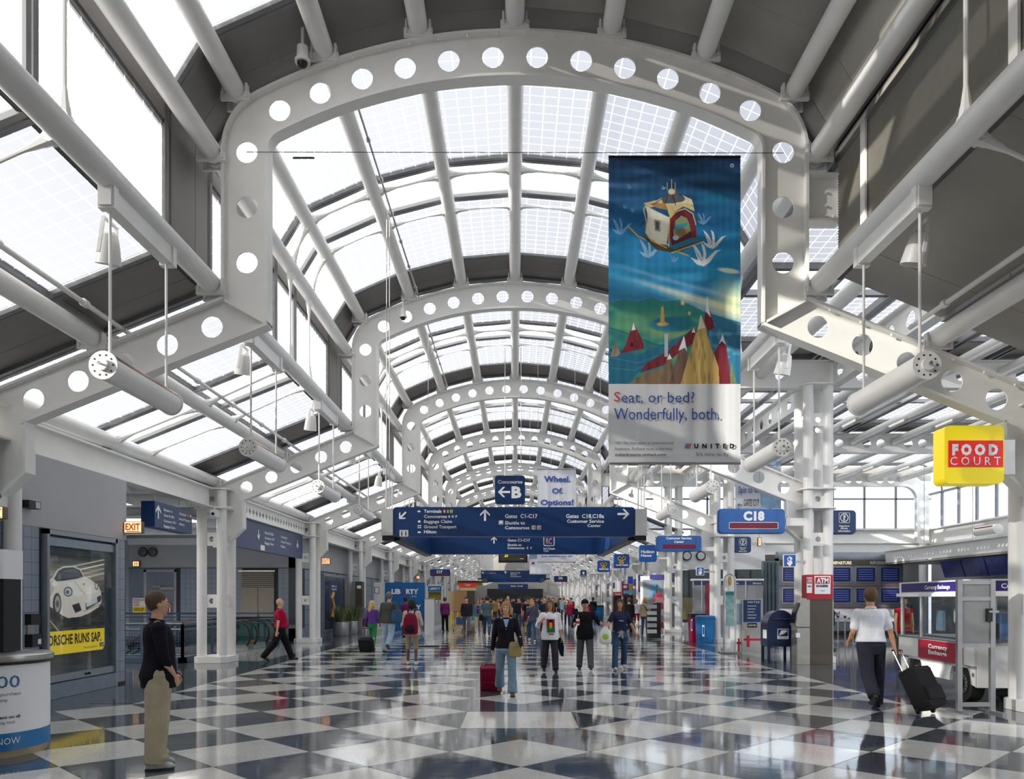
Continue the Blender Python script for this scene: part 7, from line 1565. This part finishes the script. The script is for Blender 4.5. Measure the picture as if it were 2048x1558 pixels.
part('green_print', MB().ell((.0, -.085, -.26), (.075, .012, .07), 14, 8), mat('print_lime', '9fc43a', .5), s, 60, world=False)
# 6 girl in navy tee, sweater round waist
p6 = person('girl in navy T-shirt and jeans with a grey sweater tied round her waist', 1240, 1340, 176, 1.66, legs=((-18, 10, 6), (12, 2, 6)), toe=((10, 0), (-8, 0)), arms=((8, 22, 10, -2), (26, 28, 16, 0)), top='20243f', sleeve='short', hem=.95, baggy=1.15, pants='33506e', hair='3a2820', hstyle='long', shoe='c8c5bf', fem=True, vox=.0125, nod=6, yaw=-12, flare=.5, loose=1.4, skin='m')
chest_patch(p6, 'faded_print', -.06, .06, 1.22, 1.29, cloth('print_pale', '8792b4'))
sw_ = MB(); sw_.path([(.178*math.cos(t*PI/10), .132*math.sin(t*PI/10), .97+p6['dz'].z+.01*math.sin(t)) for t in range(20)], .030, 8, True); caps(sw_, (0, .15, .96), (-.03, .17, .80), .035, .028); caps(sw_, (0, .15, .96), (.06, .16, .83), .032, .026); caps(sw_, (-.16, .06, .96), (-.24, .0, .68), .045, .02); caps(sw_, (.16, -.02, .96), (.20, -.04, .66), .05, .03); sw_.ell((0, -.13, .86), (.15, .04, .14)); 
obj('tied_sweater', fuse(p6['sc'](sw_), .013, 'tied_sweater', cloth('sweater_grey', '8d8f94')), p6['root'], label='grey sweater tied round the waist')
# 7 man in red polo
p7 = person('bald man in crimson polo shirt and black trousers walking to the right', 560, 1321, 68, 1.73, legs=((24, 4, 2), (-22, 18, 2)), toe=((0, 0), (28, 0)), arms=((-6, 8, 8, 4), (-12, 8, 4, 4)), top='a80a3a', tname='a80a3a_collar', hem=.96, baggy=1.45, pants='17151b', hair='8a8078', hstyle='bald', girth=1.28, vox=.013, shoe='1b1a1c')
pbelt(p7, M_BLACK)
# 8 woman with maroon backpack
p8 = person('woman with maroon backpack, striped top and khaki shorts walking away', 824, 1330, 4, 1.64, legs=((6, 2, 3), (-4, 6, 3)), arms=((6, 12, 40, 14), (6, 16, 50, 16)), top='dcc9bd', tname='striped', stripes=('9c4a46', 13), sleeve='elbow', hem=.80, pants='9c8d6c', plen='short', skin='d', hair='1c1417', hstyle='bob', shoe='d6d4d0', girth=1.15, fem=True, vox=.013, loose=1.5)
def backpack(label, pi, m, m2, s=1):
    c = wp(pi, (0, -.20, 1.12)); b = empty('backpack', c, pi['root'].rotation_euler.z, label, 'backpack')
    mb = MB(); mb.loft([[(p[0]*f, p[1]*f2, z) for p in rrect(.36*s, .20*s, .07, 4)] for f, f2, z in ((.85, .8, -.27), (1.0, 1, -.22), (1.02, 1.05, -.05), (.92, .9, .12), (.7, .6, .22), (.4, .3, .25))]); part('sack', mb, m, b, 60, world=False)
    part('front_pocket', MB().ell((0, -.10, -.13), (.13, .05, .10), 16, 10), m2, b, 60, world=False); part('top_loop', MB().path([(-.04, -.0, .24), (0, 0, .28), (.04, 0, .24)], .008, 6), m2, b, world=False)
    for sx in (-1, 1): part('shoulder_strap', MB().path([(sx*.07, .04, .20), (sx*.09, .12, .33), (sx*.10, .24, .335), (sx*.11, .34, .22), (sx*.14, .33, 0), (sx*.17, .2, -.15)], .018, 6), m2, b, 60, world=False)
backpack('maroon backpack on the woman in the striped top', p8, cloth('pack_maroon', '7a1436'), cloth('pack_dark', '2c1a26'))
# 9 man in grey jacket
p9 = person('tall man in dark grey jacket and pale jeans walking away with a blue bag', 778, 1305, 10, 1.86, legs=((-4, 4, 3), (-22, 24, 3)), toe=((0, 0), (30, 0)), arms=((-6, 12, 6, 4), (6, 16, 10, 4)), top='4a4a48', sleeve='long', hem=.86, baggy=1.4, pants='8fa3b4', hair='6a655e', shoe='4a3228', girth=1.15, vox=.014, loose=2, lean=2)
bag('shoulder_bag', 'blue grey duffel bag beside the man in the grey jacket', wp(p9, (.27, -.10, 1.06)), (.34, .18, .40), cloth('bag_slate', '3a5a78'), [wp(p9, q_) for q_ in ((.27, -.1, 1.24), (.22, -.1, 1.42), (.16, 0, 1.49), (.22, .08, 1.3))], rz=.2)
# 10 girl in purple and green
p10 = person('blonde girl in purple top and green trousers walking away, head turned right', 745, 1300, 14, 1.60, legs=((14, 2, 3), (-10, 12, 3)), arms=((-8, 12, 6, 2), (6, 10, 10, 4)), top='5d3c86', sleeve='long', hem=.96, pants='2f7a4c', hair='c2a46c', hstyle='long', shoe='3a3a3a', fem=True, vox=.014, yaw=-45)
suitcase('black suitcase with grey trim behind the girl in green trousers', (X(739, 24.6), 24.6, 0), PI-.25, .35, .42, .28, .5, cloth('suitcase_black', '1b1a1c'), .3)
bag('shoulder_bag', 'dark maroon tote carried by the girl in green trousers', wp(p10, (-.26, .0, .98)), (.20, .14, .28), cloth('bag_plum', '4a2238'), [wp(p10, q_) for q_ in ((-.26, 0, 1.1), (-.2, 0, 1.42))])
# people farther away: (label, u, v, heading, H, kw)
FAR = [
 ('person in plum shirt standing before the large blue booth wall', 812, 1276, 30, 1.74, dict(top='6a2450', sleeve='long', pants='17151b', hair='1d1613', skin='d', girth=1.1)),
 ('person in purple shirt and black trousers behind a luggage cart', 890, 1263, 20, 1.72, dict(top='6b1f5a', sleeve='long', pants='151519', hair='4a4440', girth=1.2)),
 ('man in dark jacket and grey trousers walking forward beside the woman in khaki capris', 933, 1267, 180, 1.78, dict(top='24222a', sleeve='long', pants='5c6068', hair='2a2019', legs=WA, toe=WT, loose=1.8)),
 ('woman in teal jacket, purple top and khaki capri trousers', 956, 1264, 180, 1.68, dict(top='55727a', sleeve='long', pants='b3a184', plen='capri', hair='8a5c3c', hstyle='bob', fem=True, legs=WB, toe=WTb, shoe='a8855c')),
 ('man in green grey T-shirt and jeans walking away with a dark bag', 974, 1271, 2, 1.82, dict(top='4c6263', sleeve='short', pants='2f4a66', hair='3a2a20', legs=WA, toe=WT, girth=1.12, hem=.88)),
 ('tall bald man in charcoal T-shirt walking forward', 1016, 1256, 182, 1.86, dict(top='3b3a40', sleeve='short', pants='4a463e', plen='short', hair='7a6a5a', hstyle='bald', legs=WB, toe=WTb)),
 ('man in olive polo and cream shorts walking forward', 1037, 1252, 178, 1.74, dict(top='7d8a62', sleeve='short', pants='cfc4a4', plen='short', hair='8a7660', legs=WA, girth=1.15)),
 ('man in black and white T-shirt and shorts, sunglasses on his head', 1056, 1268, 180, 1.76, dict(top='1c1c20', sleeve='short', pants='6b6f74', plen='short', hair='1e1916', skin='m', legs=WB, hem=.82)),
 ('woman with long blonde hair in jeans carrying a dark bag', 1064, 1283, 184, 1.66, dict(top='4a4f60', sleeve='elbow', pants='2f527a', hair='b99358', hstyle='long', fem=True, legs=WA, toe=WT, shoe='c9c6c0')),
 ('man in navy T-shirt walking forward behind the boy in white', 1089, 1270, 180, 1.80, dict(top='20263c', sleeve='short', pants='2c3040', hair='54402e', legs=WA)),
 ('man in light blue shirt and jeans walking away', 1127, 1243, 2, 1.80, dict(top='7f98a8', sleeve='long', pants='40566c', hair='7a4a2e', legs=WB)),
 ('blonde woman in crimson jacket with sunglasses and a black bag', 1141, 1256, 190, 1.66, dict(top='9c1440', sleeve='long', pants='3a4c6c', hair='c4a274', hstyle='long', fem=True, legs=WA)),
 ('man in black jacket with orange lining walking away', 1258, 1268, 4, 1.76, dict(top='1a191d', sleeve='long', pants='22263a', hair='5a4a3c', legs=WB, hem=.8)),
 ('blond person in white top and crimson skirt standing by the racks', 1273, 1255, 20, 1.62, dict(top='d4d2d6', sleeve='short', pants='9c1438', plen='short', hair='a5803f', fem=True)),
 ('woman in beige sweater and jeans with a crossbody bag, back turned', 1290, 1271, 10, 1.70, dict(top='a3917a', sleeve='long', pants='28405c', hair='b58a42', hstyle='bob', fem=True, hem=.88, shoe='1d1c20')),
 ('woman in crimson top and mustard scarf beside the currency cart', 1808, 1332, 185, 1.72, dict(top='c01a34', sleeve='none', pants='4a5058', hair='4a3426', hstyle='bun', fem=True, vox=.014, hands=True)),
 ('dark haired person partly hidden behind the cash machine', 1661, 1300, 120, 1.66, dict(top='2b2b30', sleeve='short', pants='26262c', hair='2a201a', fem=True)),
 ('person in blue jeans and black top near the second right column', 1186, 1244, 0, 1.74, dict(top='1f1f24', sleeve='long', pants='2c3f5c', hair='17130f', skin='d')),
]
FP = {}
for lab, u, v, hd_, H, kw in FAR:
    kw = dict(kw); kw.setdefault('vox', .019); kw.setdefault('hands', False); FP[lab] = person(lab, u, v, hd_, H, **kw)
q_ = FP[FAR[3][0]]; chest_patch(q_, 'purple_top', -.06, .06, 1.0, 1.42, cloth('cloth_purple', '4a1f6c'))
bag('shopping_bag', 'small turquoise bag carried between the couple walking forward', wp(q_, (.24, .02, .74)), (.16, .08, .22), cloth('bag_turquoise', '17a2a0'), [wp(q_, (.24, .02, .84)), wp(q_, (.24, .02, .95))])
q_ = FP[FAR[7][0]]; chest_patch(q_, 'white_print', -.07, .07, 1.05, 1.35, cloth('print_white', 'c8c8cc'))
q_ = FP[FAR[4][0]]; bag('travel_bag', 'black travel bag carried by the man in the green grey T-shirt', wp(q_, (-.26, 0, .78)), (.18, .3, .28), cloth('bag_black', '1c1c20'), [wp(q_, (-.26, 0, .9)), wp(q_, (-.24, 0, 1.0))])
q_ = FP[FAR[8][0]]; bag('shoulder_bag', 'dark shoulder bag on the woman with long blonde hair', wp(q_, (.24, .06, .95)), (.26, .12, .24), cloth('bag_plum', '4a2238'), [wp(q_, p) for p in ((.24, .06, 1.05), (.05, .14, 1.25), (-.08, .05, 1.46))])
q_ = FP[FAR[11][0]]; bag('shoulder_bag', 'large black bag on the woman in the crimson jacket', wp(q_, (-.28, .0, .98)), (.36, .2, .34), cloth('bag_black', '1c1c20'), [wp(q_, p) for p in ((-.26, 0, 1.1), (-.17, 0, 1.45))])
q_ = FP[FAR[14][0]]; bag('shoulder_bag', 'small dark bag on the woman in the beige sweater', wp(q_, (.2, -.05, .98)), (.16, .08, .18), cloth('bag_black', '1c1c20'), [wp(q_, p) for p in ((.2, -.07, 1.05), (.05, -.14, 1.25), (-.09, -.08, 1.46))])
q_ = FP[FAR[15][0]]; sc_ = MB(); caps(sc_, (-.09, .07, 1.44), (-.12, .13, 1.0), .035, .05); caps(sc_, (.09, .07, 1.44), (.12, .13, 1.0), .035, .05); caps(sc_, (-.12, .13, 1.0), (.12, .13, .98), .05, .05); obj('mustard_scarf', fuse(q_['sc'](q_['upper'](sc_)), .016, 'mustard_scarf', cloth('scarf_mustard', '9a6a1e')), q_['root'], label='mustard scarf')
# luggage cart by the person in purple
s = empty('luggage_cart', (X(903, 39.5)+.15, 39.5, 0), label='yellow and blue luggage cart before the person in the purple shirt', cat='cart')
cx = X(903, 39.5)+.2
for dx in (-.18, .12): part('yellow_upright', MB().tube((cx+dx-.1, 39.5, .08), (cx+dx, 39.5, 1.0), .03, n=8), M_YEL, s)
part('blue_box', MB().box(cx+.05, cx+.4, 39.3, 39.8, .35, .72), cloth('bag_slate', '3a5a78'), s); part('platform', MB().box(cx-.2, cx+.45, 39.2, 39.9, .16, .2), M_CHROME, s)
for dx in (-.1, .35): part('wheel', MB().tube((cx+dx-.02, 39.5, .08), (cx+dx+.02, 39.5, .08), .08, n=12), M_BLACK, s)
part('handle', MB().tube((cx-.1, 39.5, 1.0), (cx+.3, 39.5, 1.0), .02, n=8), M_BLACK, s)
# dust mop pole on the floor left of the booth
s = empty('floor_mop', (X(850, 27), 27, 0), label='long dark dust mop lying flat behind the woman with the backpack', cat='mop'); part('mop_head', MB().box(X(838, 27), X(878, 27), 26.9, 27.1, 0, .05), M_BLACK, s); part('mop_pole', MB().tube((X(853, 27), 27, .05), (X(843, 27), 26.6, .8), .012, n=6), M_CHROME, s)
# crowd far down the hall: six figures copied
CW = ['dark red top', 'black top', 'pale grey top and long blonde hair', 'blue top', 'olive grey top', 'ochre top', 'charcoal top', 'light blue top']
CR = [('8b2e2e', '2a2c33', '3a2a1e', 'short', 0, 0), ('20242c', '3a4a60', '1c1512', 'short', 180, 0), ('c2c4c8', '2f3a4a', 'a0804a', 'long', 180, 1), ('3a5678', '8a8068', '4a3626', 'short', 0, 0), ('5a5e52', '22242a', '2a1f18', 'bob', 180, 1), ('a8743a', '30343c', '201814', 'short', 0, 0), ('24262e', '1d1e24', '6a4c30', 'short', 180, 0), ('6e7f94', '2b3648', '1c1512', 'long', 0, 1)]
protos = []; slots = []
rs = random.Random(11)
for i in range(84):
    Y = 44+ (i/84)**1.25*72; xr = 3.9 if i % 3 else 5.0; x = rs.uniform(-3.6, xr)
    slots.append((x, Y))
taken = [(X(u, EYE*F/(v-V0)), EYE*F/(v-V0)) for _, u, v, *r in FAR]; ok_ = []
for x, Y in slots:
    if Y < 54 and x < -2.2 or 55 < Y < 64 and x < -1.6: continue
    if any(abs(x-a) < .8 and abs(Y-b) < .9 for a, b in taken): continue
    taken.append((x, Y)); ok_.append((x, Y))
slots = ok_
nths = {}
for i, (x, Y) in enumerate(slots):
    k = i % len(CR); t, pn, hr, hs, hd_, fm = CR[k]; lab = 'distant traveller down the hall in %s, %s' % (CW[k], 'facing the camera' if hd_ else 'seen from behind')
    if i < len(CR):
        r_ = person(lab, 1030, 1230, hd_, 1.64 if fm else 1.76, top=t, sleeve='long' if k % 2 else 'short', pants=pn, hair=hr, hstyle=hs, fem=bool(fm), legs=WA if k % 2 else WB, vox=.028, hands=False, group='distant crowd in the hall')['root']; protos.append(r_)
    else: r_ = copy_tree(protos[k])
    r_.location = (x, Y, 0); r_['label'] = lab

bpy.data.scenes.remove(TS)
